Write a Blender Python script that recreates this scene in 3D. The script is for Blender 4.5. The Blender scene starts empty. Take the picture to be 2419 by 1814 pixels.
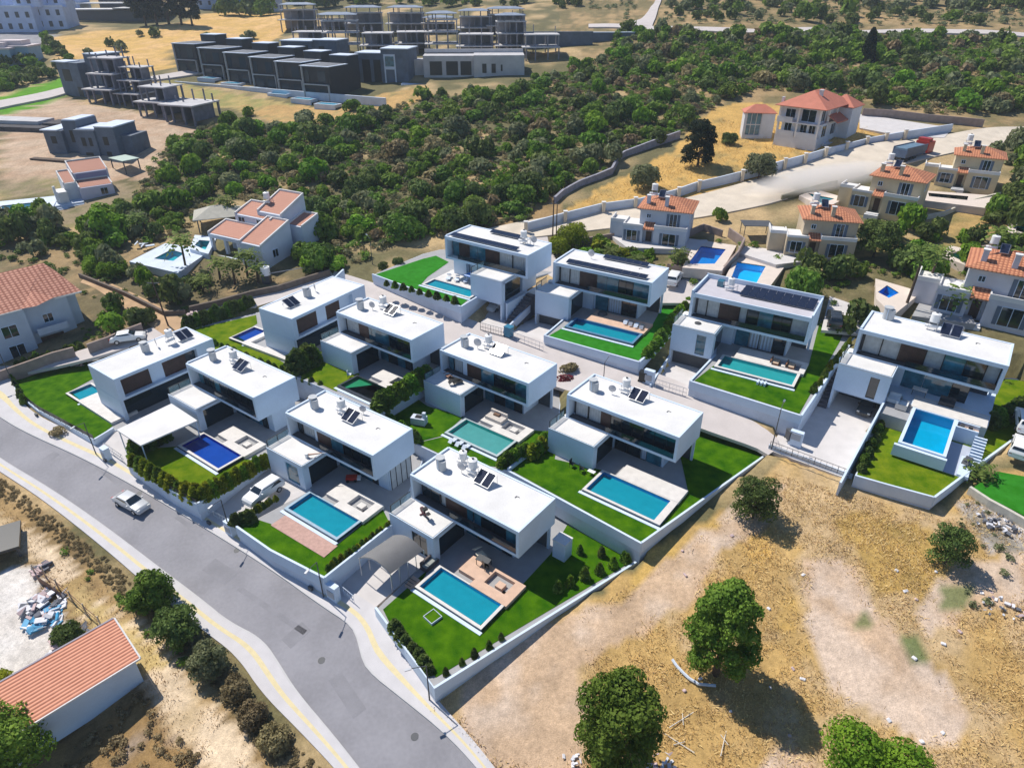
import bpy, bmesh, math, random
import numpy as np
from mathutils import Vector, Matrix, noise as mnoise
R = math.radians
scn = bpy.context.scene
COL = scn.collection
rnd = random.Random(7)
# ------------------------------------------------------------------ camera
F, PITCH, IW, IH, ZC = 1600.0, 0.5389828, 2419.0, 1814.0, 50.0
cam_d = bpy.data.cameras.new('camera'); cam = bpy.data.objects.new('camera', cam_d); COL.objects.link(cam)
cam_d.sensor_width = 36; cam_d.lens = F/IW*36; cam_d.clip_start = 0.5; cam_d.clip_end = 3000
cam.location = (0, 0, ZC); cam.rotation_euler = (math.pi/2-PITCH, 0, 0)
scn.camera = cam
# ------------------------------------------------------------------ sky and sun
SUN_EL, SH_AZ = R(54), R(-41)          # shadows run towards SH_AZ
sv = Vector((-math.cos(SH_AZ)*math.cos(SUN_EL), -math.sin(SH_AZ)*math.cos(SUN_EL), math.sin(SUN_EL)))
w = bpy.data.worlds.new('World'); scn.world = w; w.use_nodes = True
nt = w.node_tree; nt.nodes.clear()
sky = nt.nodes.new('ShaderNodeTexSky'); sky.sky_type = 'NISHITA'; sky.sun_disc = False
sky.sun_elevation = SUN_EL; sky.sun_rotation = math.atan2(sv.x, sv.y)
sky.air_density = 1.0; sky.dust_density = 0.0; sky.ozone_density = 8.0
bg = nt.nodes.new('ShaderNodeBackground'); bg.inputs[1].default_value = 0.10
wo = nt.nodes.new('ShaderNodeOutputWorld'); nt.links.new(sky.outputs[0], bg.inputs[0]); nt.links.new(bg.outputs[0], wo.inputs[0])
sl = bpy.data.lights.new('sun', 'SUN'); sl.energy = 5.0; sl.angle = R(0.5); sl.color = (1.0, 0.94, 0.84)
so = bpy.data.objects.new('sun', sl); COL.objects.link(so); so.rotation_euler = sv.to_track_quat('Z', 'Y').to_euler(); so.location = (0, 0, 120)
scn.view_settings.view_transform = 'Standard'; scn.view_settings.look = 'None'
scn.view_settings.gamma = 1; scn.view_settings.exposure = 0.08; scn.view_settings.use_curve_mapping = False
scn.render.engine = 'CYCLES'
scn.cycles.max_bounces = 6; scn.cycles.volume_bounces = 3; scn.cycles.transparent_max_bounces = 12
# ------------------------------------------------------------------ picture <-> place
cp, sp = math.cos(PITCH), math.sin(PITCH)
def ray(px, py):
    a = (px-IW/2)/F; b = -(py-IH/2)/F
    return (a, cp+sp*b, -sp+cp*b)
def PZ(px, py, z):                      # point of that sight line at height z (relative to the lens)
    d = ray(px, py); t = z/d[2]
    return Vector((d[0]*t, d[1]*t, z+ZC))
def plane(x, y):                        # the hillside
    return ZC-44.5+.048*(max(-80., min(80., x))-6)+.135*(min(y, 110.)-73)+.12*max(y-110., 0)
def G(px, py, dz=0):                    # where the sight line meets the hillside
    d = ray(px, py); lo, hi = 5., 1500.
    for i in range(60):
        t = (lo+hi)/2
        if ZC+d[2]*t > plane(d[0]*t, d[1]*t): lo = t
        else: hi = t
    return Vector((d[0]*t, d[1]*t, plane(d[0]*t, d[1]*t)+dz))
# ------------------------------------------------------------------ materials
MATS = {}
def mat(name, col, rough=.7, var=.0, scale=3., col2=None, bump=0., metal=0., spec=.5, alpha=1., objvar=0., detail=4., c0=.35, c1=.65, trans=0.):
    if name in MATS: return MATS[name]
    m = bpy.data.materials.new(name); m.use_nodes = True; MATS[name] = m
    n = m.node_tree; b = n.nodes['Principled BSDF']
    b.inputs['Roughness'].default_value = rough; b.inputs['Metallic'].default_value = metal
    b.inputs['Specular IOR Level'].default_value = spec; b.inputs['Alpha'].default_value = alpha
    if trans: b.inputs['Transmission Weight'].default_value = trans
    c = (*col, 1)
    if var or col2 or objvar:
        tc = n.nodes.new('ShaderNodeTexCoord'); nz = n.nodes.new('ShaderNodeTexNoise')
        nz.inputs['Scale'].default_value = scale; nz.inputs['Detail'].default_value = detail
        geo = n.nodes.new('ShaderNodeNewGeometry'); n.links.new(geo.outputs['Position'], nz.inputs['Vector'])
        rp = n.nodes.new('ShaderNodeValToRGB'); n.links.new(nz.outputs['Fac'], rp.inputs[0])
        rp.color_ramp.elements[0].position = c0; rp.color_ramp.elements[1].position = c1
        if col2: a_, b_ = c, (*col2, 1)
        else: a_, b_ = (*[x*(1-var) for x in col], 1), (*[min(1, x*(1+var)) for x in col], 1)
        rp.color_ramp.elements[0].color = a_; rp.color_ramp.elements[1].color = b_
        n2 = n.nodes.new('ShaderNodeTexNoise'); n2.inputs['Scale'].default_value = scale*14; n2.inputs['Detail'].default_value = 3; n.links.new(geo.outputs['Position'], n2.inputs['Vector'])
        am = n.nodes.new('ShaderNodeMix'); am.data_type = 'FLOAT'; am.inputs[0].default_value = .3; n.links.new(nz.outputs['Fac'], am.inputs[2]); n.links.new(n2.outputs['Fac'], am.inputs[3])
        n.links.new(am.outputs[0], rp.inputs[0]); out = rp.outputs[0]
        if objvar:
            oi = n.nodes.new('ShaderNodeObjectInfo'); hs = n.nodes.new('ShaderNodeHueSaturation')
            mr = n.nodes.new('ShaderNodeMapRange'); mr.inputs[3].default_value = 1-objvar; mr.inputs[4].default_value = 1+objvar
            n.links.new(oi.outputs['Random'], mr.inputs[0]); n.links.new(mr.outputs[0], hs.inputs['Value'])
            m2 = n.nodes.new('ShaderNodeMapRange'); m2.inputs[3].default_value = .5-objvar*.06; m2.inputs[4].default_value = .5+objvar*.06
            ml = n.nodes.new('ShaderNodeMath'); ml.operation = 'MULTIPLY'; ml.inputs[1].default_value = 7.31
            fr = n.nodes.new('ShaderNodeMath'); fr.operation = 'FRACT'
            n.links.new(oi.outputs['Random'], ml.inputs[0]); n.links.new(ml.outputs[0], fr.inputs[0]); n.links.new(fr.outputs[0], m2.inputs[0])
            n.links.new(m2.outputs[0], hs.inputs['Hue']); n.links.new(out, hs.inputs['Color']); out = hs.outputs[0]
        n.links.new(out, b.inputs['Base Color'])
        if bump:
            bp = n.nodes.new('ShaderNodeBump'); bp.inputs['Strength'].default_value = bump; bp.inputs['Distance'].default_value = .1
            n.links.new(nz.outputs['Fac'], bp.inputs['Height']); n.links.new(bp.outputs[0], b.inputs['Normal'])
    else: b.inputs['Base Color'].default_value = c
    return m
def water_mat(name, tint):
    m = bpy.data.materials.new(name); m.use_nodes = True; n = m.node_tree; n.nodes.clear()
    o = n.nodes.new('ShaderNodeOutputMaterial'); t = n.nodes.new('ShaderNodeBsdfTransparent'); g = n.nodes.new('ShaderNodeBsdfGlossy')
    t.inputs[0].default_value = (*tint, 1); g.inputs['Roughness'].default_value = .03
    f = n.nodes.new('ShaderNodeFresnel'); f.inputs[0].default_value = 1.33; mx = n.nodes.new('ShaderNodeMixShader')
    nz = n.nodes.new('ShaderNodeTexNoise'); nz.inputs['Scale'].default_value = 2.2; nz.inputs['Detail'].default_value = 3
    geo = n.nodes.new('ShaderNodeNewGeometry'); n.links.new(geo.outputs['Position'], nz.inputs['Vector'])
    bp = n.nodes.new('ShaderNodeBump'); bp.inputs['Strength'].default_value = .12; bp.inputs['Distance'].default_value = .05
    n.links.new(nz.outputs['Fac'], bp.inputs['Height']); n.links.new(bp.outputs[0], g.inputs['Normal']); n.links.new(bp.outputs[0], f.inputs['Normal'])
    n.links.new(f.outputs[0], mx.inputs[0]); n.links.new(t.outputs[0], mx.inputs[1]); n.links.new(g.outputs[0], mx.inputs[2]); n.links.new(mx.outputs[0], o.inputs[0])
    return m
def tile_mat(name, c1, c2, sx, sy, ang=0):          # roof tiles: rows of bands in local coordinates
    m = bpy.data.materials.new(name); m.use_nodes = True; n = m.node_tree; b = n.nodes['Principled BSDF']; b.inputs['Roughness'].default_value = .8
    tc = n.nodes.new('ShaderNodeTexCoord'); mp = n.nodes.new('ShaderNodeMapping'); mp.inputs['Scale'].default_value = (sx, sy, 1); mp.inputs['Rotation'].default_value = (0, 0, ang)
    n.links.new(tc.outputs['Object'], mp.inputs[0])
    w1 = n.nodes.new('ShaderNodeTexWave'); w1.bands_direction = 'X'; w1.inputs['Scale'].default_value = 1; w1.inputs['Distortion'].default_value = .6
    w2 = n.nodes.new('ShaderNodeTexWave'); w2.bands_direction = 'Y'; w2.inputs['Scale'].default_value = 1; w2.inputs['Distortion'].default_value = .6
    n.links.new(mp.outputs[0], w1.inputs[0]); n.links.new(mp.outputs[0], w2.inputs[0])
    nz = n.nodes.new('ShaderNodeTexNoise'); nz.inputs['Scale'].default_value = 1.3; nz.inputs['Detail'].default_value = 6; n.links.new(tc.outputs['Object'], nz.inputs[0])
    mu = n.nodes.new('ShaderNodeMath'); mu.operation = 'MULTIPLY'; mu.inputs[0].default_value = 1.
    if sx: n.links.new(w1.outputs['Fac'], mu.inputs[0])
    n.links.new(w2.outputs['Fac'], mu.inputs[1])
    ad = n.nodes.new('ShaderNodeMath'); ad.operation = 'MULTIPLY_ADD'; n.links.new(nz.outputs['Fac'], ad.inputs[0]); ad.inputs[1].default_value = .45; n.links.new(mu.outputs[0], ad.inputs[2])
    rp = n.nodes.new('ShaderNodeValToRGB'); rp.color_ramp.elements[0].position = .18; rp.color_ramp.elements[1].position = (1.15 if sx == 0 else .85)
    rp.color_ramp.elements[0].color = (*c1, 1); rp.color_ramp.elements[1].color = (*c2, 1)
    n.links.new(ad.outputs[0], rp.inputs[0]); n.links.new(rp.outputs[0], b.inputs['Base Color'])
    bp = n.nodes.new('ShaderNodeBump'); bp.inputs['Strength'].default_value = .5; bp.inputs['Distance'].default_value = .06
    n.links.new(mu.outputs[0], bp.inputs['Height']); n.links.new(bp.outputs[0], b.inputs['Normal'])
    MATS[name] = m; return m
WHITE_SHADE = mat('white_render_shade_tint', (.60, .705, .83), .75, .06, .35, detail=7)  # white paint with the blue of the walls' shade put into its colour
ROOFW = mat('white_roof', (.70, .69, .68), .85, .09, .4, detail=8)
WALLW_SHADE = mat('wall_white_shade_tint', (.58, .65, .755), .8, .10, .5, detail=7)  # white of the garden walls, same blue shade tint mixed in
GREYW = mat('grey_render', (.42, .43, .45), .8, .08, .8)
GLASS = mat('window_glass', (.008, .020, .030), .06, spec=.9)
BLUEG = mat('blue_glass', (.03, .14, .20), .05, .5, .9, spec=.9)
CURT = mat('curtain', (.45, .48, .50), .9, .12, 2.)
WOOD = mat('brown_shutter', (.055, .026, .022), .5, .3, 1.5)
BLACK = mat('black_metal', (.015, .016, .018), .4)
DKGREY = mat('dark_grey', (.07, .075, .085), .6, .1, 1.)
STEEL = mat('steel', (.55, .56, .58), .3, metal=.8)
LAMW = mat('white_plastic', (.82, .82, .82), .35)
PANEL = mat('solar_cell', (.012, .016, .035), .12, .3, 2., spec=.8)
RAILG = mat('rail_glass', (.25, .45, .52), .05, alpha=.28, spec=.9)
STONE = mat('stone_coping', (.66, .63, .60), .8, .08, 1.5)
PAVE = mat('terrace_paving', (.34, .34, .35), .85, .07, 1.2)
DKTILE = mat('dark_blue_tile', (.03, .075, .12), .3, .2, 3.)
PEACH = mat('peach_deck', (.62, .42, .31), .75, .10, 1.5)
BRICKT = mat('pink_brick_paving', (.48, .30, .25), .85, .14, 3.)
LAWN = mat('lawn_green', (.016, .082, .001), .95, spec=.04, col2=(.075, .175, .003), scale=.8, bump=.3, detail=8)
LAWN2 = mat('lawn_olive', (.055, .13, .002), .95, spec=.04, col2=(.17, .22, .010), scale=.7, bump=.3, detail=8)
TURF = mat('artificial_turf', (.02, .16, .006), .95, spec=.08, col2=(.035, .22, .02), scale=1.2, bump=.2)
ASPH = mat('asphalt', (.27, .265, .288), .9, .14, .22, bump=.1, detail=8)
PAVEM = mat('pavement', (.58, .56, .57), .9, .06, .8, detail=6)
YELT = mat('yellow_tactile', (.70, .60, .36), .9, .06, 2.)
KERBM = mat('kerb', (.55, .54, .54), .9, .05, 1.)
CONC = mat('concrete_drive', (.60, .57, .56), .9, .07, .8, detail=6)
LANE = mat('lane_concrete', (.55, .50, .48), .9, .07, .5, detail=6)
DIRTR = mat('dirt_road', (.62, .54, .44), .95, .12, .4, bump=.2, detail=8)
PATHD = mat('dirt_path', (.50, .33, .19), .95, .18, .6, bump=.2, detail=8)
RAWC = mat('raw_concrete', (.26, .25, .27), .9, .2, .5)
RAWL = mat('light_concrete', (.50, .49, .50), .9, .12, .4)
BLOCKW = mat('block_wall', (.30, .23, .20), .9, .15, 1.2)
BEIGE = mat('beige_render', (.50, .41, .29), .85, .08, .8)
CREAM = mat('cream_render', (.60, .50, .33), .85, .08, .8)
TERRA = tile_mat('terracotta_tiles', (.30, .10, .05), (.66, .29, .15), .8, .8)
TERRB = tile_mat('terracotta_pale', (.36, .15, .10), (.66, .34, .24), .8, .8)
TERRL = tile_mat('terracotta_large', (.30, .10, .06), (.74, .36, .25), .5, .75)
BARK = mat('bark', (.09, .06, .04), .9, .3, 5.)
BLKH = mat('black_facade', (.02, .022, .028), .6, .25, .6)
BLUEH = mat('slate_facade', (.10, .13, .18), .7, .2, .5)
RED = mat('red_paint', (.45, .03, .02), .35)
BLUEP = mat('blue_fabric', (.02, .20, .55), .7, .2, 3.)
def leaf(name, c1, c2, sc=.9, ov=.25):
    m = mat(name, c1, .75, col2=c2, scale=sc, objvar=ov, spec=.25, detail=5, c0=.38, c1=.62)
    n = m.node_tree; b = n.nodes['Principled BSDF']; t = n.nodes.new('ShaderNodeBsdfTranslucent'); mx = n.nodes.new('ShaderNodeMixShader'); mx.inputs[0].default_value = .32
    n.links.new(b.inputs['Base Color'].links[0].from_socket, t.inputs[0]); o = n.nodes['Material Output']
    n.links.new(b.outputs[0], mx.inputs[1]); n.links.new(t.outputs[0], mx.inputs[2]); n.links.new(mx.outputs[0], o.inputs[0]); return m
LF_DARK = leaf('foliage_dark', (.060, .100, .022), (.170, .230, .055))
LF_MID = leaf('foliage_mid', (.075, .155, .014), (.215, .330, .045))
LF_BRI = leaf('foliage_bright', (.085, .200, .010), (.235, .390, .028))
LF_OLI = leaf('foliage_olive', (.120, .145, .060), (.290, .310, .160))
LF_YEL = leaf('foliage_yellow', (.130, .175, .006), (.340, .360, .020))
LF_DRY = leaf('foliage_dry', (.200, .155, .075), (.400, .320, .170))
LF_CYP = leaf('foliage_cypress', (.008, .018, .008), (.030, .050, .018))
LF_PALM = leaf('foliage_palm', (.060, .115, .015), (.230, .290, .060), 2.)
LF_RED = leaf('foliage_red', (.16, .02, .02), (.35, .04, .05))
HAY = mat('dry_grass', (.30, .19, .065), .95, col2=(.52, .36, .13), scale=.5, objvar=.0)
# ------------------------------------------------------------------ mesh building
class MB:
    def __init__(s): s.v = []; s.f = []; s.m = []; s.mats = []; s.k = 0
    def use(s, m):
        if m not in s.mats: s.mats.append(m)
        s.k = s.mats.index(m); return s
    def add(s, vs, fs):
        b = len(s.v); s.v += [tuple(v) for v in vs]
        for f in fs: s.f.append(tuple(b+i for i in f)); s.m.append(s.k)
        return s
    def box(s, x0, x1, y0, y1, z0, z1):
        return s.add([(x0,y0,z0),(x1,y0,z0),(x1,y1,z0),(x0,y1,z0),(x0,y0,z1),(x1,y0,z1),(x1,y1,z1),(x0,y1,z1)],
            [(3,2,1,0),(4,5,6,7),(0,1,5,4),(1,2,6,5),(2,3,7,6),(3,0,4,7)])
    def obox(s, c, size, rz=0, tilt=0, roll=0):
        M = Matrix.Rotation(rz, 3, 'Z') @ Matrix.Rotation(tilt, 3, 'X') @ Matrix.Rotation(roll, 3, 'Y'); c = Vector(c); vs = []
        for dz in (-.5, .5):
            for dx, dy in ((-.5,-.5),(.5,-.5),(.5,.5),(-.5,.5)): vs.append(c+M@Vector((dx*size[0], dy*size[1], dz*size[2])))
        return s.add(vs, [(3,2,1,0),(4,5,6,7),(0,1,5,4),(1,2,6,5),(2,3,7,6),(3,0,4,7)])
    def prism(s, pts, ztop, zbot):      # pts [(x,y)], ztop/zbot number or list
        n = len(pts)
        ar = sum(pts[i][0]*pts[(i+1)%n][1]-pts[(i+1)%n][0]*pts[i][1] for i in range(n))
        zt = ztop if isinstance(ztop, (list, tuple)) else [ztop]*n; zb = zbot if isinstance(zbot, (list, tuple)) else [zbot]*n
        idx = list(range(n))
        if ar < 0: idx = idx[::-1]
        vs = [(pts[i][0], pts[i][1], zt[i]) for i in idx]+[(pts[i][0], pts[i][1], zb[i]) for i in idx]
        return s.add(vs, [tuple(range(n)), tuple(range(2*n-1, n-1, -1))]+[(n+i, n+(i+1)%n, (i+1)%n, i) for i in range(n)])
    def tube(s, p0, p1, r0, r1=None, n=8, caps=True):
        p0, p1 = Vector(p0), Vector(p1); r1 = r0 if r1 is None else r1
        d = (p1-p0).normalized(); a = d.cross(Vector((0,0,1)) if abs(d.z) < .9 else Vector((1,0,0))).normalized(); b = d.cross(a)
        vs = [p+r*(math.cos(t)*a+math.sin(t)*b) for p, r in ((p0,r0),(p1,r1)) for t in [2*math.pi*i/n for i in range(n)]]
        fs = [(i, (i+1)%n, n+(i+1)%n, n+i) for i in range(n)]
        if caps: fs += [tuple(range(n-1,-1,-1)), tuple(range(n, 2*n))]
        return s.add(vs, fs)
    def hip(s, x0, x1, y0, y1, z0, z1, o=.35):
        x0 -= o; x1 += o; y0 -= o; y1 += o; cy = (y0+y1)/2; cx = (x0+x1)/2
        if x1-x0 >= y1-y0: a = (y1-y0)/2; r = [(x0+a, cy, z1), (x1-a, cy, z1)]; fs = [(4,5,9,8),(5,6,9),(6,7,8,9),(7,4,8)]
        else: a = (x1-x0)/2; r = [(cx, y0+a, z1), (cx, y1-a, z1)]; fs = [(4,5,8),(5,6,9,8),(6,7,9),(7,4,8,9)]
        vs = [(x0,y0,z0-.12),(x1,y0,z0-.12),(x1,y1,z0-.12),(x0,y1,z0-.12),(x0,y0,z0),(x1,y0,z0),(x1,y1,z0),(x0,y1,z0)]+r
        return s.add(vs, [(3,2,1,0),(0,1,5,4),(1,2,6,5),(2,3,7,6),(3,0,4,7)]+fs)
    def build(s, name, m=None, parent=None, smooth=False):
        me = bpy.data.meshes.new(name); me.from_pydata(s.v, [], s.f)
        ms = s.mats or [m]
        if m and not s.mats: ms = [m]
        for q in ms: me.materials.append(q)
        if len(ms) > 1: me.polygons.foreach_set('material_index', s.m)
        if smooth: me.polygons.foreach_set('use_smooth', [True]*len(s.f))
        me.update()
        o = bpy.data.objects.new(name, me); COL.objects.link(o)
        if parent: o.parent = parent
        return o
def tag(o, label, cat=None, group=None, kind=None):
    if label: o['label'] = label
    if cat: o['category'] = cat
    if group: o['group'] = group
    if kind: o['kind'] = kind
    return o
def empty(name, loc, rz=0, s=1):
    o = bpy.data.objects.new(name, None); COL.objects.link(o); o.location = loc; o.rotation_euler = (0, 0, rz); o.scale = (s, s, s)
    o.empty_display_size = .3; return o
KIDS = {}
def copy_tree(o, parent=None):
    c = o.copy(); COL.objects.link(c)
    if parent: c.parent = parent
    for ch in [k for k in bpy.data.objects if k.parent == o]: copy_tree(ch, c)
    return c
def B(name, m, parent, *boxes):
    b = MB()
    for q in boxes: b.box(*q)
    return b.build(name, m, parent)
# ------------------------------------------------------------------ plots: levels (relative to lens) and outlines in sight-line corners
VI = {'2': (-40.3, 73.02, -46.92, -36.0, 1.), '6': (-25.11, 62.62, -47.34, -35.3, 1.), '7': (-10.21, 53.37, -48.64, -37.3, 1.),
 '5': (-23.12, 81.17, -43.73, -36.5, 1.), '8': (-8.99, 74.4, -45.77, -36.8, 1.), '9': (6.13, 64.26, -46.0, -37.5, 1.),
 '10': (-10.25, 99.96, -40.46, -34.2, 1.11), '11': (5.96, 92.99, -42.0, -31.2, 1.11), '12': (23.44, 81.99, -42.11, -31.6, 1.11),
 '13': (41.28, 72.4, -42.59, -36.6, 1.11), '1': (-48.1, 70.4, -47.61, 54.1, .985), '4': (-28.7, 80.0, -44.2, 57.3, 1.)}
def LW(n, x, y, h=0):                    # villa-local -> world
    X, Y, Z, a, s = VI[n]; a = R(a)
    return Vector((X+s*(x*math.cos(a)-y*math.sin(a)), Y+s*(x*math.sin(a)+y*math.cos(a)), Z+ZC+h))
PLOT = {
 '7': (-48.64, [(930,1243),(1012,1322),(888,1440),(1026,1630),(1512,1326),(1312,1190),(1130,1110),(1000,1080)]),
 '6': (-47.34, [(642,1092),(735,1158),(560,1250),(640,1306),(768,1372),(932,1242),(1000,1085),(860,940),(700,985)]),
 '2': (-46.92, [(300,1095),(400,1160),(468,1197),(642,1090),(735,935),(560,845),(420,905),(405,1010)]),
 '1': (-47.61, [(22,890),(45,935),(95,975),(225,1045),(270,1018),(420,960),(520,905),(445,862),(205,845)]),
 '4': (-44.20, [(425,782),(610,738),(790,700),(885,750),(735,900),(520,880)]),
 '5': (-43.73, [(700,890),(890,972),(1012,897),(1105,830),(900,745)]),
 '8': (-45.77, [(890,985),(985,1050),(1090,1100),(1198,1111),(1318,1022),(1330,880),(1110,830),(1000,905)]),
 '9': (-46.00, [(1200,1115),(1515,1287),(1832,1062),(1660,1005),(1400,925),(1322,1020)]),
 '10': (-40.46, [(880,650),(1089,727),(1150,690),(1170,675),(1320,640),(1300,585),(1040,590),(1000,600)]),
 '11': (-42.00, [(1286,795),(1510,858),(1606,770),(1632,700),(1350,650),(1345,745)]),
 '12': (-42.11, [(1630,903),(1892,985),(2020,797),(1990,760),(1700,735),(1690,840)]),
 '13': (-44.30, [(2018,1128),(2095,1150),(2205,1180),(2305,1105),(2425,1018),(2440,900),(2300,880),(2105,900)]),
}
DRIVE = {  # corner, level (None = on the hillside)
 '7': [((775,1382),None),((878,1442),None),((1012,1322),-48.62),((932,1243),-48.62)],
 '6': [((470,1205),None),((552,1252),None),((735,1158),-47.32),((642,1092),-47.32)],
 '2': [((225,1052),None),((300,1100),None),((405,1010),-46.9),((330,985),-46.9)],
 '10': [((1128,772),None),((1190,782),None),((1235,735),-43.1),((1165,722),-43.1)],
 '11': [((1200,795),None),((1283,815),None),((1345,745),-44.3),((1250,750),-44.3)],
 '12': [((1545,915),None),((1622,938),None),((1692,835),-44.6),((1600,820),-44.6)],
 '13': [((1812,1062),None),((1998,1130),None),((2098,930),-45.4),((1930,905),-45.4)],
}
def ppoly(k):
    z, pts = PLOT[k]; return [PZ(x, y, z) for x, y in pts]
def inpoly(X, Y, poly):
    ins = np.zeros(X.shape, bool); n = len(poly)
    for i in range(n):
        x1, y1 = poly[i]; x2, y2 = poly[(i+1) % n]
        if y1 == y2: continue
        c = ((y1 > Y) != (y2 > Y)) & (X < (x2-x1)*(Y-y1)/(y2-y1)+x1); ins ^= c
    return ins
def grow(poly, d):
    cx = sum(p[0] for p in poly)/len(poly); cy = sum(p[1] for p in poly)/len(poly)
    out = []
    for x, y in poly:
        L = math.hypot(x-cx, y-cy); out.append((x+(x-cx)/L*d, y+(y-cy)/L*d))
    return out
CUTS = []
for k in PLOT: CUTS.append(([(p.x, p.y) for p in ppoly(k)], PLOT[k][0]+ZC-.25))
def drive_pts(k):
    out = []
    for (x, y), z in DRIVE[k]: out.append(G(x, y, .03) if z is None else PZ(x, y, z))
    return out
for k in DRIVE:
    q = drive_pts(k); CUTS.append(([(p.x, p.y) for p in q], None if 0 else min(p.z for p in q)-.1))
for deck, up in (([(1708,666),(1738,606),(1858,624),(1815,682)],.25),([(1612,632),(1645,566),(1740,580),(1705,640)],.25),([(1888,462),(1930,448),(1998,468),(1950,492)],.25),([(2178,450),(2172,472),(2330,492),(2345,462)],.25),([(2070,706),(2068,658),(2178,690),(2110,745)],.25),([(2215,602),(2245,580),(2300,592),(2280,626)],.25),([(305,618),(390,575),(500,590),(420,645)],.25),([(448,588),(460,555),(512,560),(492,600)],.25),([(-20,478),(-20,512),(120,498),(140,462)],.25)):
    q = [G(*c) for c in deck]; CUTS.append((grow([(p.x, p.y) for p in q], -.75), min(p.z for p in q)-1.0))
# ------------------------------------------------------------------ ground sheet
def axis(segs):
    out = []
    for a, b, st in segs:
        n = max(1, int(round((b-a)/st))); out += [a+(b-a)*i/n for i in range(n)]
    return np.array(out+[segs[-1][1]])
xs = axis([(-700,-330,30),(-330,-110,4),(-110,-75,1.6),(-75,70,.8),(70,120,1.6),(120,330,4),(330,700,30)])
ys = axis([(-60,10,10),(10,125,.8),(125,240,1.6),(240,420,3.2),(420,900,20)])
X, Y = np.meshgrid(xs, ys)
Zt = ZC-44.5+.048*(np.clip(X,-80,80)-6)+.135*(np.minimum(Y,110)-73)+.12*np.maximum(Y-110,0)
def vnoise(X, Y, sc, seed=0.):
    out = np.empty(X.size); xf = X.ravel()/sc; yf = Y.ravel()/sc
    for i in range(X.size): out[i] = mnoise.noise((xf[i]+seed, yf[i], seed*1.7))
    return out.reshape(X.shape)
N1 = vnoise(X, Y, 22, 3.); N2 = vnoise(X, Y, 6, 9.); N3 = vnoise(X, Y, 2., 5.)
DEP = Y*cp-(Zt-ZC)*sp
PX = IW/2+F*X/np.maximum(DEP, 1); PY = IH/2-F*(Y*sp+(Zt-ZC)*cp)/np.maximum(DEP, 1)
jx = PX+ (N2*22+N3*14)*(60/np.maximum(DEP, 20)); jy = PY+(N3*14-N2*14)*(60/np.maximum(DEP, 20))
C = np.empty(X.shape+(3,)); C[:] = (.150, .135, .065)                 # scrub floor
t = np.clip(N1*1.9+N2*1.4+.12, 0, 1)[..., None]; C = C*(1-t)+np.array((.47, .34, .18))*t
def zone(poly, col, mix=1., alt=None, thr=0.):
    m = inpoly(jx, jy, poly) & (Y > 8)
    if alt is not None:
        tt = np.clip((N2*.8+N3*.8+N1*.6+thr)*2+.5, 0, 1)[..., None]; c = np.array(col)*(1-tt)+np.array(alt)*tt
    else: c = np.broadcast_to(np.array(col), C.shape)
    C[m] = C[m]*(1-mix)+c[m]*mix
GOLD = (.47, .31, .12); TAN = (.52, .37, .25); PALE = (.60, .47, .37); BRN = (.20, .13, .06); GRN = (.10, .12, .035)
zone([(1300,-50),(2500,-50),(2500,330),(2250,290),(1900,230),(1600,330),(1330,90)], (.20,.16,.075), .8, (.38,.26,.13), -.1)
zone([(90,95),(260,72),(420,62),(480,30),(690,20),(690,60),(640,100),(560,110),(400,118),(410,160),(300,170),(160,150)], (.58,.37,.12), 1, (.66,.42,.18))
zone([(0,265),(110,215),(200,250),(400,275),(500,330),(400,330),(370,420),(250,430),(110,425),(0,440)], (.44,.30,.20), 1, (.52,.39,.28))
zone([(380,185),(560,225),(800,265),(830,300),(560,260),(400,240)], (.42,.32,.13), 1, (.30,.28,.10))
zone([(560,250),(800,250),(1010,200),(1020,230),(830,300),(640,290)], (.50,.32,.13), 1, (.30,.24,.10), -.3)
zone([(1320,505),(1440,430),(1590,355),(1640,290),(1700,250),(1790,240),(2080,290),(2240,300),(2245,330),(1900,420),(1560,490),(1500,495)], (.56,.35,.11), 1, (.36,.26,.10), -.3)
zone([(1180,400),(1330,440),(1330,520),(1240,560),(1140,540)], (.36,.23,.11), .8, BRN)
zone([(1860,680),(2080,560),(2210,560),(2210,480),(2419,420),(2419,520),(2240,600)], (.52,.34,.13), .8, (.25,.2,.07))
zone([(1280,545),(1450,565),(1700,560),(1860,610),(2419,600),(2419,1000),(2300,880),(2000,800),(1650,690),(1400,640)], (.15,.13,.06), .9, (.30,.23,.13), -.15)
zone([(0,560),(450,600),(760,640),(430,770),(380,830),(0,860)], (.16,.13,.07), .9, (.33,.23,.12), -.3)
# the lot
zone([(960,1640),(1530,1330),(1800,1140),(1850,1070),(2010,1130),(2210,1210),(2320,1120),(2500,1090),(2500,2000),(1150,2000)], GOLD, 1, (.50,.36,.20))
zone([(1700,1200),(1830,1240),(1900,1290),(1870,1400),(1900,1480),(1800,1500),(1700,1400),(1720,1300)], (.60,.38,.10), .9, GOLD)
zone([(1530,1290),(1640,1240),(1790,1180),(1700,1300),(1600,1380),(1480,1400)], (.55,.36,.11), .9, GOLD)
zone([(1960,1210),(2200,1240),(2260,1360),(2200,1420),(2080,1400),(2030,1310)], (.30,.21,.07), .95, (.44,.29,.09))
zone([(1910,1310),(2010,1330),(2050,1400),(2130,1500),(2210,1580),(2290,1700),(2250,1760),(2100,1715),(1960,1640),(1900,1500)], PALE, 1, TAN, -.35)
zone([(1080,1560),(1300,1470),(1500,1400),(1560,1330),(1700,1230),(1780,1140),(1850,1150),(1830,1230),(1700,1310),(1650,1400),(1560,1470),(1380,1570),(1390,1700),(1370,1900),(1180,1900),(1090,1700)], TAN, .95, PALE, -.1)
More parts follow.
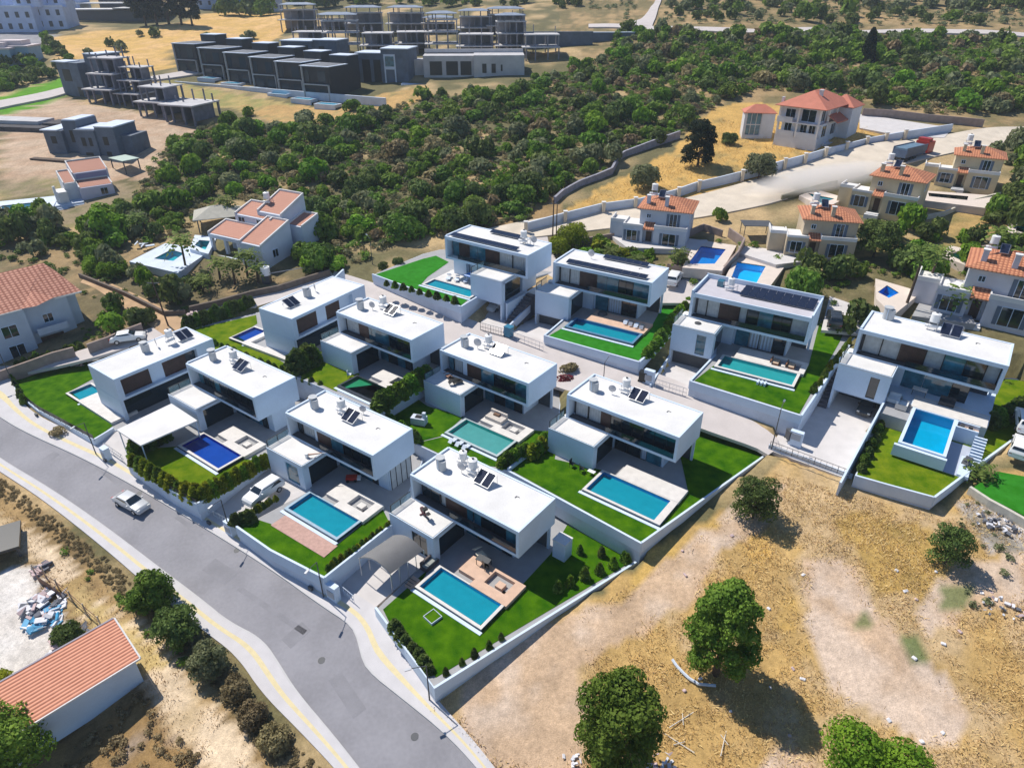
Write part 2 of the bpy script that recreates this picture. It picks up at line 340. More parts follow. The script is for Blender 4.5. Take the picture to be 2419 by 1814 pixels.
zone([(2250,1330),(2419,1290),(2500,1300),(2500,1420),(2290,1440),(2200,1500),(2160,1440)], TAN, .9, PALE)
zone([(1800,1780),(1880,1740),(1930,1814),(1940,1900),(1780,1900)], PALE, 1, TAN)
zone([(2260,1190),(2330,1180),(2500,1260),(2500,1330),(2330,1290)], (.48,.44,.42), 1, (.30,.27,.22))
zone([(2040,1450),(2080,1455),(2070,1500),(2035,1490)], (.12,.16,.05), .8)
zone([(2125,1500),(2170,1495),(2190,1545),(2150,1560)], (.10,.17,.05), .8)
zone([(2225,1380),(2290,1370),(2270,1450),(2215,1440)], (.13,.18,.06), .8)
# left of the road
zone([(-80,1120),(0,1140),(110,1220),(300,1400),(420,1530),(560,1690),(690,1814),(740,1900),(-80,1900)], (.24,.165,.08), 1, (.36,.24,.11))
zone([(-60,1170),(0,1205),(90,1275),(200,1375),(330,1470),(470,1620),(560,1740),(640,1830),(700,1900),(480,1900),(420,1740),(330,1620),(250,1520),(150,1400),(60,1310),(-60,1250)], (.70,.55,.38), 1, (.56,.42,.25), -.35)
zone([(130,1380),(200,1370),(330,1500),(400,1600),(330,1600),(250,1510)], (.50,.37,.13), .8, (.40,.27,.1))
zone([(-60,1360),(70,1335),(100,1400),(160,1490),(120,1540),(60,1610),(-60,1660)], (.66,.61,.56), 1, (.70,.66,.62))
zone([(160,1810),(260,1690),(330,1640),(420,1720),(520,1900),(100,1900)], (.30,.19,.08), .9, (.36,.33,.33), -.45)
zone([(-20,236),(60,210),(170,180),(182,216),(70,258),(-20,282)], (.10,.28,.01), 1)
zone([(0,420),(240,420),(330,450),(300,520),(0,560)], (.40,.30,.20), .6, (.2,.2,.08))
zone([(-60,-60),(110,-60),(110,60),(130,110),(60,130),(0,100),(-60,110)], (.3,.3,.33), .9)
Zm = Zt + np.where(Y > 118, N1*1.2*np.clip((Y-118)/40, 0, 1), 0)+np.where(Y < 60, 0, 0)
lotm = inpoly(PX, PY, [(1110,1660),(1560,1385),(1830,1150),(2210,1240),(2500,1130),(2500,2200),(1420,2200)]) & (Y > 5)
Zm = np.where(lotm, Zm+N2*.22+N3*.10, Zm)
for poly, lv in CUTS:
    m = inpoly(X, Y, grow(poly, .35)); Zm = np.where(m, np.minimum(Zm, lv), Zm)
def H(x, y):                            # height of the finished ground
    i = int(np.clip(np.searchsorted(xs, x)-1, 0, len(xs)-2)); j = int(np.clip(np.searchsorted(ys, y)-1, 0, len(ys)-2))
    u = (x-xs[i])/(xs[i+1]-xs[i]); v = (y-ys[j])/(ys[j+1]-ys[j])
    return float((Zm[j,i]*(1-u)+Zm[j,i+1]*u)*(1-v)+(Zm[j+1,i]*(1-u)+Zm[j+1,i+1]*u)*v)
ny, nx = X.shape
me = bpy.data.meshes.new('ground')
vv = np.stack([X, Y, Zm], -1).reshape(-1, 3)
me.vertices.add(len(vv)); me.vertices.foreach_set('co', vv.ravel())
jj, ii = np.meshgrid(np.arange(ny-1), np.arange(nx-1), indexing='ij'); a0 = (jj*nx+ii).ravel()
fc = np.stack([a0, a0+1, a0+nx+1, a0+nx], -1).astype(np.int32)
me.loops.add(fc.size); me.loops.foreach_set('vertex_index', fc.ravel())
me.polygons.add(len(fc)); me.polygons.foreach_set('loop_start', np.arange(len(fc), dtype=np.int32)*4); me.polygons.foreach_set('loop_total', np.full(len(fc), 4, np.int32))
me.update(calc_edges=True)
ca = me.color_attributes.new('soil', 'FLOAT_COLOR', 'POINT')
ca.data.foreach_set('color', np.concatenate([C.reshape(-1, 3), np.ones((C.size//3, 1))], 1).ravel())
me.polygons.foreach_set('use_smooth', np.ones(len(fc), bool))
gm = bpy.data.materials.new('soil'); gm.use_nodes = True; n = gm.node_tree; b = n.nodes['Principled BSDF']; b.inputs['Roughness'].default_value = .95; b.inputs['Specular IOR Level'].default_value = .2
at = n.nodes.new('ShaderNodeAttribute'); at.attribute_name = 'soil'
geo = n.nodes.new('ShaderNodeNewGeometry')
hs = n.nodes.new('ShaderNodeHueSaturation'); n.links.new(at.outputs['Color'], hs.inputs['Color'])
prev = None
for sc, lo, hi in ((.35, .82, 1.18), (2.2, .80, 1.20), (9., .80, 1.22)):
    nz = n.nodes.new('ShaderNodeTexNoise'); nz.inputs['Scale'].default_value = sc; nz.inputs['Detail'].default_value = 8; nz.inputs['Roughness'].default_value = .62
    n.links.new(geo.outputs['Position'], nz.inputs['Vector'])
    mr = n.nodes.new('ShaderNodeMapRange'); mr.inputs[1].default_value = .3; mr.inputs[2].default_value = .7; mr.inputs[3].default_value = lo; mr.inputs[4].default_value = hi
    n.links.new(nz.outputs['Fac'], mr.inputs[0])
    if prev is None: prev = mr.outputs[0]
    else:
        mu = n.nodes.new('ShaderNodeMath'); mu.operation = 'MULTIPLY'; n.links.new(prev, mu.inputs[0]); n.links.new(mr.outputs[0], mu.inputs[1]); prev = mu.outputs[0]
n.links.new(prev, hs.inputs['Value']); n.links.new(hs.outputs[0], b.inputs['Base Color'])
bp = n.nodes.new('ShaderNodeBump'); bp.inputs['Strength'].default_value = .35; bp.inputs['Distance'].default_value = .2; n.links.new(prev, bp.inputs['Height']); n.links.new(bp.outputs[0], b.inputs['Normal'])
me.materials.append(gm)
go = bpy.data.objects.new('ground', me); COL.objects.link(go); go['kind'] = 'structure'
# ------------------------------------------------------------------ sheets laid on the hillside
def dense(pl, step):
    out = []
    for i in range(len(pl)-1):
        (x0, y0), (x1, y1) = pl[i], pl[i+1]; n = max(1, int(math.hypot(x1-x0, y1-y0)/step))
        out += [(x0+(x1-x0)*k/n, y0+(y1-y0)*k/n) for k in range(n)]
    return out+[pl[-1]]
def smooth_pl(pl, it=2):
    for _ in range(it):
        q = [pl[0]]
        for i in range(len(pl)-1):
            a, b = pl[i], pl[i+1]
            q += [(a[0]*.75+b[0]*.25, a[1]*.75+b[1]*.25), (a[0]*.25+b[0]*.75, a[1]*.25+b[1]*.75)]
        pl = q+[pl[-1]]
    return pl
def resample(pl, n):
    L = [0]
    for i in range(1, len(pl)): L.append(L[-1]+math.hypot(pl[i][0]-pl[i-1][0], pl[i][1]-pl[i-1][1]))
    out = []
    for k in range(n+1):
        t = L[-1]*k/n; i = max(0, min(len(pl)-2, int(np.searchsorted(L, t))-1)); u = (t-L[i])/max(1e-9, L[i+1]-L[i])
        out.append((pl[i][0]+(pl[i+1][0]-pl[i][0])*u, pl[i][1]+(pl[i+1][1]-pl[i][1])*u))
    return out
def strip(name, A, Bp, dz, m, n=60, thick=.4, kind='structure', hfun=plane):
    A = resample([(p.x, p.y) for p in A], n); Bp = resample([(p.x, p.y) for p in Bp], n)
    vs = []; fs = []
    for (a, b) in zip(A, Bp):
        vs += [(a[0], a[1], hfun(*a)+dz), (b[0], b[1], hfun(*b)+dz), (a[0], a[1], hfun(*a)+dz-thick), (b[0], b[1], hfun(*b)+dz-thick)]
    for i in range(n):
        k = 4*i; fs += [(k, k+1, k+5, k+4), (k+2, k, k+4, k+6), (k+1, k+3, k+7, k+5)]
    mb = MB(); mb.add(vs, fs); mb.mats = [m]; mb.m = [0]*len(fs)
    o = mb.build(name)
    bm = bmesh.new(); bm.from_mesh(o.data); bmesh.ops.recalc_face_normals(bm, faces=bm.faces); bm.to_mesh(o.data); bm.free()
    if kind: o['kind'] = kind
    return o
def GL(pl, it=2): return [G(x, y) for x, y in smooth_pl(pl, it)]
# street: right kerb, left kerb (sight-line points)
RK = [(-60,940),(0,985),(60,1022),(200,1085),(320,1150),(480,1245),(640,1345),(760,1432),(835,1480),(850,1530),(862,1580),(950,1650),(1060,1740),(1140,1830),(1180,1880)]
LK = [(-60,1035),(0,1085),(120,1155),(250,1245),(380,1345),(480,1420),(540,1470),(620,1510),(660,1570),(700,1635),(790,1740),(860,1830),(900,1880)]
RO = [(-60,850),(22,880),(32,918),(68,972),(160,1018),(240,1045),(310,1090),(470,1190),(560,1243),(650,1298),(775,1370),(898,1435),(920,1490),(1020,1640),(1110,1740),(1170,1814),(1210,1880)]
LO = [(-60,1075),(0,1115),(100,1180),(240,1290),(360,1395),(480,1490),(560,1550),(620,1640),(700,1720),(790,1814),(840,1880)]
rk = GL(RK); lk = GL(LK); ro = GL(RO); lo_ = GL(LO)
strip('road', lk, rk, .03, ASPH, 90)
strip('pavement', rk, ro, .15, PAVEM, 90); strip('pavement', lo_, lk, .15, PAVEM, 90)
def lerp_pl(A, Bq, t, n=90):
    A = resample([(p.x, p.y) for p in A], n); Bq = resample([(p.x, p.y) for p in Bq], n)
    return [Vector((a[0]*(1-t)+b[0]*t, a[1]*(1-t)+b[1]*t, 0)) for a, b in zip(A, Bq)]
strip('tactile_paving', lerp_pl(rk, ro, .36), lerp_pl(rk, ro, .52), .154, YELT, 90, thick=.03)
strip('tactile_paving', lerp_pl(lk, lo_, .40), lerp_pl(lk, lo_, .58), .154, YELT, 90, thick=.03)
strip('kerb', lerp_pl(rk, ro, -.02), lerp_pl(rk, ro, .03), .158, KERBM, 90); strip('kerb', lerp_pl(lk, lo_, -.02), lerp_pl(lk, lo_, .05), .158, KERBM, 90)
# lane between the two rows
strip('lane', GL([(790,640),(920,680),(1100,752),(1200,785),(1300,808),(1520,870),(1650,918),(1840,1030),(1842,1056)]), GL([(760,710),(870,760),(1000,820),(1100,860),(1290,905),(1390,940),(1560,975),(1670,1018),(1790,1058),(1815,1075)]), .03, LANE, 50)
# white lane behind the left villas, upper lane, dirt road
strip('lane', GL([(-40,865),(60,865),(200,825),(340,780),(440,748),(600,690),(780,640)]), GL([(-40,900),(20,890),(210,850),(360,802),(450,775),(610,722),(800,668)]), .03, LANE, 50)
strip('upper_lane', GL([(1290,545),(1300,590),(1330,640),(1420,665),(1580,650),(1660,655),(1820,700)]), GL([(1180,560),(1240,600),(1290,650),(1420,720),(1600,715),(1700,720),(1820,760)]), .03, LANE, 40)
strip('upper_lane', GL([(1960,700),(2060,735)]), GL([(1940,780),(2040,790)]), .03, CONC, 8)
strip('dirt_road', GL([(1130,548),(1250,520),(1420,498),(1560,485),(1700,452),(1900,385),(2060,345),(2200,325),(2330,305),(2480,290)]), GL([(1180,570),(1290,560),(1450,540),(1640,520),(1800,490),(1850,475),(2000,425),(2180,385),(2300,355),(2480,318)]), .22, DIRTR, 90, thick=1.0, hfun=H)
strip('path', GL([(200,655),(230,655),(330,700),(420,745),(445,770)]), GL([(190,668),(225,680),(300,735),(370,780),(400,800)]), .05, PATHD, 24)
# far roads
strip('far_road', GL([(1390,62),(1560,66),(1800,72),(2100,72),(2500,82)], 1), GL([(1390,68),(1560,74),(1800,80),(2100,80),(2500,92)], 1), .5, LANE, 120, thick=1.2, hfun=H)
strip('far_road', GL([(1480,66),(1525,40),(1550,0),(1556,-20)], 1), GL([(1540,66),(1550,40),(1562,0),(1570,-20)], 1), .5, LANE, 40, thick=1.2, hfun=H)
strip('far_road', GL([(0,245),(60,232),(180,205),(330,190),(480,165)], 1), GL([(0,262),(70,246),(190,215),(330,200),(480,175)], 1), .5, LANE, 60, thick=1.2, hfun=H)
strip('villa_forecourt', GL([(2030,272),(2100,282),(2250,305)], 1), GL([(2030,305),(2120,322),(2230,328)], 1), .2, CONC, 12)
# terraces
for k in PLOT:
    P = ppoly(k); mb = MB(); zt = P[0].z
    mb.prism([(p.x, p.y) for p in P], zt, [min(plane(p.x, p.y), zt)-1.2 for p in P]); o = mb.build('terrace', WALLW_SHADE); o['kind'] = 'structure'
def sheet(name, pts, z, m, th=.05, kind='structure'):
    mb = MB(); mb.prism([(p.x, p.y) for p in pts], z, z-th); o = mb.build(name, m)
    if kind: o['kind'] = kind
    return o
for k in PLOT:
    if k == '13': continue
    P = ppoly(k); q = grow([(p.x, p.y) for p in P], -.12); sheet('paving', [Vector((*a, 0)) for a in q], P[0].z+.02, PAVE)
for k in DRIVE:
    q = drive_pts(k); mb = MB(); mb.prism([(p.x, p.y) for p in q], [p.z for p in q], [p.z-1.0 for p in q]); o = mb.build('driveway', CONC); o['kind'] = 'structure'
def lawn(k, pts, m=LAWN, dz=.06): return sheet('lawn', [PZ(x, y, PLOT[k][0]) for x, y in pts], PLOT[k][0]+ZC+dz, m)
lawn('7', [(1012,1345),(905,1440),(925,1480),(1030,1600),(1495,1325),(1340,1240),(1300,1310),(1180,1440),(1130,1480),(985,1395)])
lawn('6', [(560,1245),(640,1300),(768,1362),(925,1245),(900,1195),(860,1235),(770,1310),(640,1238),(600,1225)])
lawn('2', [(312,1090),(405,1155),(470,1190),(636,1092),(575,1085),(514,1118),(420,1055),(360,1060)], LAWN2)
lawn('1', [(30,890),(50,935),(98,968),(225,1038),(268,1005),(190,945),(165,925),(230,890),(205,855)])
lawn('4', [(430,785),(605,745),(608,765),(560,795),(675,860),(765,915),(735,900),(520,860)], LAWN2)
lawn('5', [(705,885),(795,925),(850,885),(790,850),(740,850)], LAWN2)
lawn('5', [(800,920),(880,958),(940,930),(1010,893),(985,905),(895,960)], LAWN2, .058)
lawn('8', [(895,985),(985,1045),(1045,1030),(1095,985),(1010,960),(960,925)])
lawn('8', [(985,1047),(1088,1095),(1195,1105),(1315,1020),(1262,1018),(1175,1080),(1048,1032)], LAWN, .058)
lawn('9', [(1205,1110),(1515,1280),(1822,1065),(1655,1012),(1590,1000),(1625,1160),(1560,1245),(1370,1160),(1425,1112),(1310,1085),(1320,1030)])
lawn('11', [(1295,795),(1508,852),(1600,768),(1628,705),(1585,690),(1540,770),(1508,792),(1490,818),(1335,772)], TURF)
lawn('12', [(1640,900),(1888,978),(1985,805),(1995,780),(1935,765),(1910,865),(1870,918),(1685,865)])
lawn('13', [(2022,1126),(2096,1146),(2204,1175),(2300,1104),(2420,1015),(2420,900),(2300,890),(2105,945)], LAWN2)
lawn('10', [(885,650),(1089,722),(1110,705),(995,672),(1010,655),(1060,620),(1030,605),(1000,612)], TURF)
sheet('lawn', [G(2290,1165), G(2360,1110), G(2480,1060), G(2480,1260), G(2419,1240)], plane(*G(2400,1170).xy)+.45, TURF, .4)
# brick patio beside the pool of plot 6
pp = [LW('6', 7.2, -8.8), LW('6', 15.0, -8.7), LW('6', 14.9, -6.9), LW('6', 7.2, -6.9)]
sheet('brick_patio', pp, VI['6'][2]+ZC+.12, BRICKT, .1)
# ------------------------------------------------------------------ the white villas
def panel(parent, x0, x1, y, z0, z1, kind, name=None):
    if kind == 'g':
        fr = MB(); t = .05
        fr.box(x0, x1, y-.02, y+.08, z0, z0+t).box(x0, x1, y-.02, y+.08, z1-t, z1)
        nn = max(1, round((x1-x0)/1.3))
        for i in range(nn+1):
            xx = x0+(x1-x0-t)*i/nn; fr.box(xx, xx+t, y-.018, y+.078, z0+t, z1-t)
        w_ = fr.build('window', BLACK, parent)
        B('pane', GLASS, w_, (x0+.02, x1-.02, y+.02, y+.05, z0+.03, z1-.03))
    elif kind == 'c':                                   # glazed with pale curtains behind the pane
        w_ = B('window', BLACK, parent, (x0, x1, y-.01, y+.06, z0, z0+.05), (x0, x1, y-.01, y+.06, z1-.05, z1), (x0, x0+.05, y-.008, y+.058, z0+.05, z1-.05), (x1-.05, x1, y-.008, y+.058, z0+.05, z1-.05))
        mb = MB(); nn = int((x1-x0)/.18)
        for i in range(nn):
            a = x0+.06+(x1-x0-.12)*i/nn; d = .04*(i % 2); mb.box(a, a+(x1-x0-.12)/nn-.002, y+.12+d, y+.16+d, z0+.05, z1-.05)
        mb.build('curtain', CURT, w_)
        B('pane', BLUEG, w_, (x0+.05, x1-.05, y+.02, y+.04, z0+.05, z1-.05)) if rnd.random() < .0 else None
    elif kind == 'b': 
        mb = MB(); nn = max(2, int((x1-x0)/.12))
        for i in range(nn): mb.box(x0+(x1-x0)*i/nn, x0+(x1-x0)*(i+.8)/nn, y-.03, y+.03, z0, z1)
        mb.box(x0, x1, y+.031, y+.06, z0, z1); mb.build('shutter', WOOD, parent)
    elif kind == 't':
        B('window', BLUEG, parent, (x0+.03, x1-.03, y, y+.05, z0, z1))
    elif kind == 'w': B('wall_panel', WHITE_SHADE, parent, (x0, x1, y-.02, y+.08, z0, z1))
DRAIL = mat('dark_rail_glass', (.01,.03,.045), .06, alpha=.62, spec=.9)
def villa(n, label, facade, gf, annex='solid', annex_x=(-.15, 5.75), gfx=(5.2, 11.4), chimney=(1.7, 2.7), right_open=True, garage=0, slit=False):
    X, Y, Z, a, s = VI[n]; L, W_, H0, H1 = 13.6, 5.88, 3.0, 6.2
    v = tag(empty('villa', (X, Y, Z+ZC), R(a), s), label, 'house', 'white modern villas of the estate')
    # upper storey
    B('upper_storey', WHITE_SHADE, v, (0,L,0,W_,H0,H0+.30), (0,L,0,W_,H1-.42,H1-.12), (0,.32,0,W_,H0+.30,H1-.42), (L-.32,L,0,W_,H0+.30,H1-.42), (.32,L-.32,W_-.3,W_,H0+.30,H1-.42), (.32,L-.32,.95,1.1,H1-.5,H1-.42))
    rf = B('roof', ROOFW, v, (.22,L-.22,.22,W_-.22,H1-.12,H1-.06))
    B('parapet', WHITE_SHADE, rf, (0,L,0,.22,H1-.12,H1), (0,L,W_-.22,W_,H1-.12,H1), (0,.22,.22,W_-.22,H1-.12,H1+.12), (L-.22,L,.22,W_-.22,H1-.12,H1))
    B('roof_drain', DKGREY, rf, (10.4,10.5,3.6,3.9,H1-.059,H1-.02), (10.5,10.8,3.85,3.9,H1-.059,H1-.01))
    for x0, x1, kd in facade: panel(v, x0, x1, .95, H0+.32, H1-.5, kd)
    B('inner_wall', DKGREY, v, (.32,L-.32,1.25,1.35,H0+.30,H1-.42))
    B('balcony_rail', DRAIL, v, (gfx[0]-.1 if n not in ('1',) else .34,L-.34,.06,.09,H0+.31,H0+.95)); B('balcony_floor', DKGREY, v, (.33,L-.33,.1,.95,H0+.301,H0+.32))  # floor strip is dark itself and also carries the recess's deep shade
    # ground storey
    gx0, gx1 = gfx
    B('ground_storey', WHITE_SHADE, v, (gx0,gx1,2.2,5.6,-.2,H0-.02), (0,gx0,1.7,5.6,-.2,H0-.02))
    for x0, x1, kd in gf: panel(v, x0, x1, 2.08, .05, H0-.35, kd)
    if gx1 > 13: B('side_glazing', BLACK, v, *[(gx1+.02, gx1+.07, yy, yy+.08, .05, H0-.1) for yy in (2.3,3.1,3.9,4.7,5.45)]); B('side_panels', CURT, v, (gx1+.001,gx1+.03,2.3,5.5,.05,H0-.3))
    if right_open: B('column', WHITE_SHADE, v, (L-.4,L-.15,5.2,5.45,0,H0)); B('back_screen', DKGREY, v, (gx1+.01,L-.5,5.3,5.42,0,H0-.03))
    # annex with roof terrace
    ax0, ax1 = annex_x; ay = -3.05; zb = 0 if not garage else -.0
    B('annex_roof', ROOFW, v, (ax0,ax1,ay,-.004,H0+.06,H0+.16), (ax0+.04,.28,-.004,.9,H0+.31,H0+.33))
    if annex == 'solid': B('annex_wall', WHITE_SHADE, v, (ax0,ax1,ay,ay+.3,-.1,H0+.06), (ax0,ax0+.3,ay+.3,1.6,-.1,H0+.06), (ax1-.4,ax1,ay+.3,ay+.8,-.1,H0+.06), (ax0+.3,ax1,ay+.3,1.69,H0-.35,H0-.003))
    else:
        wx0, wx1 = {'win': (ax0+3.0, ax1-.9), 'winl': (ax0+3.3, ax1-1.0)}[annex]
        B('annex_wall', WHITE_SHADE, v, (ax0,wx0,ay,ay+.3,-.1,H0+.06), (wx1,ax1,ay,ay+.3,-.1,H0+.06), (wx0,wx1,ay,ay+.3,H0-.35,H0+.06), (wx0,wx1,ay,ay+.3,-.1,.15), (ax0,ax0+.3,ay+.3,1.6,-.1,H0+.06), (ax1-.4,ax1,ay+.3,ay+.8,-.1,H0+.06), (ax0+.3,ax1,ay+.3,1.69,H0-.35,H0-.003))
        panel(v, wx0, wx1, ay+.1, .15, H0-.35, 't' if n not in ('7', '13') else 'g')
    panel(v, ax0+.6, ax1-.5, 1.55, .05, H0-.4, 'g')
    B('annex_glazing', GLASS, v, (ax1-.3,ax1-.26,ay+.8,1.65,.05,H0-.36))
    B('terrace_rail', BLACK, v, (ax0+.02,ax1-.02,ay+.10,ay+.14,H0+.16,H0+.24), (ax1-.14,ax1-.10,ay+.14,-.1,H0+.16,H0+.24))
    B('terrace_kerb', WHITE_SHADE, v, (ax0,ax1,ay,ay+.09,H0+.161,H0+.24), (ax1-.09,ax1,ay+.09,-.01,H0+.161,H0+.24))
    B('side_rail', RAILG, v, (ax0+.02,ax0+.05,ay+.2,-.05,H0+.2,H0+1.0)); B('side_rail_cap', BLACK, v, (ax0,ax0+.07,ay+.2,-.05,H0+1.0,H0+1.05), (ax0,ax0+.07,ay+.2,ay+.26,H0+.2,H0+1.0), (ax0,ax0+.07,-1.5,-1.44,H0+.2,H0+1.0))
    if garage:
        g = -garage
        B('garage_wall', WHITE_SHADE, v, (ax0,ax0+.25,ay+.05,3.,g-.3,-.1), (ax1-.25,ax1,ay+.05,3.,g-.3,-.1), (ax0+.25,ax1-.25,2.7,3.,g-.3,-.1), (ax0,ax1,ay,3.,-.102,-.001))
        B('garage_back', DKGREY, v, (ax0+.26,ax1-.26,1.0 if n in ('10','13') else -2.3,1.1 if n in ('10','13') else -2.2,g-.2,-.12))
    # chimney
    if chimney:
        cx, cy = chimney; mb = MB()
        mb.tube((cx,cy,H1-.06),(cx,cy,H1+1.25),.42,n=20).tube((cx+.42,cy-.1,H1-.06),(cx+.42,cy-.1,H1+1.12),.34,n=16).tube((cx,cy,H1+1.25),(cx,cy,H1+1.33),.50,n=20)
        ch = mb.build('chimney', mat('chimney_grey', (.46,.48,.50), .6, .08, 2.), rf)
        B('slot', WHITE_SHADE, ch, (cx+.02,cx+.09,cy-.46,cy-.40,H1,H1+1.2))
    return v
FAC = [(.6,2.3,'g'),(2.3,3.9,'c'),(3.9,6.3,'b'),(6.3,7.7,'t'),(7.7,8.2,'w'),(8.2,10.6,'g'),(10.6,13.2,'g')]
GF = [(5.4,6.9,'t'),(6.9,8.6,'g'),(8.6,10.0,'t'),(10.0,11.2,'g')]
villa('7', 'white villa next to the grey arched carport and the peach tiled pool deck', [(.6,3.1,'g'),(3.1,3.9,'c'),(3.9,6.6,'b'),(6.6,7.4,'t'),(7.5,8.4,'t'),(8.4,11.4,'g'),(11.4,13.2,'t')], GF, 'win')
villa('6', 'white villa with a pink brick patio before its pool and a white car', [(.6,1.3,'g'),(1.3,3.4,'c'),(3.4,3.8,'w'),(3.8,6.0,'b'),(6.0,7.9,'t'),(7.9,12.0,'g'),(12.0,13.2,'t')], [(5.4,7.2,'t'),(7.2,8.6,'g'),(8.6,10.6,'t'),(10.6,11.6,'g'),(11.6,13.1,'w')], 'win', gfx=(5.2,13.25), right_open=False)
villa('2', 'white villa with the royal blue pool and the flat white carport roof at its left', [(.6,1.6,'t'),(1.6,3.9,'g'),(3.9,5.0,'t'),(5.0,13.2,'g')], [(5.4,7.2,'t'),(7.2,8.2,'g'),(8.2,10.8,'t'),(10.8,11.8,'g')], gfx=(5.2,12.9), right_open=False)
villa('5', 'white villa overlooking the dark green pool in the middle of the estate', [(.6,3.1,'c'),(3.1,4.9,'b'),(4.9,5.4,'t'),(5.4,8.6,'t'),(8.6,13.2,'g')], GF)
villa('8', 'white central villa with loungers on its low roof terrace and a turquoise pool', [(.6,1.4,'t'),(1.4,2.9,'c'),(2.9,3.6,'w'),(3.6,5.8,'b'),(5.8,7.8,'t'),(7.8,11.0,'g'),(11.0,13.2,'t')], GF)
villa('9', 'white villa with a wide plain lawn and a long rectangular blue pool', [(.6,2.3,'c'),(2.35,4.0,'c'),(4.0,5.2,'b'),(5.2,13.2,'g')], [(5.4,7.0,'g'),(7.0,8.6,'g'),(8.6,9.4,'c'),(9.4,11.2,'t')], annex_x=(-.3,5.6))
villa('11', 'white upper row villa with a peach deck and a deep blue pool', [(.6,2.0,'c'),(2.0,3.5,'c'),(3.5,5.9,'b'),(5.9,7.3,'t'),(7.3,8.9,'t'),(8.9,10.9,'g'),(10.9,13.2,'t')], [(5.4,7.2,'t'),(7.2,9.2,'c'),(9.2,11.2,'g')], garage=2.3, annex_x=(-.9,4.0), chimney=None)
villa('12', 'white upper row villa with a sunken roof full of black panels, teal pool', [(.6,1.8,'c'),(1.8,3.3,'c'),(3.3,5.6,'b'),(5.6,6.5,'c'),(6.5,7.8,'g'),(7.8,9.4,'t'),(9.4,11.4,'g'),(11.4,13.2,'c')], [(5.4,7.0,'t'),(7.0,8.2,'c'),(8.2,9.8,'c'),(9.8,11.2,'g')], 'win', garage=2.3, annex_x=(-.8,4.2), chimney=None)
villa('13', 'white villa at the right with the raised square pool and long white drive', [(.6,2.4,'c'),(2.4,4.2,'c'),(4.2,6.6,'b'),(6.6,8.3,'c'),(8.3,10.2,'t'),(10.2,12.0,'g'),(12.0,13.2,'c')], [(5.0,7.2,'t'),(7.2,9.8,'t'),(9.8,11.4,'g')], 'winl', garage=2.6, annex_x=(-.6,4.6), chimney=(1.7,4.7))
villa('10', 'topmost white villa with its low wing at the right and two panel rows', [(.6,1.7,'t'),(1.7,3.5,'b'),(3.5,4.9,'t'),(4.9,6.2,'t'),(6.2,8.4,'b'),(8.4,10.6,'c'),(10.6,13.2,'c')], [(2.4,4.4,'c'),(4.4,6.0,'t')], garage=2.6, annex_x=(6.6,11.6), gfx=(2.2,11.4), chimney=None, right_open=False)
# the two villas turned the other way
def villa_turned(n, label, facade, gf_dark=True):
    X, Y, Z, a, s = VI[n]; L, W_, H0, H1 = 13.6, 6.4, 3.0, 6.2
    v = tag(empty('villa', (X, Y, Z+ZC), R(a), s), label, 'house', 'white modern villas of the estate')
    B('upper_storey', WHITE_SHADE, v, (0,L,0,W_,H0,H0+.30), (0,L,0,W_,H1-.42,H1-.12), (0,.7,0,W_,H0+.30,H1-.42), (L-2.6,L,0,W_,H0+.30,H1-.42), (.7,L-2.6,W_-.3,W_,H0+.30,H1-.42))
    rf = B('roof', ROOFW, v, (.22,L-.22,.22,W_-.22,H1-.12,H1-.06))
    B('parapet', WHITE_SHADE, rf, (0,L,0,.22,H1-.12,H1), (0,L,W_-.22,W_,H1-.12,H1), (0,.22,.22,W_-.22,H1-.12,H1), (L-.22,L,.22,W_-.22,H1-.12,H1))
    for x0, x1, kd in facade: panel(v, x0, x1, .7, H0+.32, H1-.5, kd)
    B('inner_wall', DKGREY, v, (.7,L-2.6,1.0,1.1,H0+.30,H1-.42))
    B('ground_storey', WHITE_SHADE, v, (.6,L-.4,1.2,W_-.3,-.5,H0-.003), (-.02,.4,.3,W_-.02,-.5,H0-.002))
    B('glazing', GLASS, v, (.62,L-1.2,1.1,1.18,.05,H0-.1))
    cx, cy = 6.3, 4.0; mb = MB(); mb.tube((cx,cy,H1-.06),(cx,cy,H1+1.25),.42,n=20).tube((cx+.1,cy-.42,H1-.06),(cx+.1,cy-.42,H1+1.12),.34,n=16).tube((cx,cy,H1+1.25),(cx,cy,H1+1.33),.5,n=20)
    mb.build('chimney', MATS['chimney_grey'], rf)
    return v
villa_turned('1', 'white villa at the left road corner with brown shutters over dark glass', [(.7,4.6,'b'),(4.6,6.4,'w'),(6.4,9.6,'b'),(9.6,11.0,'g')])
villa_turned('4', 'white villa behind others with brown shutters and a tiny royal blue pool', [(.7,4.7,'b'),(4.7,6.4,'w'),(6.4,9.0,'b'),(9.0,11.0,'w')])
B4 = tag(empty('garden_wall', LW('4', 13.7, 2.2)), 'tall white screen wall rising behind the flat roof of the blue-ended villa', 'wall')
MBx = MB(); a_ = LW('4', 13.75, .3); b_ = LW('4', 13.75, 6.6); c_ = LW('4', 17.5, 8.2)
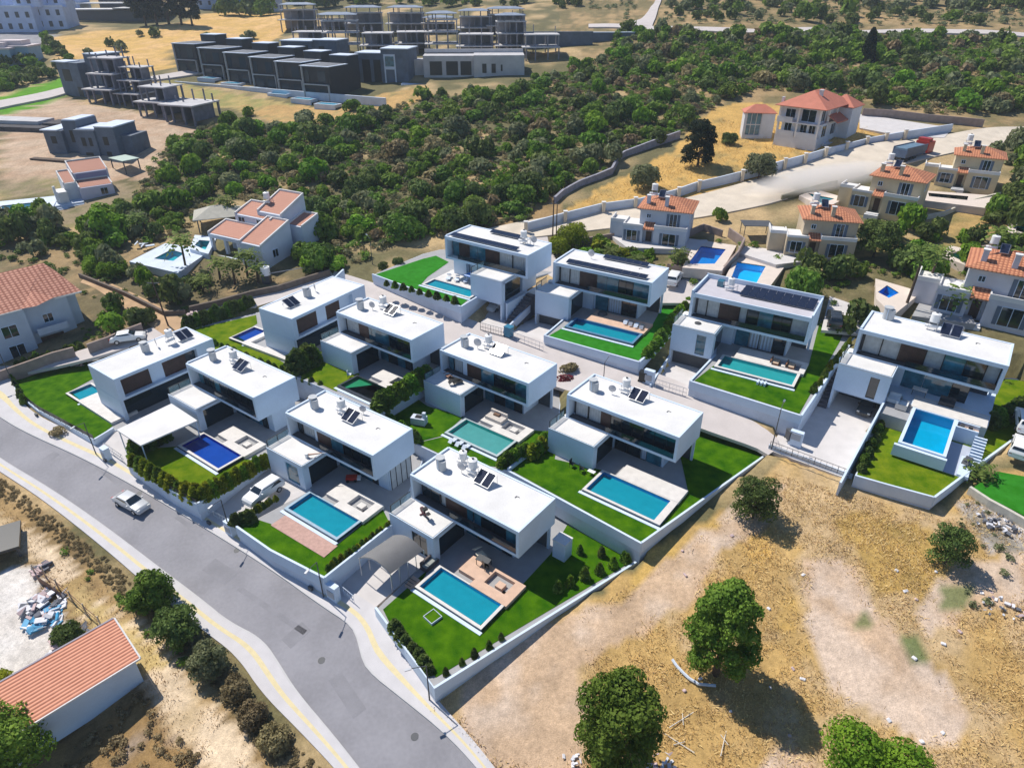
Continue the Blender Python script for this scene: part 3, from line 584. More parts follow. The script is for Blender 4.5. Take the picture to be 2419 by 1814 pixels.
def wall(name, pts, h, th, m, label, cat='wall', group=None, base=None, drop=.6, cap=None):
    """pts world points; wall top = point z + h"""
    mb = MB(); P = [Vector(p) for p in pts]; n = len(P); L = []; Rr = []
    for i in range(n):
        d = ((P[min(i+1, n-1)]-P[max(i-1, 0)]).xy).normalized(); nrm = Vector((-d.y, d.x))
        L.append(P[i].xy+nrm*th/2); Rr.append(P[i].xy-nrm*th/2)
    vs = []
    for i in range(n):
        zb = P[i].z-drop; zt = P[i].z+h
        vs += [(*L[i], zb), (*Rr[i], zb), (*Rr[i], zt), (*L[i], zt)]
    fs = [(0,1,2,3), (4*(n-1)+3, 4*(n-1)+2, 4*(n-1)+1, 4*(n-1))]
    for i in range(n-1):
        a, b = 4*i, 4*i+4
        fs += [(a+3,a+2,b+2,b+3), (a+1,a,b,b+1), (a,a+3,b+3,b), (a+2,a+1,b+1,b+2)]
    mb.add(vs, fs); o = mb.build(name, m)
    bm = bmesh.new(); bm.from_mesh(o.data); bmesh.ops.recalc_face_normals(bm, faces=bm.faces); bm.to_mesh(o.data); bm.free()
    return tag(o, label, cat, group)
bpy.data.objects.remove(B4)
wall('garden_wall', [a_, b_, c_], 5.6, .3, WHITE_SHADE, 'tall white screen wall rising behind the flat roof of the blue-ended villa', drop=.5)
# villa 13 stands on a higher terrace than its lawn
t13 = MB(); q = [LW('13', x, y) for x, y in ((4.6,-1.4),(7.0,-1.4),(13.9,-1.2),(13.9,7),(-.6,7),(-.6,3.1),(4.6,3.1))]
t13.prism([(p.x, p.y) for p in q], q[0].z, q[0].z-3.4); o = t13.build('terrace', WHITE_SHADE); o['kind'] = 'structure'
t13 = MB(); q = [LW('13', x, y) for x, y in ((4.7,-4.9),(7.2,-4.9),(7.2,-1.42),(4.7,-1.42))]
t13.prism([(p.x, p.y) for p in q], q[0].z-.05, q[0].z-3.4); o = t13.build('terrace', PAVE); o['kind'] = 'structure'
# ------------------------------------------------------------------ pools
def pool(n, label, rect, deck, notch, pit, basin, tint, rim=.42, depth=1.2, coping=STONE, deckm=STONE, shell=DKTILE, wide=None, ext=None, low=0.):
    """rect/deck in villa-local metres: x0,x1,y0,y1"""
    X, Y, Z, a, s = VI[n]; v = tag(empty('swimming_pool', (X, Y, Z+ZC), R(a), s), label, 'pool', 'swimming pools of the white villas')
    x0, x1, y0, y1 = rect; t = .30; zt = rim
    wr = wide or t
    B('coping', coping, v, (x0,x0+t,y0,y1,zt-.08,zt), (x0+t,x1-wr,y0,y0+t,zt-.08,zt), (x1-wr,x1,y0,y1,zt-.08,zt), (x0+t,x1-wr,y1-t*.5,y1,zt-.08,zt))
    B('pool_shell', shell, v, (x0+.02,x0+t-.02,y0+.02,y1-.02,-1.0-low,zt-.081), (x0+t-.02,x1-wr+.02,y0+.02,y0+t-.02,-1.0-low,zt-.081), (x1-wr+.02,x1-.02,y0+.02,y1-.02,-1.-low,zt-.081), (x0+t,x1-wr,y1-t*.5+.01,y1-.01,-1.,zt-.081))
    B('basin', basin, v, (x0+t-.015,x1-wr+.015,y0+t-.015,y1-.14,zt-depth-.1,zt-depth), (x0+t-.015,x0+t,y0+t,y1-.15,zt-depth,zt-.12), (x1-wr,x1-wr+.015,y0+t,y1-.15,zt-depth,zt-.12), (x0+t,x1-wr,y0+t-.015,y0+t,zt-depth,zt-.12), (x0+t,x1-wr,y1-.165,y1-.15,zt-depth,zt-.12))
    wb = MB(); wb.add([(x0+t,y0+t,zt-.12),(x1-wr,y0+t,zt-.12),(x1-wr,y1-.15,zt-.12),(x0+t,y1-.15,zt-.12)], [(0,1,2,3)]); wb.build('water', tint, v)
    B('plinth', WHITE_SHADE, v, (x0-.25,x1+.15,y0-.38,y0-.02,-.05,.14-low))
    if deck:
        dx0, dx1, dy0, dy1 = deck; bx = []
        if pit:
            px0, px1, py0, py1 = pit
            bx = [(dx0,px0,dy0,dy1,0,zt+.02),(px1,dx1,dy0,dy1,0,zt+.02),(px0,px1,dy0,py0,0,zt+.02),(px0,px1,py1,dy1,0,zt+.02)]
        else: bx = [(dx0,dx1,dy0,dy1,0,zt+.02)]
        if notch: bx.append((notch[0],notch[1],notch[2],notch[3],-.6,zt+.019))
        dk = B('deck', deckm, v, *bx)
        if pit:
            # sunken seating: benches round a low table with steps
            B('pit_floor', deckm, dk, (px0,px1,py0,py1,-.45,-.30))
            B('bench', deckm, dk, (px0+.02,px0+.5,py0+.02,py1-.5,-.3,.0), (px0+.5,px1-.02,py1-.5,py1-.02,-.3,.0), (px1-.55,px1-.02,py0+.02,py1-1.1,-.3,.02))
            B('low_table', deckm, dk, (px0+1.0,px0+1.8,py0+.35,py0+1.1,-.3,.35))
    return v
WT = {k: water_mat('water_'+k, c) for k, c in {'teal': (.45,.92,.92), 'blue': (.15,.84,.99), 'deep': (.15,.40,.97), 'green': (.25,.80,.55), 'sea': (.25,.92,.96)}.items()}
def bas(nm, c): return mat('basin_'+nm, c, .4, .08, 1.4)
STD = dict(rect=(6.55,14.5,-6.6,-3.2), deck=(8.35,14.7,-2.5,-.3), notch=(10.4,14.7,-3.35,-2.501), pit=(11.3,13.7,-2.3,-.6))
def std(**k): d = dict(STD); d.update(k); return d
pool('7', 'light blue pool with a peach tiled deck near the arched carport', **std(basin=bas('azure', (.0,.50,.86)), tint=WT['blue'], deckm=PEACH))
pool('6', 'medium blue pool above the pink brick patio', **std(basin=bas('blue', (.0,.36,.68)), tint=WT['blue'], coping=mat('blue_coping', (.28,.40,.50), .5, .1, 2.)))
pool('2', 'royal blue pool inside the yellow green hedge by the road', **std(basin=bas('royal', (.0,.025,.55)), tint=WT['deep'], shell=mat('navy_tile', (.01,.015,.10), .3, .1, 3.)))
pool('5', 'dark green pool beside the yellowing lawn in the middle of the estate', **std(rect=(6.55,14.0,-6.5,-3.2), deck=(8.3,14.2,-2.4,-.2), notch=(10.4,14.2,-3.3,-2.401), pit=(11.2,13.4,-2.2,-.5), basin=bas('green', (.01,.14,.09)), tint=WT['green'], shell=mat('black_tile', (.012,.02,.03), .3, .1, 3.), coping=mat('black_coping', (.02,.03,.045), .4, .1, 3.)))
pool('8', 'turquoise pool with pale furniture on its deck in the centre of the estate', **std(rect=(6.6,14.4,-7.0,-3.2), basin=bas('turq', (.04,.55,.52)), tint=WT['teal'], coping=mat('pale_coping', (.42,.50,.52), .5, .1, 2.)))
pool('9', 'long rectangular blue pool with a plain white terrace strip beside the wide lawn', (6.6,15.5,-6.7,-2.6), (8.3,15.5,-2.59,-.2), None, None, bas('ocean', (.0,.40,.84)), WT['blue'], wide=.75)
pool('11', 'deep blue pool with a peach deck above the long retaining wall of the upper row', (4.7,13.9,-5.4,-2.3), (6.2,14.0,-2.29,.9), None, None, bas('cobalt', (.0,.26,.62)), WT['blue'], rim=.40, deckm=PEACH, coping=mat('blue_coping2', (.10,.22,.36), .5, .1, 2.))
pool('12', 'teal pool with three white steps at its front on the upper row lawn', (5.2,13.9,-5.2,-1.9), (6.5,14.2,-1.89,1.0), None, (10.6,13.6,-1.5,.4), bas('sea', (.02,.55,.62)), WT['sea'], rim=.40)
pool('13', 'raised square blue pool with high white walls at the right end of the estate', (7.2,11.3,-9.7,-2.0), (7.0,13.8,-1.99,.7), None, None, bas('lagoon', (.0,.42,.66)), WT['sea'], rim=.12, shell=WHITE_SHADE, coping=WHITE_SHADE, low=1.4)
pool('10', 'narrow bright blue pool at the top of the estate beside a plant bed', (-1.2,7.2,-4.1,-1.5), (-1.0,6.0,-1.49,2.6), None, None, bas('blue2', (.0,.40,.68)), WT['blue'], rim=.25)
pool('1', 'small turquoise pool at the end of the villa by the road corner', (-1.6,1.9,9.3,12.9), (-1.6,1.8,.8,9.29), None, None, bas('turq2', (.02,.35,.50)), WT['blue'], rim=.40, shell=mat('brown_tile', (.10,.05,.04), .5, .2, 2.))
pool('4', 'tiny royal blue pool at the end of the blue-ended villa', (-1.2,3.4,10.0,13.0), (-1.3,3.2,1.2,9.99), None, (-.4,2.4,6.2,9.2), bas('royal2', (.0,.04,.50)), WT['deep'], rim=.40)
# steps out of the teal pool
st = tag(empty('pool_steps', LW('12', 10.2, -5.9), R(VI['12'][3])), 'three white stepping slabs against the front of the teal pool', 'steps')
for i in range(3): B('step', WHITE_SHADE, st, (i*.42,i*.42+.22,-.35,.45,0,.42))
# ------------------------------------------------------------------ roof gear: solar water heaters, panel fields
def heater(loc, rz, label, s=1., tank=True, panels=2, flip=1):
    h = tag(empty('solar_water_heater', loc, rz, s), label, 'water heater', 'solar water heaters on flat roofs')
    if tank:
        mb = MB()
        for x in (-.45,.45):
            for y in (-.35,.35): mb.tube((x,y,0),(x*.9,y*.9,1.05),.03,n=6)
        mb.box(-.5,.5,-.4,-.36,1.0,1.04); mb.box(-.5,.5,.36,.4,1.0,1.04); mb.box(-.5,-.46,-.36,.36,1.001,1.039); mb.box(.46,.5,-.36,.36,1.001,1.039); mb.build('stand', STEEL, h)
        tk = MB(); tk.tube((0,0,1.04),(0,0,1.95),.48,n=20).tube((0,0,1.95),(0,0,2.08),.46,.15,n=20); t_ = tk.build('tank', LAMW, h)
        MB().tube((0,0,2.08),(0,0,2.16),.14,n=10).build('lid', DKGREY, t_)
        MB().tube((-.75,-.15,.45),(.55,-.15,.5),.19,n=14).build('boiler', LAMW, h)
    for i in range(panels):
        c = (1.35+i*1.02, -.35, .62); mb = MB(); mb.obox(c, (.98,1.7,.09), 0, R(28*flip)); p = mb.build('collector', STEEL, h)
        mb = MB(); M = Matrix.Rotation(R(28*flip), 3, 'X'); up = M@Vector((0,0,.052)); mb.obox(Vector(c)+up, (.88,1.6,.012), 0, R(28*flip)); mb.build('absorber', PANEL, p)
    mb = MB(); mb.tube((1.0,.35,0),(1.0,.35,1.0),.025,n=5).tube((.9+panels*1.02,.35,0),(.9+panels*1.02,.35,1.),.025,n=5).tube((.5,0,.5),(1.0,.2,.9),.03,n=5); mb.build('pipe', STEEL, h)
    return h
def dish(loc, rz, label, s=1):
    h = tag(empty('satellite_dish', loc, rz, s), label, 'dish', 'satellite dishes on roofs')
    MB().tube((0,0,0),(0,0,.55),.03,n=6).build('mast', STEEL, h)
    mb = MB(); n = 14; vs = [(0,.12,.75)]
    for k in (1, 2):
        for i in range(n):
            t = 2*math.pi*i/n; r = .22*k; vs.append((r*math.cos(t), .12-.09*(k/2)**2*1.2-r*.25*math.sin(t)*0, .75+r*math.sin(t)))
    fs = [(0,1+i,1+(i+1)%n) for i in range(n)]+[(1+i,1+n+i,1+n+(i+1)%n,1+(i+1)%n) for i in range(n)]
    mb.add(vs, fs); mb.build('reflector', mat('dish_grey', (.5,.5,.52), .5), h); MB().tube((0,.1,.75),(0,-.25,.75),.015,n=5).build('feed_arm', STEEL, h)
    return h
H1_ = 6.14
for n, lab, pos in (('7','on the villa beside the arched carport',(5.0,3.9)),('6','on the villa by the pink brick patio',(5.3,3.6)),('2','on the villa with the royal blue pool',(5.0,3.6)),('5','on the villa above the dark green pool',(4.4,4.4)),('8','on the villa with the cluttered roof terrace',(4.6,4.0)),('9','on the villa beside the wide lawn',(5.0,4.3)),('13','on the villa at the right end of the estate',(6.2,4.6))):
    s = VI[n][4]; heater(LW(n, *pos, H1_*s), R(VI[n][3]), 'white tank and twin solar collectors '+lab, .95*s)
heater(LW('7', 3.2, 4.5, H1_), R(VI['7'][3]+8), 'extra white tank behind the chimney of the villa beside the arched carport', .85, panels=0)
dish(LW('7', 3.9, 3.4, H1_), R(150), 'grey satellite dish between the tanks nearest the arched carport', 1.1)
dish(LW('6', 7.2, 4.9, H1_), R(170), 'grey dish near the rear roof edge above the pink brick patio', .9)
dish(LW('2', 3.4, 4.6, H1_), R(160), 'grey dish on the roof of the villa with the royal blue pool', 1.1)
dish(LW('5', 3.3, 3.4, H1_), R(160), 'grey dish on the roof of the villa above the dark green pool', 1.)
dish(LW('8', 3.5, 3.2, H1_), R(160), 'grey dish on the roof of the villa with the cluttered terrace', 1.2)
dish(LW('9', 3.9, 3.2, H1_), R(160), 'grey dish on the roof of the villa beside the wide lawn', 1.)
heater(LW('1', 9.6, 3.4, H1_), R(VI['1'][3]), 'white tank and twin collectors on the villa at the left road corner', .95)
dish(LW('1', 7.9, 3.9, H1_), R(120), 'small grey dish beside the chimney of the left road corner villa', 1.1)
heater(LW('4', 1.2, 3.6, H1_), R(VI['4'][3]), 'pair of dark collectors at the roof end of the blue-ended villa', .95, tank=False)
dish(LW('4', 8.1, 4.2, H1_), R(120), 'small dish beside the chimney of the blue-ended villa', 1.1)
def pv(n, x0, x1, y, nn, label, w_=.95, rows=1):
    X, Y, Z, a, s = VI[n]; h = tag(empty('solar_panel_row', (X, Y, Z+ZC+H1_*s), R(a), s), label, 'solar panels')
    for r in range(rows):
        for i in range(nn):
            a0 = x0+(x1-x0)*i/nn; a1 = a0+(x1-x0)/nn-.03; mb = MB(); c = ((a0+a1)/2, y+r*1.0, .33); mb.obox(c, (a1-a0, w_, .04), 0, R(10)); mb.build('panel', PANEL, h)
    B('rail', STEEL, h, *[(x0, x1, y+r*1.0-.3, y+r*1.0-.26, .1, .14) for r in range(rows)], *[(x0, x1, y+r*1.0+.3, y+r*1.0+.34, .2, .24) for r in range(rows)])
pv('10', .7, 11.6, .75, 10, 'long black panel row along the front roof edge of the top left upper villa')
pv('10', 4.4, 9.6, 4.9, 5, 'short black panel row along the rear roof edge of the top left upper villa')
pv('11', 1.6, 12.6, .9, 10, 'long black panel row along the front roof edge of the villa with the peach deck')
pv('11', 5.0, 11.2, 4.9, 6, 'short black panel row along the rear roof edge of the villa with the peach deck')
pv('12', 5.0, 13.2, 2.6, 9, 'field of black panels filling the sunken roof beside the teal pool villa', rows=3)
heater(LW('10', 10.6, 3.6, H1_*1.11), R(VI['10'][3]), 'white tank at the right end of the roof of the top left upper villa', 1., panels=0)
dish(LW('10', 12.0, 3.9, H1_*1.11), R(150), 'dish at the right end of the top left upper villa roof', 1.2)
dish(LW('11', 3.6, 3.8, H1_*1.11), R(150), 'dish on the roof of the villa with the peach deck', 1.2)
heater(LW('12', 3.6, 3.2, H1_*1.11), R(VI['12'][3]), 'tank and pipes beside the panel field on the sunken roof', .9, panels=0)
# villa 12: roof sunk behind a raised parapet
X_, Y_, Z_, a_, s_ = VI['12']; rp_ = tag(empty('roof_parapet', (X_, Y_, Z_+ZC), R(a_), s_), 'raised grey white rim round the roof of the teal pool villa', 'parapet')
B('rim', WHITE_SHADE, rp_, (0,13.6,5.70,5.88,6.2,6.75), (0,.2,0,5.7,6.2,6.6), (13.42,13.6,0,5.7,6.2,6.6), (.2,13.42,-.0,.15,6.2,6.3))
B('roof_sheet', mat('grey_roof', (.50,.48,.52), .9, .05, 1.), rp_, (.22,13.4,.22,5.68,6.15,6.19)); B('hatch', BLUEG, rp_, (1.9,2.6,3.6,4.5,6.19,6.9))
# ------------------------------------------------------------------ garden walls with low parapets round the terraces
def edge(n, idx, h, label, m=WHITE_SHADE, th=.22, group='white garden walls'):
    P = ppoly(n); q = [P[i] for i in idx]; return wall('garden_wall', q, h, th, m, label, 'wall', group, drop=.9)
edge('7', [2,3,4], .35, 'long white wall between the nearest lawn and the dry lot')
edge('7', [4,5,6], .02, 'grey white step wall at the rear right of the nearest lawn')
edge('9', [0,1], .25, 'white retaining wall between the wide upper lawn and the nearest lawn')
edge('9', [1,2], .35, 'white wall between the wide lawn with the rectangular pool and the dry lot')
edge('9', [2,3], .35, 'short white wall with a dark rail at the lane end of the wide lawn')
edge('9', [3,4], .35, 'low white wall between the wide lawn and the lane')
edge('9', [5,0], .5, 'white wall dividing the turquoise pool garden from the wide lawn')
edge('6', [2,3,4], .45, 'white road wall in front of the garden with the pink brick patio')
edge('6', [4,5], .5, 'white wall sloping up beside the arched carport')
edge('2', [1,2], .45, 'white road wall in front of the yellow green hedge')
edge('2', [2,3], .5, 'white wall between the yellow green hedge and the drive with the white car')
edge('1', [0,1,2,3], .35, 'curved white road wall with a dark fence round the left corner lawn')
edge('1', [3,4], .5, 'white return wall beside the left carport entrance')
edge('11', [0,1], .22, 'long white retaining wall below the lawn with the peach deck pool'); edge('11', [1,2], .22, 'white side wall right of the lawn with the peach deck pool'); edge('11', [0,5], .22, 'white wall dropping beside the drive left of the peach deck pool')
edge('12', [0,1], .22, 'long white retaining wall below the teal pool lawn'); edge('12', [1,2], .22, 'white side wall between the teal pool lawn and the long white drive'); edge('12', [0,5], .22, 'white wall beside the gated drive left of the teal pool')
edge('13', [0,1,2], .35, 'white wall below the lawn of the raised pool facing the dry lot'); edge('13', [2,3,4], .35, 'white boundary wall running up to the right picture edge')
edge('10', [0,1], .22, 'white retaining wall below the plant bed of the topmost pool'); edge('10', [1,2,3], .22, 'white wall between the topmost pool and its garage yard')
edge('5', [1,2], .02, 'low grey wall behind the villa with the pink patio, below the green pool')
wall('garden_wall', [LW('13', 4.6, -1.4), LW('13', 4.5, -9), LW('13', 4.2, -17.5, -1.7)], .3, .2, WHITE_SHADE, 'thin white wall with glass rail between the long drive and the raised pool lawn', drop=3)
wall('garden_wall', [PZ(1600,818,-43.6), PZ(1535,918,-44.2)], .6, .2, WHITE_SHADE, 'white wall left of the gated drive of the teal pool villa')
wall('garden_wall', [PZ(1290,690,-41.5), PZ(1190,790,-43.2)], .6, .25, WALLW_SHADE, 'pale sloping wall between the two upper garage yards')
wall('garden_wall', [LW('10', 12.0, -2.5), LW('10', 12.3, 5.5)], .1, .3, WHITE_SHADE, 'tall white flank wall of the topmost villa', drop=4)
wall('garden_wall', [G(1815,1058), G(2012,1130)], .5, .25, WALLW_SHADE, 'low white wall with a thin rail closing the long white drive')
# carports
v = tag(empty('carport', LW('2', -7.2, -1.5), R(VI['2'][3])), 'flat white carport roof beside the villa with the royal blue pool', 'carport')
MBc = MB(); q = [PZ(x, y, -44.3) for x, y in ((275,1015),(332,1052),(466,993),(405,953))]; q = [p-v.location for p in q]
Mi = Matrix.Rotation(-R(VI['2'][3]), 3, 'Z'); q = [Mi@p for p in q]
MBc.prism([(p.x, p.y) for p in q], 2.62, 2.46); MBc.build('roof', ROOFW, v)
for p in q: cxy = (p.x*.95+sum(t.x for t in q)/4*.05, p.y*.95+sum(t.y for t in q)/4*.05); MB().tube((*cxy, -2.5), (*cxy, 2.46), .07, n=8).build('post', WHITE_SHADE, v)
# arched carport: vault of grey fabric
p0, p1, p2, p3 = PZ(848,1318,-46.4), PZ(922,1355,-46.4), PZ(1000,1302,-46.4), PZ(928,1262,-46.4)
cpt = tag(empty('carport', p0, 0), 'grey arched fabric carport between the two nearest villas', 'carport')
e1 = (p1-p0); e2 = ((p3-p0)+(p2-p1))/2; mb = MB(); vs = []; na, nb = 14, 8
for k in (0, 1):
    for j in range(nb+1):
        for i in range(na+1):
            u = i/na; h = 0.8*math.sin(math.pi*u)**.9; p = e1*u+e2*(j/nb); vs.append((p.x, p.y, h-.04*k))
W1 = na+1; off = W1*(nb+1); fs = []
for j in range(nb):
    for i in range(na):
        a = j*W1+i; fs += [(a,a+1,a+1+W1,a+W1), (off+a+W1,off+a+1+W1,off+a+1,off+a)]
mb.add(vs, fs); mb.build('canopy', mat('grey_canopy', (.17,.168,.17), .75, .06, 1.), cpt, smooth=True)
for j in range(5):
    mb = MB(); pr = None
    for i in range(13):
        u = i/12; p = e1*u+e2*(j/4); q_ = Vector((p.x, p.y, 0.8*math.sin(math.pi*u)**.9-.09))
        if pr: mb.tube(pr, q_, .035, n=5, caps=False)
        pr = q_
    mb.tube(e2*(j/4), e2*(j/4)+Vector((0,0,-2.3)), .04, n=6).tube(e1+e2*(j/4), e1+e2*(j/4)+Vector((0,0,-2.3)), .04, n=6); mb.build('hoop', STEEL, cpt)
# ------------------------------------------------------------------ tiled villas and other buildings
def win(parent, x0, x1, z0, z1, y, shut=True, axis='y', sgn=-1, col=None):
    """window in a wall facing -y (axis y) or facing sgn*x (axis x); proud of the wall"""
    sc = col or mat('grey_blue_shutter', (.10,.14,.20), .6)
    def bx(a0, a1, d0, d1, c0, c1):
        if axis == 'y': return (a0, a1, min(y+sgn*d0, y+sgn*d1), max(y+sgn*d0, y+sgn*d1), c0, c1)
        return (min(y+sgn*d0, y+sgn*d1), max(y+sgn*d0, y+sgn*d1), a0, a1, c0, c1)
    f = B('window', WHITE_SHADE, parent, bx(x0,x1,.0,.05,z0-.07,z0), bx(x0,x1,.0,.05,z1,z1+.07), bx(x0-.06,x0,.0,.05,z0-.07,z1+.07), bx(x1,x1+.06,.0,.05,z0-.07,z1+.07), bx((x0+x1)/2-.03,(x0+x1)/2+.03,.021,.05,z0,z1))
    B('pane', GLASS, f, bx(x0,x1,.003,.02,z0,z1))
    if shut: B('shutter', sc, f, bx(x0-.5,x0-.08,.005,.05,z0,z1)); B('shutter', sc, f, bx(x1+.08,x1+.5,.005,.05,z0,z1))
    return f
def span_house(pl, pr, label, wm, lvl=None, s_w=10.0, plinth=0., tank=True, tlabel='', yaw=0):
    a, b = G(*pl), G(*pr); d = (b-a).xy; s = d.length/s_w; rz = math.atan2(d.y, d.x)+R(yaw)
    z = max(a.z, b.z)+.15+plinth
    v = tag(empty('tiled_villa', (a.x, a.y, z), rz, s), label, 'house', 'villas with terracotta roofs along the dirt road')
    lo = -2.2-plinth
    B('wall', wm, v, (0,3.2,0,4.2,lo,2.95), (-2.4,0,1.6,5.2,lo,2.9), (3.2,4.9,1.0,4.2,lo,2.6), (4.9,10,0,1.5,lo,2.9), (2.3,10,1.5,8,lo,5.55))
    B('terrace_floor', ROOFW, v, (.15,3.05,.15,4.1,2.951,3.0), (-2.25,-.01,1.75,5.05,2.901,2.95), (5.05,9.85,.15,1.45,2.901,2.95))
    B('parapet', ROOFW, v, (0,3.2,0,.15,2.951,3.3), (0,.15,.15,4.2,2.951,3.3), (4.9,10,0,.15,2.901,3.45), (9.85,10,.15,1.5,2.901,3.45), (4.9,5.05,.15,1.5,2.901,3.45), (-2.4,0,1.6,1.75,2.901,3.4), (-2.4,-2.25,1.75,5.2,2.901,3.4))
    rf = MB().hip(2.3,10,1.5,8,5.6,7.0,.5).build('roof', TERRA, v)
    B('ridge_cap', TERRA, rf, (5.7,6.6,4.6,4.9,6.96,7.06))
    for cx, cy, h in ((3.0,2.3,7.3),(5.9,2.0,7.4)):
        c = B('chimney', wm, rf, (cx,cx+.55,cy,cy+.55,5.2,h)); B('chimney_cap', ROOFW, c, (cx-.08,cx+.63,cy-.08,cy+.63,h,h+.12))
    pr_ = MB(); pr_.prism([(3.2,-.15),(4.95,-.15),(4.95,1.6),(3.2,1.6)], [2.75,2.75,3.5,3.5], [2.6,2.6,3.35,3.35]); pr_.build('porch_roof', TERRA, v)
    B('door', mat('door_brown', (.06,.03,.02), .5), v, (3.6,4.5,.94,.998,.0,2.1)); B('step', ROOFW, v, (3.0,5.1,-1.3,-.01,lo,-.15), (3.1,5.0,-.9,-.011,-.149,0))
    win(v, .7, 2.3, .6, 2.3, 0); win(v, 6.4, 8.4, .2, 2.3, 0); win(v, 7.0, 8.1, 3.0, 5.0, 1.5); win(v, 3.4, 4.0, 4.1, 4.7, 1.5, False); win(v, 2.2, 3.6, 1.0, 2.2, 10, axis='x', sgn=1) if 0 else win(v, 4.0, 5.2, 3.6, 4.8, 10, False, 'x', 1)
    if tank:
        p = v.matrix_basis @ Vector((3.6, 4.4, 6.6))
        M = Matrix.Translation(v.location) @ Matrix.Rotation(rz, 4, 'Z') @ Matrix.Scale(s, 4); p = M @ Vector((3.7, 4.6, 6.7))
        heater(p, rz, tlabel, 1.05, panels=1)
    return v
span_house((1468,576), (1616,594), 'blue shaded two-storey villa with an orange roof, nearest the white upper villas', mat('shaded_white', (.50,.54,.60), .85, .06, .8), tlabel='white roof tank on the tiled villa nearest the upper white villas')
span_house((1850,607), (2012,618), 'beige tiled villa above the light blue pool with palm trees in front', BEIGE, tlabel='white roof tank on the beige villa above the light blue pool')
span_house((2000,500), (2150,532), 'beige tiled villa on a plinth beside the dry yellow plot', CREAM, plinth=.5, tlabel='white roof tank on the tiled villa above the yellow plot')
span_house((2205,438), (2345,462), 'cream tiled villa behind the narrow dark pool, furthest along the dirt road', CREAM, tlabel='white roof tank on the tiled villa furthest along the dirt road')
span_house((2195,740), (2440,800), 'grey white tiled villa at the right picture edge beside palm trees', mat('grey_white', (.56,.56,.60), .85, .06, .8), tlabel='grey roof tank on the tiled villa at the right picture edge')
# big three-storey villa beyond the dirt road
a, b = G(1826,338), G(1923,358); d = (b-a).xy; s = d.length/10; 
v = tag(empty('tiled_mansion', (a.x, a.y, min(a.z,b.z)), math.atan2(d.y, d.x), s), 'large unfinished three-storey white villa with a wide red hipped roof', 'house'); v.scale.z = s*1.14
GW = mat('mansion_white', (.60,.62,.66), .85, .08, .6)
B('wall', GW, v, (0,10,0,14,-1.5,2.2), (.8,10,1.0,14,2.2,4.9), (0,9.2,.9,14,4.9,7.6), (10,11.2,4,13,-1.5,1.0), (6,12.6,11,17,-1,7.2))
rf = MB().hip(-.4,10.8,-.4,15,7.9,10.6,.4).build('roof', mat('red_roof', (.50,.17,.11), .8, .10, .8), v)
MB().hip(6,12.6,11,17.4,7.4,9.4,.3).build('rear_roof', MATS['red_roof'], v)
c = B('chimney', ROOFW, rf, (6.6,7.3,4.6,5.3,8.6,10.6)); B('chimney_cap', ROOFW, c, (6.5,7.4,4.5,5.4,10.6,10.8)); B('chimney', ROOFW, rf, (-.6,.0,1.6,2.2,4.9,9.2))
pr_ = MB(); pr_.prism([(9.8,4.5),(12.2,4.5),(12.2,10.8),(9.8,10.8)], [6.4,5.2,5.2,6.4], [6.2,5.0,5.0,6.2]); pr_.build('lean_to_roof', MATS['red_roof'], v)
for x in (0.1, 4.6, 9.5): B('column', ROOFW, v, (x,x+.4,-.05,.35,2.2,7.9))
for y in (4.5, 9.0, 13.4): B('column', ROOFW, v, (9.62,10.02,y,y+.4,2.2,7.9))
B('balcony', GW, v, (-.1,10.1,-.1,1.0,4.7,4.95), (9.2,10.1,1.0,14,4.7,4.951), (-.1,3.6,-.1,0.02,4.951,5.8)); B('parapet', GW, v, (.5,4.4,-.02,.1,2.2,3.2), (5,9.5,-.02,.1,2.2,3.2))
for x0, x1, z0, z1, y in ((1.4,3.6,5.6,7.2,.9),(5.2,8.4,5.2,7.4,.9),(1.6,3.2,2.4,4.5,1.0),(5.4,6.8,2.4,4.5,1.0),(7.4,8.8,2.4,4.5,1.0)): win(v, x0, x1, z0, z1, y, False)
for y0, y1, z0, z1 in ((2,4,5.3,7.3),(6,7,5.6,7.2)): win(v, y0, y1, z0, z1, 9.2, False, 'x', 1)
for y0, y1, z0, z1 in ((2,4.2,2.4,4.5),(7,9.6,2.4,4.4)): win(v, y0, y1, z0, z1, 10, False, 'x', 1)
# glazed wing left of it
a, b = G(1752,322), G(1815,318); d = (b-a).xy; s = 1.
v = tag(empty('glazed_wing', a, math.atan2(d.y, d.x)+R(-12)), 'tall glazed pavilion with a small red roof beside the large white villa', 'pavilion')
B('wall', GW, v, (0,.5,0,4,-1,5), (3.8,6.6,0,4,-1,5), (.5,3.8,.6,4,-1,5), (.5,3.8,0,.6,-1,.3)); MB().hip(0,6.6,0,4.4,5.1,6.6,.3).build('roof', MATS['red_roof'], v)
f = B('window', ROOFW, v, *[(x,x+.12,.3,.42,.3,5) for x in (.5,1.5,2.6,3.68)], (.62,3.68,.31,.41,2.4,2.6)); B('pane', BLUEG, f, (.55,3.75,.45,.5,.3,4.95))
wall('garden_wall', [G(x, y) for x, y in ((1245,548),(1330,525),(1420,502),(1510,490),(1590,470),(1640,452),(1700,438),(1750,425),(1800,412),(1850,398),(1900,385),(1950,370),(2000,358),(2050,345),(2130,330),(2245,312))], 1.7, .3, WALLW_SHADE, 'long white wall with cream piers between the dirt road and the large red-roofed villa')
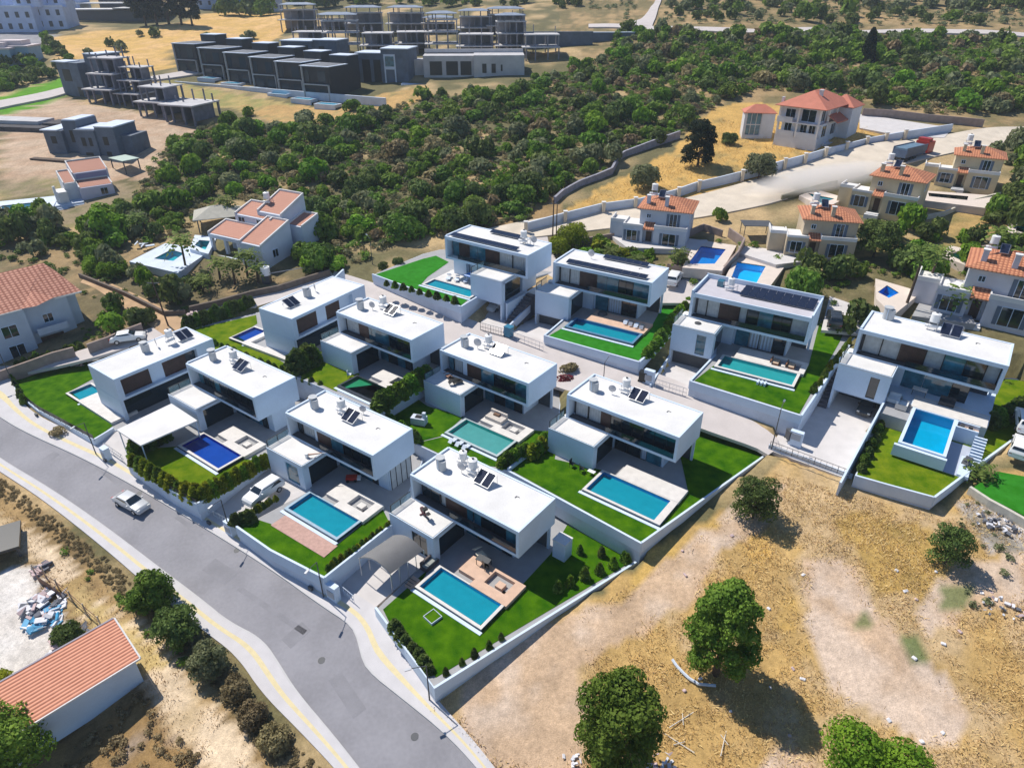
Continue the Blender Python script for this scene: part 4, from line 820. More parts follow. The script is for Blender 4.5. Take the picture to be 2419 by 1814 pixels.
for i, (x, y) in enumerate(((1242,552),(1335,527),(1425,505),(1500,494),(1602,470),(1650,453),(1752,428),(1802,416),(1852,400),(1900,388),(1948,374),(1997,360),(2045,348),(2090,338),(2135,331))):
    p = G(x, y); t = tag(empty('wall_pier', p), 'cream pier on the long white wall by the dirt road', 'pier', 'cream piers along the long white wall')
    B('pier', mat('pier_cream', (.66,.56,.42), .85, .05, 1.), t, (-.3,.3,-.3,.3,-.4,2.1)); B('cap', ROOFW, t, (-.38,.38,-.38,.38,2.1,2.25))
wall('stone_wall', [G(x, y) for x, y in ((1310,480),(1330,462),(1370,440),(1410,425),(1445,410),(1460,380),(1475,370),(1540,345),(1605,322))], 1.2, .5, mat('grey_stone', (.28,.28,.33), .9, .2, 1.5), 'winding grey retaining wall above the scrub and the yellow field')
wall('garden_wall', [G(x, y) for x, y in ((2035,275),(2110,280),(2190,290),(2260,296),(2320,302))], 1.8, .4, BLOCKW, 'brown block wall behind the large red-roofed villa')
wall('garden_wall', [G(x, y) for x, y in ((1845,475),(1900,458),(1950,445),(1975,440))], 1.1, .3, mat('olive_wall', (.25,.24,.15), .9, .15, 2.), 'olive brown wall below the dirt road by the small green pool')
wall('garden_wall', [G(x, y) for x, y in ((1245,610),(1300,597),(1380,575),(1452,562))], .9, .3, BLOCKW, 'low brown wall behind the upper white villas')
wall('garden_wall', [G(x, y) for x, y in ((1575,640),(1620,648),(1700,664))], 1.2, .3, BLOCKW, 'brown wall below the dark blue pool beside the parked white car')
wall('garden_wall', [G(x, y) for x, y in ((1700,660),(1740,615),(1755,585),(1720,560))], 1.6, .3, BLOCKW, 'brown stepped wall between the dark blue pool and the light blue pool')
wall('garden_wall', [G(x, y) for x, y in ((1625,560),(1660,545),(1705,560))], 1.2, .3, BLOCKW, 'low brown wall behind the dark blue pool')
wall('garden_wall', [G(x, y) for x, y in ((2240,610),(2330,590),(2440,560))], .8, .3, BLOCKW, 'brown wall below the yellow plot at the right edge')
wall('garden_wall', [G(x, y) for x, y in ((2180,520),(2230,510),(2300,480),(2380,460))], .8, .3, mat('cream_wall', (.62,.58,.48), .9, .1, 1.), 'pale retaining wall below the narrow dark pool')
wall('garden_wall', [G(x, y) for x, y in ((-30,915),(0,902),(90,870),(130,855),(180,842))], 1.5, .35, BLOCKW, 'brown boundary wall in front of the large pink-roofed house')
wall('garden_wall', [G(x, y) for x, y in ((212,835),(260,818),(300,800),(340,785))], 1.5, .35, BLOCKW, 'brown wall with shrubs above it beside the white lane')
wall('garden_wall', [G(x, y) for x, y in ((450,738),(520,722),(600,700),(660,688),(780,650))], 1.0, .4, mat('dark_wall', (.14,.11,.09), .9, .2, 1.5), 'dark garden wall along the white lane below the palm garden')
wall('garden_wall', [G(x, y) for x, y in ((190,655),(300,700),(390,745),(440,742))], .7, .4, MATS['dark_wall'], 'dark bank wall along the dirt path')
wall('stone_wall', [G(x, y) for x, y in ((2285,1165),(2330,1195),(2380,1222),(2450,1262))], .9, .35, mat('pale_stone', (.60,.57,.48), .9, .15, 2.), 'pale stone edging wall below the turf at the right edge')
# pools beyond the white villas
def pool_px(name, corners, water, label, deck=None, deckm=STONE, basin=None, up=.15, tint=None):
    P = [G(x, y) for x, y in corners]; z = max(p.z for p in P)+up; zc = z-ZC
    P = [PZ(x, y, zc) for x, y in corners]
    if sum(P[i].x*P[(i+1)%len(P)].y-P[(i+1)%len(P)].x*P[i].y for i in range(len(P))) < 0: P = P[::-1]; deck = deck[::-1]
    v = tag(empty(name, (P[0].x, P[0].y, z)), label, 'pool', 'pools of the older villas'); o = v.location
    q = [(p.x-o.x, p.y-o.y) for p in P]; ins = grow(q, -.35)
    b = MB(); b.prism(ins, -1.1, -1.25); 
    for i in range(len(ins)):
        j = (i+1) % len(ins); b.add([(*ins[i],-.12),(*ins[j],-.12),(*ins[j],-1.1),(*ins[i],-1.1)], [(0,1,2,3)])
    b.build('basin', basin, v)
    wb = MB(); wb.add([(*p, -.13) for p in ins], [tuple(range(len(ins)))]); wb.build('water', tint or WT['blue'], v)
    cb = MB(); n = len(q)
    dk = [(PZ(x, y, zc).x-o.x, PZ(x, y, zc).y-o.y) for x, y in deck] if deck else grow(q, .3)
    # ring between deck outline and basin
    if len(dk) == n:
        vs = [(*p, 0) for p in dk]+[(*p, 0) for p in ins]+[(*p, -1.6) for p in dk]
        cb.add(vs, [(i, (i+1)%n, n+(i+1)%n, n+i) for i in range(n)]+[(2*n+i, 2*n+(i+1)%n, (i+1)%n, i) for i in range(n)])
        o_ = cb.build('deck', deckm, v); bm = bmesh.new(); bm.from_mesh(o_.data); bmesh.ops.recalc_face_normals(bm, faces=bm.faces); bm.to_mesh(o_.data); bm.free()
    return v
CUT2 = []
pool_px('swimming_pool', [(1722,690),(1738,617),(1812,628),(1782,672)], None, 'light blue rectangular pool behind the sunken-roof villa', [(1712,658),(1740,609),(1855,622),(1828,668)], mat('warm_deck', (.66,.58,.52), .85, .06, 1.), bas('sky', (.01,.48,.80))) if 0 else None
def P4(c, d, lab, b_, t=None, dm=None): pool_px('swimming_pool', c, None, lab, d, dm or mat('warm_deck', (.66,.57,.50), .85, .06, 1.), b_, .25, t)
P4([(1722,664),(1740,617),(1812,628),(1788,672)], [(1708,666),(1738,606),(1858,624),(1815,682)], 'light blue rectangular pool on a warm deck behind the sunken-roof villa', bas('sky', (.06,.62,.90)))
P4([(1622,625),(1655,580),(1718,588),(1690,625)], [(1612,632),(1645,566),(1740,580),(1705,640)], 'dark blue pool beside the blue shaded tiled villa', bas('navy', (.03,.30,.66)), WT['blue'])
P4([(1905,455),(1938,462),(1976,470),(1940,482)], [(1888,462),(1930,448),(1998,468),(1950,492)], 'small teal pool in the corner below the dirt road wall', bas('sea', (0,0,0)), WT['sea'])
P4([(2188,455),(2190,464),(2290,474),(2292,464)], [(2178,450),(2172,472),(2330,492),(2345,462)], 'narrow dark pool on a white terrace in front of the cream villa', bas('dark', (.03,.06,.11)), WT['green'])
P4([(2068,690),(2095,672),(2130,692),(2100,706)], [(2070,706),(2068,658),(2178,690),(2110,745)], 'small blue pool with a wide pale deck among the palms at the right', bas('cobalt2', (.02,.36,.78)))
P4([(2232,600),(2250,590),(2282,598),(2270,616)], [(2215,602),(2245,580),(2300,592),(2280,626)], 'small turquoise pool hidden behind trees at the right', bas('turq', (0,0,0)), WT['teal'])
P4([(2395,545),(2402,530),(2460,535),(2450,560)], [(2375,545),(2385,522),(2480,522),(2480,580)], 'sliver of a blue pool at the far right edge', bas('sky', (0,0,0)))
P4([(358,612),(405,588),(440,598),(410,618)], [(305,618),(390,575),(500,590),(420,645)], 'angular turquoise pool on a white terrace beside palms at the left', bas('turq3', (.0,.42,.52)), WT['teal'], WALLW_SHADE)
P4([(455,580),(470,566),(500,568),(486,592)], [(448,588),(460,555),(512,560),(492,600)], 'small round-ended turquoise pool against the left parapet villa', bas('turq3', (0,0,0)), WT['teal'], WALLW_SHADE)
P4([(0,486),(0,500),(98,488),(96,476)], [(-20,478),(-20,512),(120,498),(140,462)], 'long narrow turquoise pool at the left picture edge', bas('turq3', (0,0,0)), WT['teal'], WALLW_SHADE)
# forecourts of the tiled villas
sheet('villa_forecourt', [G(x, y) for x, y in ((1440,560),(1470,535),(1700,545),(1640,600),(1480,600))], plane(*G(1560,570).xy)+.3, CONC, .9)
sheet('villa_forecourt', [G(x, y) for x, y in ((1745,575),(1840,560),(1850,600),(1900,625),(1830,640),(1745,605))], plane(*G(1820,600).xy)+.25, CONC, .9)
sheet('villa_forecourt', [G(x, y) for x, y in ((2180,700),(2260,690),(2290,745),(2300,780),(2150,760))], plane(*G(2220,730).xy)+.25, PAVE, .9)
# ------------------------------------------------------------------ left: house with a large pale red roof
a, b = G(-70,880), G(196,768); d = (b-a).xy; L = d.length
v = tag(empty('tiled_house', (a.x, a.y, a.z), math.atan2(d.y, d.x)), 'large two-storey house with a pale red tiled roof at the left edge', 'house')
BW = mat('white_render_blue_shade', (.46,.52,.60), .85, .06, .6); D = 11  # white walls, blue of the shaded facade put into the colour
B('wall', BW, v, (0,L-.8,0,D,-1.5,7.6), (L-.8,L+.6,1,D,-1.5,7.6), (0,L*.56,-1.2,0,-1.5,7.2))
rf = MB(); rf.add([(x_, y_, z_+1.2) for x_, y_, z_ in ((-.6,-1.4,6.2),(L*.55,-1.4,6.2),(L*.66,-2.2,6.3),(L*.84,-.6,6.3),(L+1.2,-.6,6.2),(L+1.2,D+.4,6.2),(-.6,D+.4,6.2),(-.6,D*.5,9.6),(L*.93,D*.5,9.6),(L*.70,D*.12,7.5))],
    [(0,1,9,8,7),(1,2,9),(2,3,9),(3,4,8,9),(4,5,8),(5,6,7,8)]); rr = rf.build('roof', TERRL, v)
B('fascia', ROOFW, rr, (-.6,L*.55,-1.5,-1.41,7.2,7.38), (L*.84,L+1.2,-.72,-.61,7.2,7.38)); B('chimney', mat('brick_dark', (.22,.08,.06), .8), rr, (L*.36,L*.36+.8,4.0,4.8,8.7,10.4))
for x0, x1, z0, z1 in ((L*.12,L*.22,3.8,5.4),(L*.34,L*.46,3.7,5.4),(L*.34,L*.46,.6,2.4),(L*.12,L*.22,.6,2.4)): win(v, x0, x1, z0, z1, -1.2, False)
win(v, L*.70, L*.78, 4.0, 5.2, 0, False); B('balcony', BW, v, (L*.6,L*.86,-1.6,-.01,2.9,3.1), (L*.6,L*.86,-1.6,-1.5,3.101,3.9)); B('garage_door', mat('door_brown', (.06,.03,.02)), v, (L*.62,L*.82,-.08,-.005,-.6,2.0))
# left parapet villa (monopitch tiled roofs with white parapets)
def pblock(parent, x0, x1, y0, y1, z0, zf, zb, wm, rm, par=.35, nm='roof'):
    """block whose tiled roof falls towards -y, inside white parapets"""
    mb = MB(); mb.prism([(x0,y0),(x1,y0),(x1,y1),(x0,y1)], [zf,zf,zb,zb], z0); wl = mb.build('wall', wm, parent)
    mb = MB(); mb.prism([(x0+.25,y0+.25),(x1-.25,y0+.25),(x1-.25,y1-.25),(x0+.25,y1-.25)], [zf+.12,zf+.12,zb+.08,zb+.08], [zf+.005,zf+.005,zb-.005,zb-.005]); r_ = mb.build(nm, rm, parent)
    pb = MB()
    for (a0, a1, b0, b1) in ((x0,x0+.24,y0,y1),(x1-.24,x1,y0,y1)): pb.prism([(a0,b0),(a1,b0),(a1,b1),(a0,b1)], [zf+par,zf+par,zb+par,zb+par], [zf-.1,zf-.1,zb-.1,zb-.1])
    pb.box(x0+.24,x1-.24,y1-.24,y1,zb-.1,zb+par); pb.build('parapet', ROOFW, r_)
    return wl
a, b = G(500,592), G(690,640); d = (b-a).xy; L = d.length; s = L/14
a, b = G(500,592), G(640,628); d = (b-a).xy; s = d.length/13.6
v = tag(empty('parapet_villa', (a.x, a.y, min(a.z, b.z)+.3), math.atan2(d.y, d.x), s), 'white villa of stacked blocks with terracotta slopes edged by parapets, beside the palm garden', 'house')
WB = mat('pale_blue_render', (.62,.66,.74), .85, .05, .7)
pblock(v, 0, 9.2, 0, 4.2, 2.3, 2.9, 4.0, WB, TERRB); pblock(v, 9.2, 14, -1.6, 5.0, -2, 3.4, 5.6, WB, TERRB); pblock(v, 2.4, 10.6, 4.2, 8.2, -1, 5.4, 6.6, WB, TERRB); pblock(v, 7.0, 12.4, 5.0, 10.6, -1, 6.3, 8.4, WB, TERRB); pblock(v, 12.41, 15.6, 6.0, 10.0, -1, 4.6, 5.6, WB, TERRB)
B('ground_floor', WB, v, (2.8,9.19,2.2,10,-1,2.29)); 
for x in (.1, 3.4, 6.4): B('column', WB, v, (x,x+.5,.1,.6,-1,2.29))
B('terrace_floor', WALLW_SHADE, v, (-1,9.2,-.8,2.2,-1.2,-.2))
for x0, x1, z0, z1, y in ((3.2,4.6,4.3,5.1,4.2),(7.4,8.6,4.4,5.2,4.2)): win(v, x0, x1, z0, z1, y, False)
win(v, 10.6, 11.6, .8, 2.2, -1.6, False); win(v, 0.5, 1.6, 1.0, 2.2, 14, False, 'x', 1)
M = Matrix.Translation(v.location) @ Matrix.Rotation(v.rotation_euler.z, 4, 'Z') @ Matrix.Scale(s, 4); heater(M@Vector((7.4,7.2,6.9)), v.rotation_euler.z, 'white tank among the terracotta slopes of the stacked white villa', 1.1, panels=0)
# pavilion roof beside it
a = G(520,530); t = tag(empty('pavilion', a, R(20)), 'grey hipped pavilion roof behind the stacked white villa', 'pavilion'); MB().hip(-4.0,4.0,-3.2,3.2,2.2,3.7,.3).build('roof', mat('grey_tile', (.42,.40,.34), .85, .1, 1.2), t)
for x in (-4,4):
    for y in (-3,3): MB().tube((x*.9,y*.9,-1.5),(x*.9,y*.9,2.2),.12,n=6).build('post', DKGREY, t)
# second parapet villa further left and up
a, b = G(165,478), G(262,460); d = (b-a).xy; s = d.length/10
v = tag(empty('parapet_villa', (a.x, a.y, a.z), math.atan2(d.y, d.x)+R(8), s*1.18), 'white villa with pink red roofs and a broad white stair below grey blocks', 'house')
WV = mat('violet_white', (.60,.58,.68), .85, .05, .7)
pblock(v, 2.6, 10, 3.6, 9, -1, 5.2, 6.9, WV, TERRB); pblock(v, 2.6, 9.6, 0, 3.6, -1, 2.6, 3.6, WV, TERRB); pblock(v, 0, 2.6, 1.5, 7, -1, 3.8, 5.4, ROOFW, TERRB)
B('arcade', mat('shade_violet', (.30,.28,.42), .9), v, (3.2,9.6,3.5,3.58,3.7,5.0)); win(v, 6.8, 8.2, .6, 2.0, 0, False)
st = B('stair', WALLW_SHADE, v, *[(-3.4,2.4,-2.4-i*.6,-1.8-i*.6,-3,-.3-i*.28) for i in range(4)], (-4.6,2.59,-1.8,1.45,-3,0.1))
B('white_block', ROOFW, v, (-1.9,-.05,-1.0,3.0,.101,2.6), (-2.4,-1.91,-.2,.4,.101,3.9))
t = tag(empty('lean_to', G(300,400), R(-35)), 'pale green sheet roof beside the pink-roofed villa', 'shed'); B('roof', mat('green_sheet', (.40,.50,.44), .6), t, (-3,3,-2,2,2.4,2.55)); B('post', DKGREY, t, (-2.8,-2.6,-1.8,-1.6,-1,2.4), (2.6,2.8,-1.8,-1.6,-1,2.4), (2.6,2.8,1.6,1.8,-1,2.4))
# bottom left house with a gabled red roof
zr = -51.3+3.2
ridge = [PZ(162,1520,zr+.9), PZ(-30,1640,zr+.9)]
A0 = PZ(258,1482,zr+.2); A1 = PZ(328,1553,zr-.1); A2 = PZ(95,1695,zr-.1); A3 = PZ(-10,1648,zr+.2)
v = tag(empty('tiled_house', (A1.x, A1.y, A1.z), 0), 'low white-walled house with a ribbed red roof in the bottom left corner', 'house'); o = v.location
u_ = (A2-A1); u_.z = 0; LL = u_.length+3; u_.normalize(); w_ = (A0-A1); w_.z = 0; w_.normalize(); w_ = (w_-u_*w_.dot(u_)).normalized()
v.rotation_euler = (0, 0, math.atan2(-u_.y, -u_.x)); WD = (A0-A1).xy.dot(w_.xy)
# local: -x along the house away from the end wall, y across
B('wall', WHITE_SHADE, v, (-LL,-.3,.3,WD-.3,-3.6,-.18))
mb = MB(); y1 = WD*.52
mb.prism([(-LL-.5,-.1),(0,-.1),(0,WD+.1),(-LL-.5,WD+.1)], [0,0,.85,.85], [-.16,-.16,.69,.69]); rr = mb.build('roof', tile_mat('red_ribbed', (.30,.09,.05), (.78,.36,.23), .0, 1.0), v)
mb = MB(); mb.prism([(-.3,.3),(-LL,.3),(-LL,WD-.3),(-.3,WD-.3)], [-.12,-.12,.66,.66], -.18); mb.build('gable', WHITE_SHADE, v)
mb = MB(); mb.prism([(-LL-.5,-.22),(.06,-.22),(.06,-.11),(-LL-.5,-.11)], .06, -.1); mb.prism([(.01,-.1),(.14,-.1),(.14,WD+.1),(.01,WD+.1)], [.06,.06,.92,.92], [-.14,-.14,.7,.7]); mb.build('verge', ROOFW, rr)
B('gutter', mat('gutter_purple', (.12,.10,.17), .5), rr, (-LL-.5,0,WD+.11,WD+.28,.78,.88))
t = tag(empty('shed', G(5,1300), R(30)), 'black sheet roof at the left edge above the pale yard', 'shed'); B('roof', BLACK, t, (-6,2.0,-2.2,2.2,1.2,1.5)); B('post', DKGREY, t, (1.6,1.8,-2,-1.8,-.5,1.2), (-5.5,-5.3,-2,-1.8,-.5,1.2), (1.6,1.8,1.8,2,-.5,1.2))
# ------------------------------------------------------------------ building sites in the distance
def blocks(name, px, rz, s, label, cat, parts, group=None, dz=0):
    p = G(*px); v = tag(empty(name, (p.x, p.y, p.z+dz), R(rz), s), label, cat, group)
    for nm, m, bx in parts:
        if nm in ('window', 'opening', 'slab', 'board'):
            for q in bx: B(nm, m, v, q)
        else: B(nm, m, v, *bx)
    return v
# grey unfinished house at left
blocks('unfinished_house', (205,372), -8, 1.05, 'blue grey unfinished block house with stepped flat roofs behind the pink-roofed villa', 'house', [
 ('wall', BLUEH, [(-9,-4.5,0,8,-2,5.6),(-4.5,-1,1,8,-2,7.6),(-1,4,-.5,8,-2,6.0),(4,8.5,0,8,-2,6.6),(8.5,11,2,8,-2,4.6)]),
 ('roof', WALLW_SHADE, [(-9.4,-5.2,-.4,7,5.6,5.85),(-4.4,-1.2,1.2,8,7.6,7.85),(-.8,3.6,.2,8,6,6.2),(4,8.7,-.2,8,6.6,6.85)]),
 ('window', BLACK, [(-7.5,-6.2,-.03,.02,2.8,4.4),(-3.2,-2.4,.96,1.02,3,5.6),(.4,1.4,-.54,-.48,2.6,4.4),(2.2,3.0,-.54,-.48,2.6,4.4),(5.4,6.6,-.04,.02,2.8,4.6),(5.4,6.6,-.04,.02,-.4,1.4),(.6,2.4,-.54,-.48,-.8,1.2)])])
blocks('debris_ramp', (120,385), -15, 1., 'dark timber ramp on the bare soil left of the grey unfinished house', 'ramp', [('board', mat('dark_timber', (.10,.07,.05), .9), [(-5,7,-.8,.8,.6,.9),(-5,-4.6,-.7,.7,-.6,.6),(5.6,6,-.7,.7,-.6,.6)])])
def frame_house(px, rz, s, label, lev=3, w_=9, d_=8, walls=True, group=None, m=RAWC, roof=True, off=0):
    p = G(*px); v = tag(empty('concrete_frame', (p.x, p.y, p.z+off), R(rz), s), label, 'building site', group)
    for k in range(lev):
        z = 3.0*k; sh = .0 if k == 0 else 1.6*k
        B('floor_slab', RAWL, v, (-w_/2+(.8 if k else 0),w_/2,-d_/2+sh,d_/2,z+2.75,z+3.0))
        for x in (-w_/2+.9, -w_/6, w_/6, w_/2-.5):
            for y in (-d_/2+sh+.2, d_/2-.5): MB().box(x,x+.35,y,y+.35,z-(1.5 if k == 0 else 0),z+2.749).build('column', m, v)
        if walls: B('wall', m, v, (-w_/2+1.3,w_/2-.6,d_/2-1.6,d_/2-1.4,z,z+2.749), (0,.2,-d_/2+sh+1.4,d_/2-1.61,z,z+2.749), (w_/2-.9,w_/2-.7,-d_/2+sh+1.,d_/2-1.61,z,z+2.749))
    z = 3.0*lev
    for x in (-w_/2+1.0, -w_/6, w_/6, w_/2-.8):
        if rnd.random() < .8: MB().box(x,x+.22,d_/2-1.2,d_/2-.98,z,z+1.2+rnd.random()).build('column', m, v)
        if rnd.random() < .6: MB().box(x,x+.22,d_/2-4.2,d_/2-3.98,z,z+.8+rnd.random()).build('column', m, v)
    if roof:
        z = 3.0*lev; mb = MB(); mb.hip(-w_/2+.6,w_/2-.3,-d_/2+1.6*(lev-1)+.4,d_/2,z+1.5,z+2.1,.1); mb.build('roof', mat('blue_grey_roof', (.22,.27,.36), .7, .15, .6), v)
        for x in (-w_/2+2.2, w_/2-1.4): MB().box(x,x+.3,d_/2-.6,d_/2-.3,z,z+1.28).build('column', m, v)
    return v
GR = 'unfinished concrete frames on the far slope'
lab = ['leftmost','second from left','third from left','fourth from left','fifth from left','sixth from left','seventh from left','rightmost']
for i in range(8):
    frame_house((735+i*78+rnd.randint(-8,8), 124+i*1.5+rnd.randint(-5,5)), 4+rnd.randint(-6,6), 1.1+.12*rnd.random(), f'grey concrete frame with stepped slabs on the far slope, {lab[i]} in front row', (2,3,2,2,3,2,3,2)[i], 9+rnd.random()*3, 9, group=GR, roof=i in (1,4,6), walls=i % 3 != 1)
    if i < 7: frame_house((705+i*82+rnd.randint(-8,8), 70+i*3+rnd.randint(-5,5)), 4+rnd.randint(-5,5), 1.2, f'grey concrete frame behind the front row of frames, {lab[i]} of the rear row', (2,1,2,2,1,2,2)[i], 10.5+rnd.random()*3, 7, group='rear row of concrete frames on the far slope')
blocks('retaining_wall', (1330,110), 3, 1.3, 'blue grey stepped retaining wall right of the concrete frames', 'wall', [('wall', BLUEH, [(-10,8,0,1,-3,3.5),(8,20,3,4,-3,3.0)]), ('cap', WALLW_SHADE, [(8,20,2.9,4.1,3.0,3.2)])])
v = blocks('podium_building', (1120,178), 2, 1.3, 'pale concrete podium building with a row of dark openings below the frames', 'building', [
 ('wall', RAWL, [(-12,0,0,6,-2,4.2),(0,12,-1.5,6,-2,4.4),(-17,-12.01,2,6,-2,3.2)]),
 ('terrace', WALLW_SHADE, [(-17,1,-6,-.01,-3.4,-1.2)]), ('opening', BLACK, [(-10.5,-7.6,-.05,.02,.0,3.0),(-6.6,-3.8,-.05,.02,0,3.),(-3.2,-.6,-.05,.02,0,3.),(2,3,-1.56,-1.48,.6,2.6),(4.2,5.2,-1.56,-1.48,.6,2.6),(6.4,6.8,-1.56,-1.48,1,2.4)]), ('parapet', RAWL, [(-12,12,5.6,6,4.41,5.2)])])
# row of black houses
BG = 'row of black cube houses'
bl = ['leftmost','second','third','fourth','fifth','rightmost']
for i in range(6):
    px = (448+i*61, 172+i*12.5)
    v = blocks('black_house', px, -24, 1.34, f'black three-storey cube house with white roof edges, {bl[i]} in the row above the scrub', 'house', [
     ('wall', BLKH, [(-3.6,3.6,0,7,-3,6.4),(-1.2,3.6,7,11,-3,8.0)]),
     ('roof', WALLW_SHADE, [(-3.9,3.7,-.3,6.9,6.4,6.55),(-1.3,3.7,7.1,11.1,8.0,8.15)]), ('roof_deck', mat('roof_slate', (.16,.17,.19), .9, .2, 1.), [(-3.2,3.0,.5,6.4,6.551,6.6)]),
     ('window', mat('dark_glass', (.03,.05,.07), .15), [(-2.8,-1.8,-.05,.02,3.4,5.6),(.6,2.6,-.05,.02,3.4,5.6),(-2.8,-.6,-.05,.02,-.4,2.0),(.6,2.8,-.05,.02,-.4,2.)]),
     ('frame', GREYW, [(-3.4,-3.2,-.5,-.1,-3,6.4),(3.2,3.4,-.5,-.1,-3,3.0),(-3.4,3.4,-.5,-.1,2.8,3.0)])], BG)
    p = G(495+i*56, 190+i*12.5); pv_ = tag(empty('plunge_pool', (p.x, p.y, p.z+.4), R(-24), 1.05), f'small plunge pool with a white rim below the {bl[i]} black cube house', 'pool', 'plunge pools below the black cube houses')
    B('rim', WALLW_SHADE, pv_, (-3.4,3.4,-1.6,-1.2,-1.6,.4), (-3.4,3.4,1.2,1.6,-.4,.4), (-3.4,-3,-1.2,1.2,-.4,.4), (3,3.4,-1.2,1.2,-.4,.4)); B('water', mat('far_water', (.05,.35,.48), .1), pv_, (-3,3,-1.2,1.2,-.3,.28))
blocks('slate_house', (735,165), -14, 1.4, 'blue grey cube house with a white roof line behind the black row', 'house', [('wall', BLUEH, [(-7,1,0,7,-2,6),(1,7,.8,7,-2,6.2)]), ('roof', WALLW_SHADE, [(-7.3,1,-.3,7,6,6.2),(1.01,7.2,.6,7,6.2,6.4)]), ('window', BLACK, [(-5.5,-3.5,-.05,.02,3,5.2),(-2,0,-.05,.02,3,5.2),(2.4,3.8,.75,.82,2.8,5)])])
blocks('slate_house', (905,195), -10, 1.4, 'blue grey cube house with a pale framed window at the end of the black row', 'house', [('wall', BLUEH, [(-6,0,1,7,-2,5.6),(0,6,0,7,-2,6.6)]), ('roof', WALLW_SHADE, [(-6.3,-.01,.7,7,5.6,5.8),(0,6.3,-.3,7,6.6,6.8)]), ('window', BLUEG, [(.9,2.9,-.08,-.03,3.2,5.2)]), ('frame', WALLW_SHADE, [(.6,.89,-.1,.02,-2,5.6),(2.91,3.2,-.1,.02,-2,5.6),(.9,2.9,-.1,.02,5.2,5.6),(.9,2.9,-.1,.02,2.6,3.19)]), ('opening', BLACK, [(-4.8,-3,.94,1.02,-1.4,4.4),(-2.2,-.6,.94,1.02,-1.4,4.4)])])
blocks('slate_house', (205,232), -25, 1.35, 'grey blue unfinished house with a cantilevered roof left of the stepped frames', 'house', [('wall', BLUEH, [(-7,0,0,7,-2,7),(0,4,2,8,-2,8.6)]), ('roof', WALLW_SHADE, [(-7.6,-3,-.6,3,7,7.2),(0,4.2,1.9,8.2,8.6,8.8)]), ('window', BLACK, [(-5.5,-3,-.05,.02,3.2,5.6),(-2,-.6,-.05,.02,.2,2.2)])])
fl = ['leftmost','second','third','last']
for i, (x, y, lv, s_) in enumerate(((268,240,3,1.3),(330,246,3,1.1),(385,268,2,1.2),(455,280,1,1.4))): frame_house((x,y), -18, s_, f'weathered grey concrete frame on the bare soil at the left, {fl[i]} of four', lv, 8, 8, group='weathered frames on the left soil', m=mat('weathered_concrete', (.17,.17,.21), .9, .25, .6), roof=False)
blocks('stone_ruin', (55,300), -10, 1.2, 'dark rubble and pale slab heap at the left edge', 'rubble', [('slab', RAWL, [(-12,4,0,5,.5,1.2)]), ('rubble', mat('rubble', (.07,.065,.07), .95, .4, 1.), [(-13,7,-3,3,-1.5,.45),(5,11,0,5,-1.5,.9)])])
# white block houses top left
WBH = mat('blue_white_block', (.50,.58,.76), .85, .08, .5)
tl = [((30,78),3,[(-11,8,0,8,-2,7),(-14,-2,3,12,-2,11),(2,10,2,9,7,10)]), ((95,72),3,[(-7,9,0,8,-2,6.5),(-2,9,3,9,6.5,9.5)]), ((140,40),3,[(-10,8,0,8,-2,7),(-6,2,3,8,7,10)]), ((50,30),3,[(-14,8,0,8,-2,9),(-8,2,3,8,9,13)]), ((-20,40),3,[(-10,10,0,8,-2,12)])]
tn = ['nearest and leftmost','nearest right','rear right','rear middle','rear leftmost']
for i, (px, rz, bx) in enumerate(tl):
    wn = []
    for (x0,x1,y0,y1,z0,z1) in bx:
        k = x0+1.2
        while k < x1-1.5: wn += [(k,k+1.1,y0-.06,y0+.02,max(z0,0)+1.0+q,max(z0,0)+2.6+q) for q in ((0,3.2) if z1-z0 > 6 else (0,))]; k += 3.1
    blocks('white_block_house', px, rz, 1.3, f'bluish white block house with small windows in the top left corner, {tn[i]}', 'house', [('wall', WBH, bx), ('window', DKGREY, wn), ('parapet', WALLW_SHADE, [(b[0]-.1,b[1]+.1,b[2]-.1,b[2]+.2,b[5],b[5]+.5) for b in bx])], 'white block houses in the top left')
XW = [(20,18,'below the top edge, far left'),(75,12,'below the top edge, second'),(118,22,'beside the long shed'),(-5,62,'cut by the left edge'),(160,8,'behind the long shed'),(500,20,'among trees at the top'),(600,8,'beside the blue house at the top'),(640,26,'above the golden field at the right')]
for i, (x_, y_, l_) in enumerate(XW):
    blocks('white_block_house', (x_, y_), 3+i*4 % 11, .9+.1*(i % 3), f'small pale house {l_}', 'house', [('wall', WBH, [(-6,5,0,6,-2,4.6+i % 3),(-2,4,2,7,-2,7.2)]), ('window', DKGREY, [(-4.6,-3.6,-.06,.02,1.2,2.8),(-1,0,-.06,.02,1.2,2.8),(2.4,3.4,-.06,.02,1.2,2.8)]), ('parapet', WALLW_SHADE, [(-6.1,5.1,-.1,.15,4.61+i % 3,5.0+i % 3)])], 'small pale houses along the top left')
for i, (px, w_, l_) in enumerate((((45,152),9,'right'),((5,158),8,'left'))):
    blocks('round_roof_house', px, 5, 1.25, f'pale blue house with a curved roof edge below the white blocks, the {l_} one', 'house', [('wall', mat('teal_shade', (.30,.44,.55), .85, .06, .6), [(-w_,w_*.4,0,7,-2,4.2)]), ('roof', mat('pinkish_roof', (.62,.54,.54), .85, .05, 1.), [(-w_-.3,w_*.4+.3,-.4,7.2,4.2,4.6),(-w_*.5,w_*.2,1,6,4.6,5.8)]), ('window', DKGREY, [(-w_*.7,-w_*.5,-.05,.02,1.2,2.8),(-w_*.2,0,-.05,.02,1.2,2.8)])], 'curved roof houses at the left')
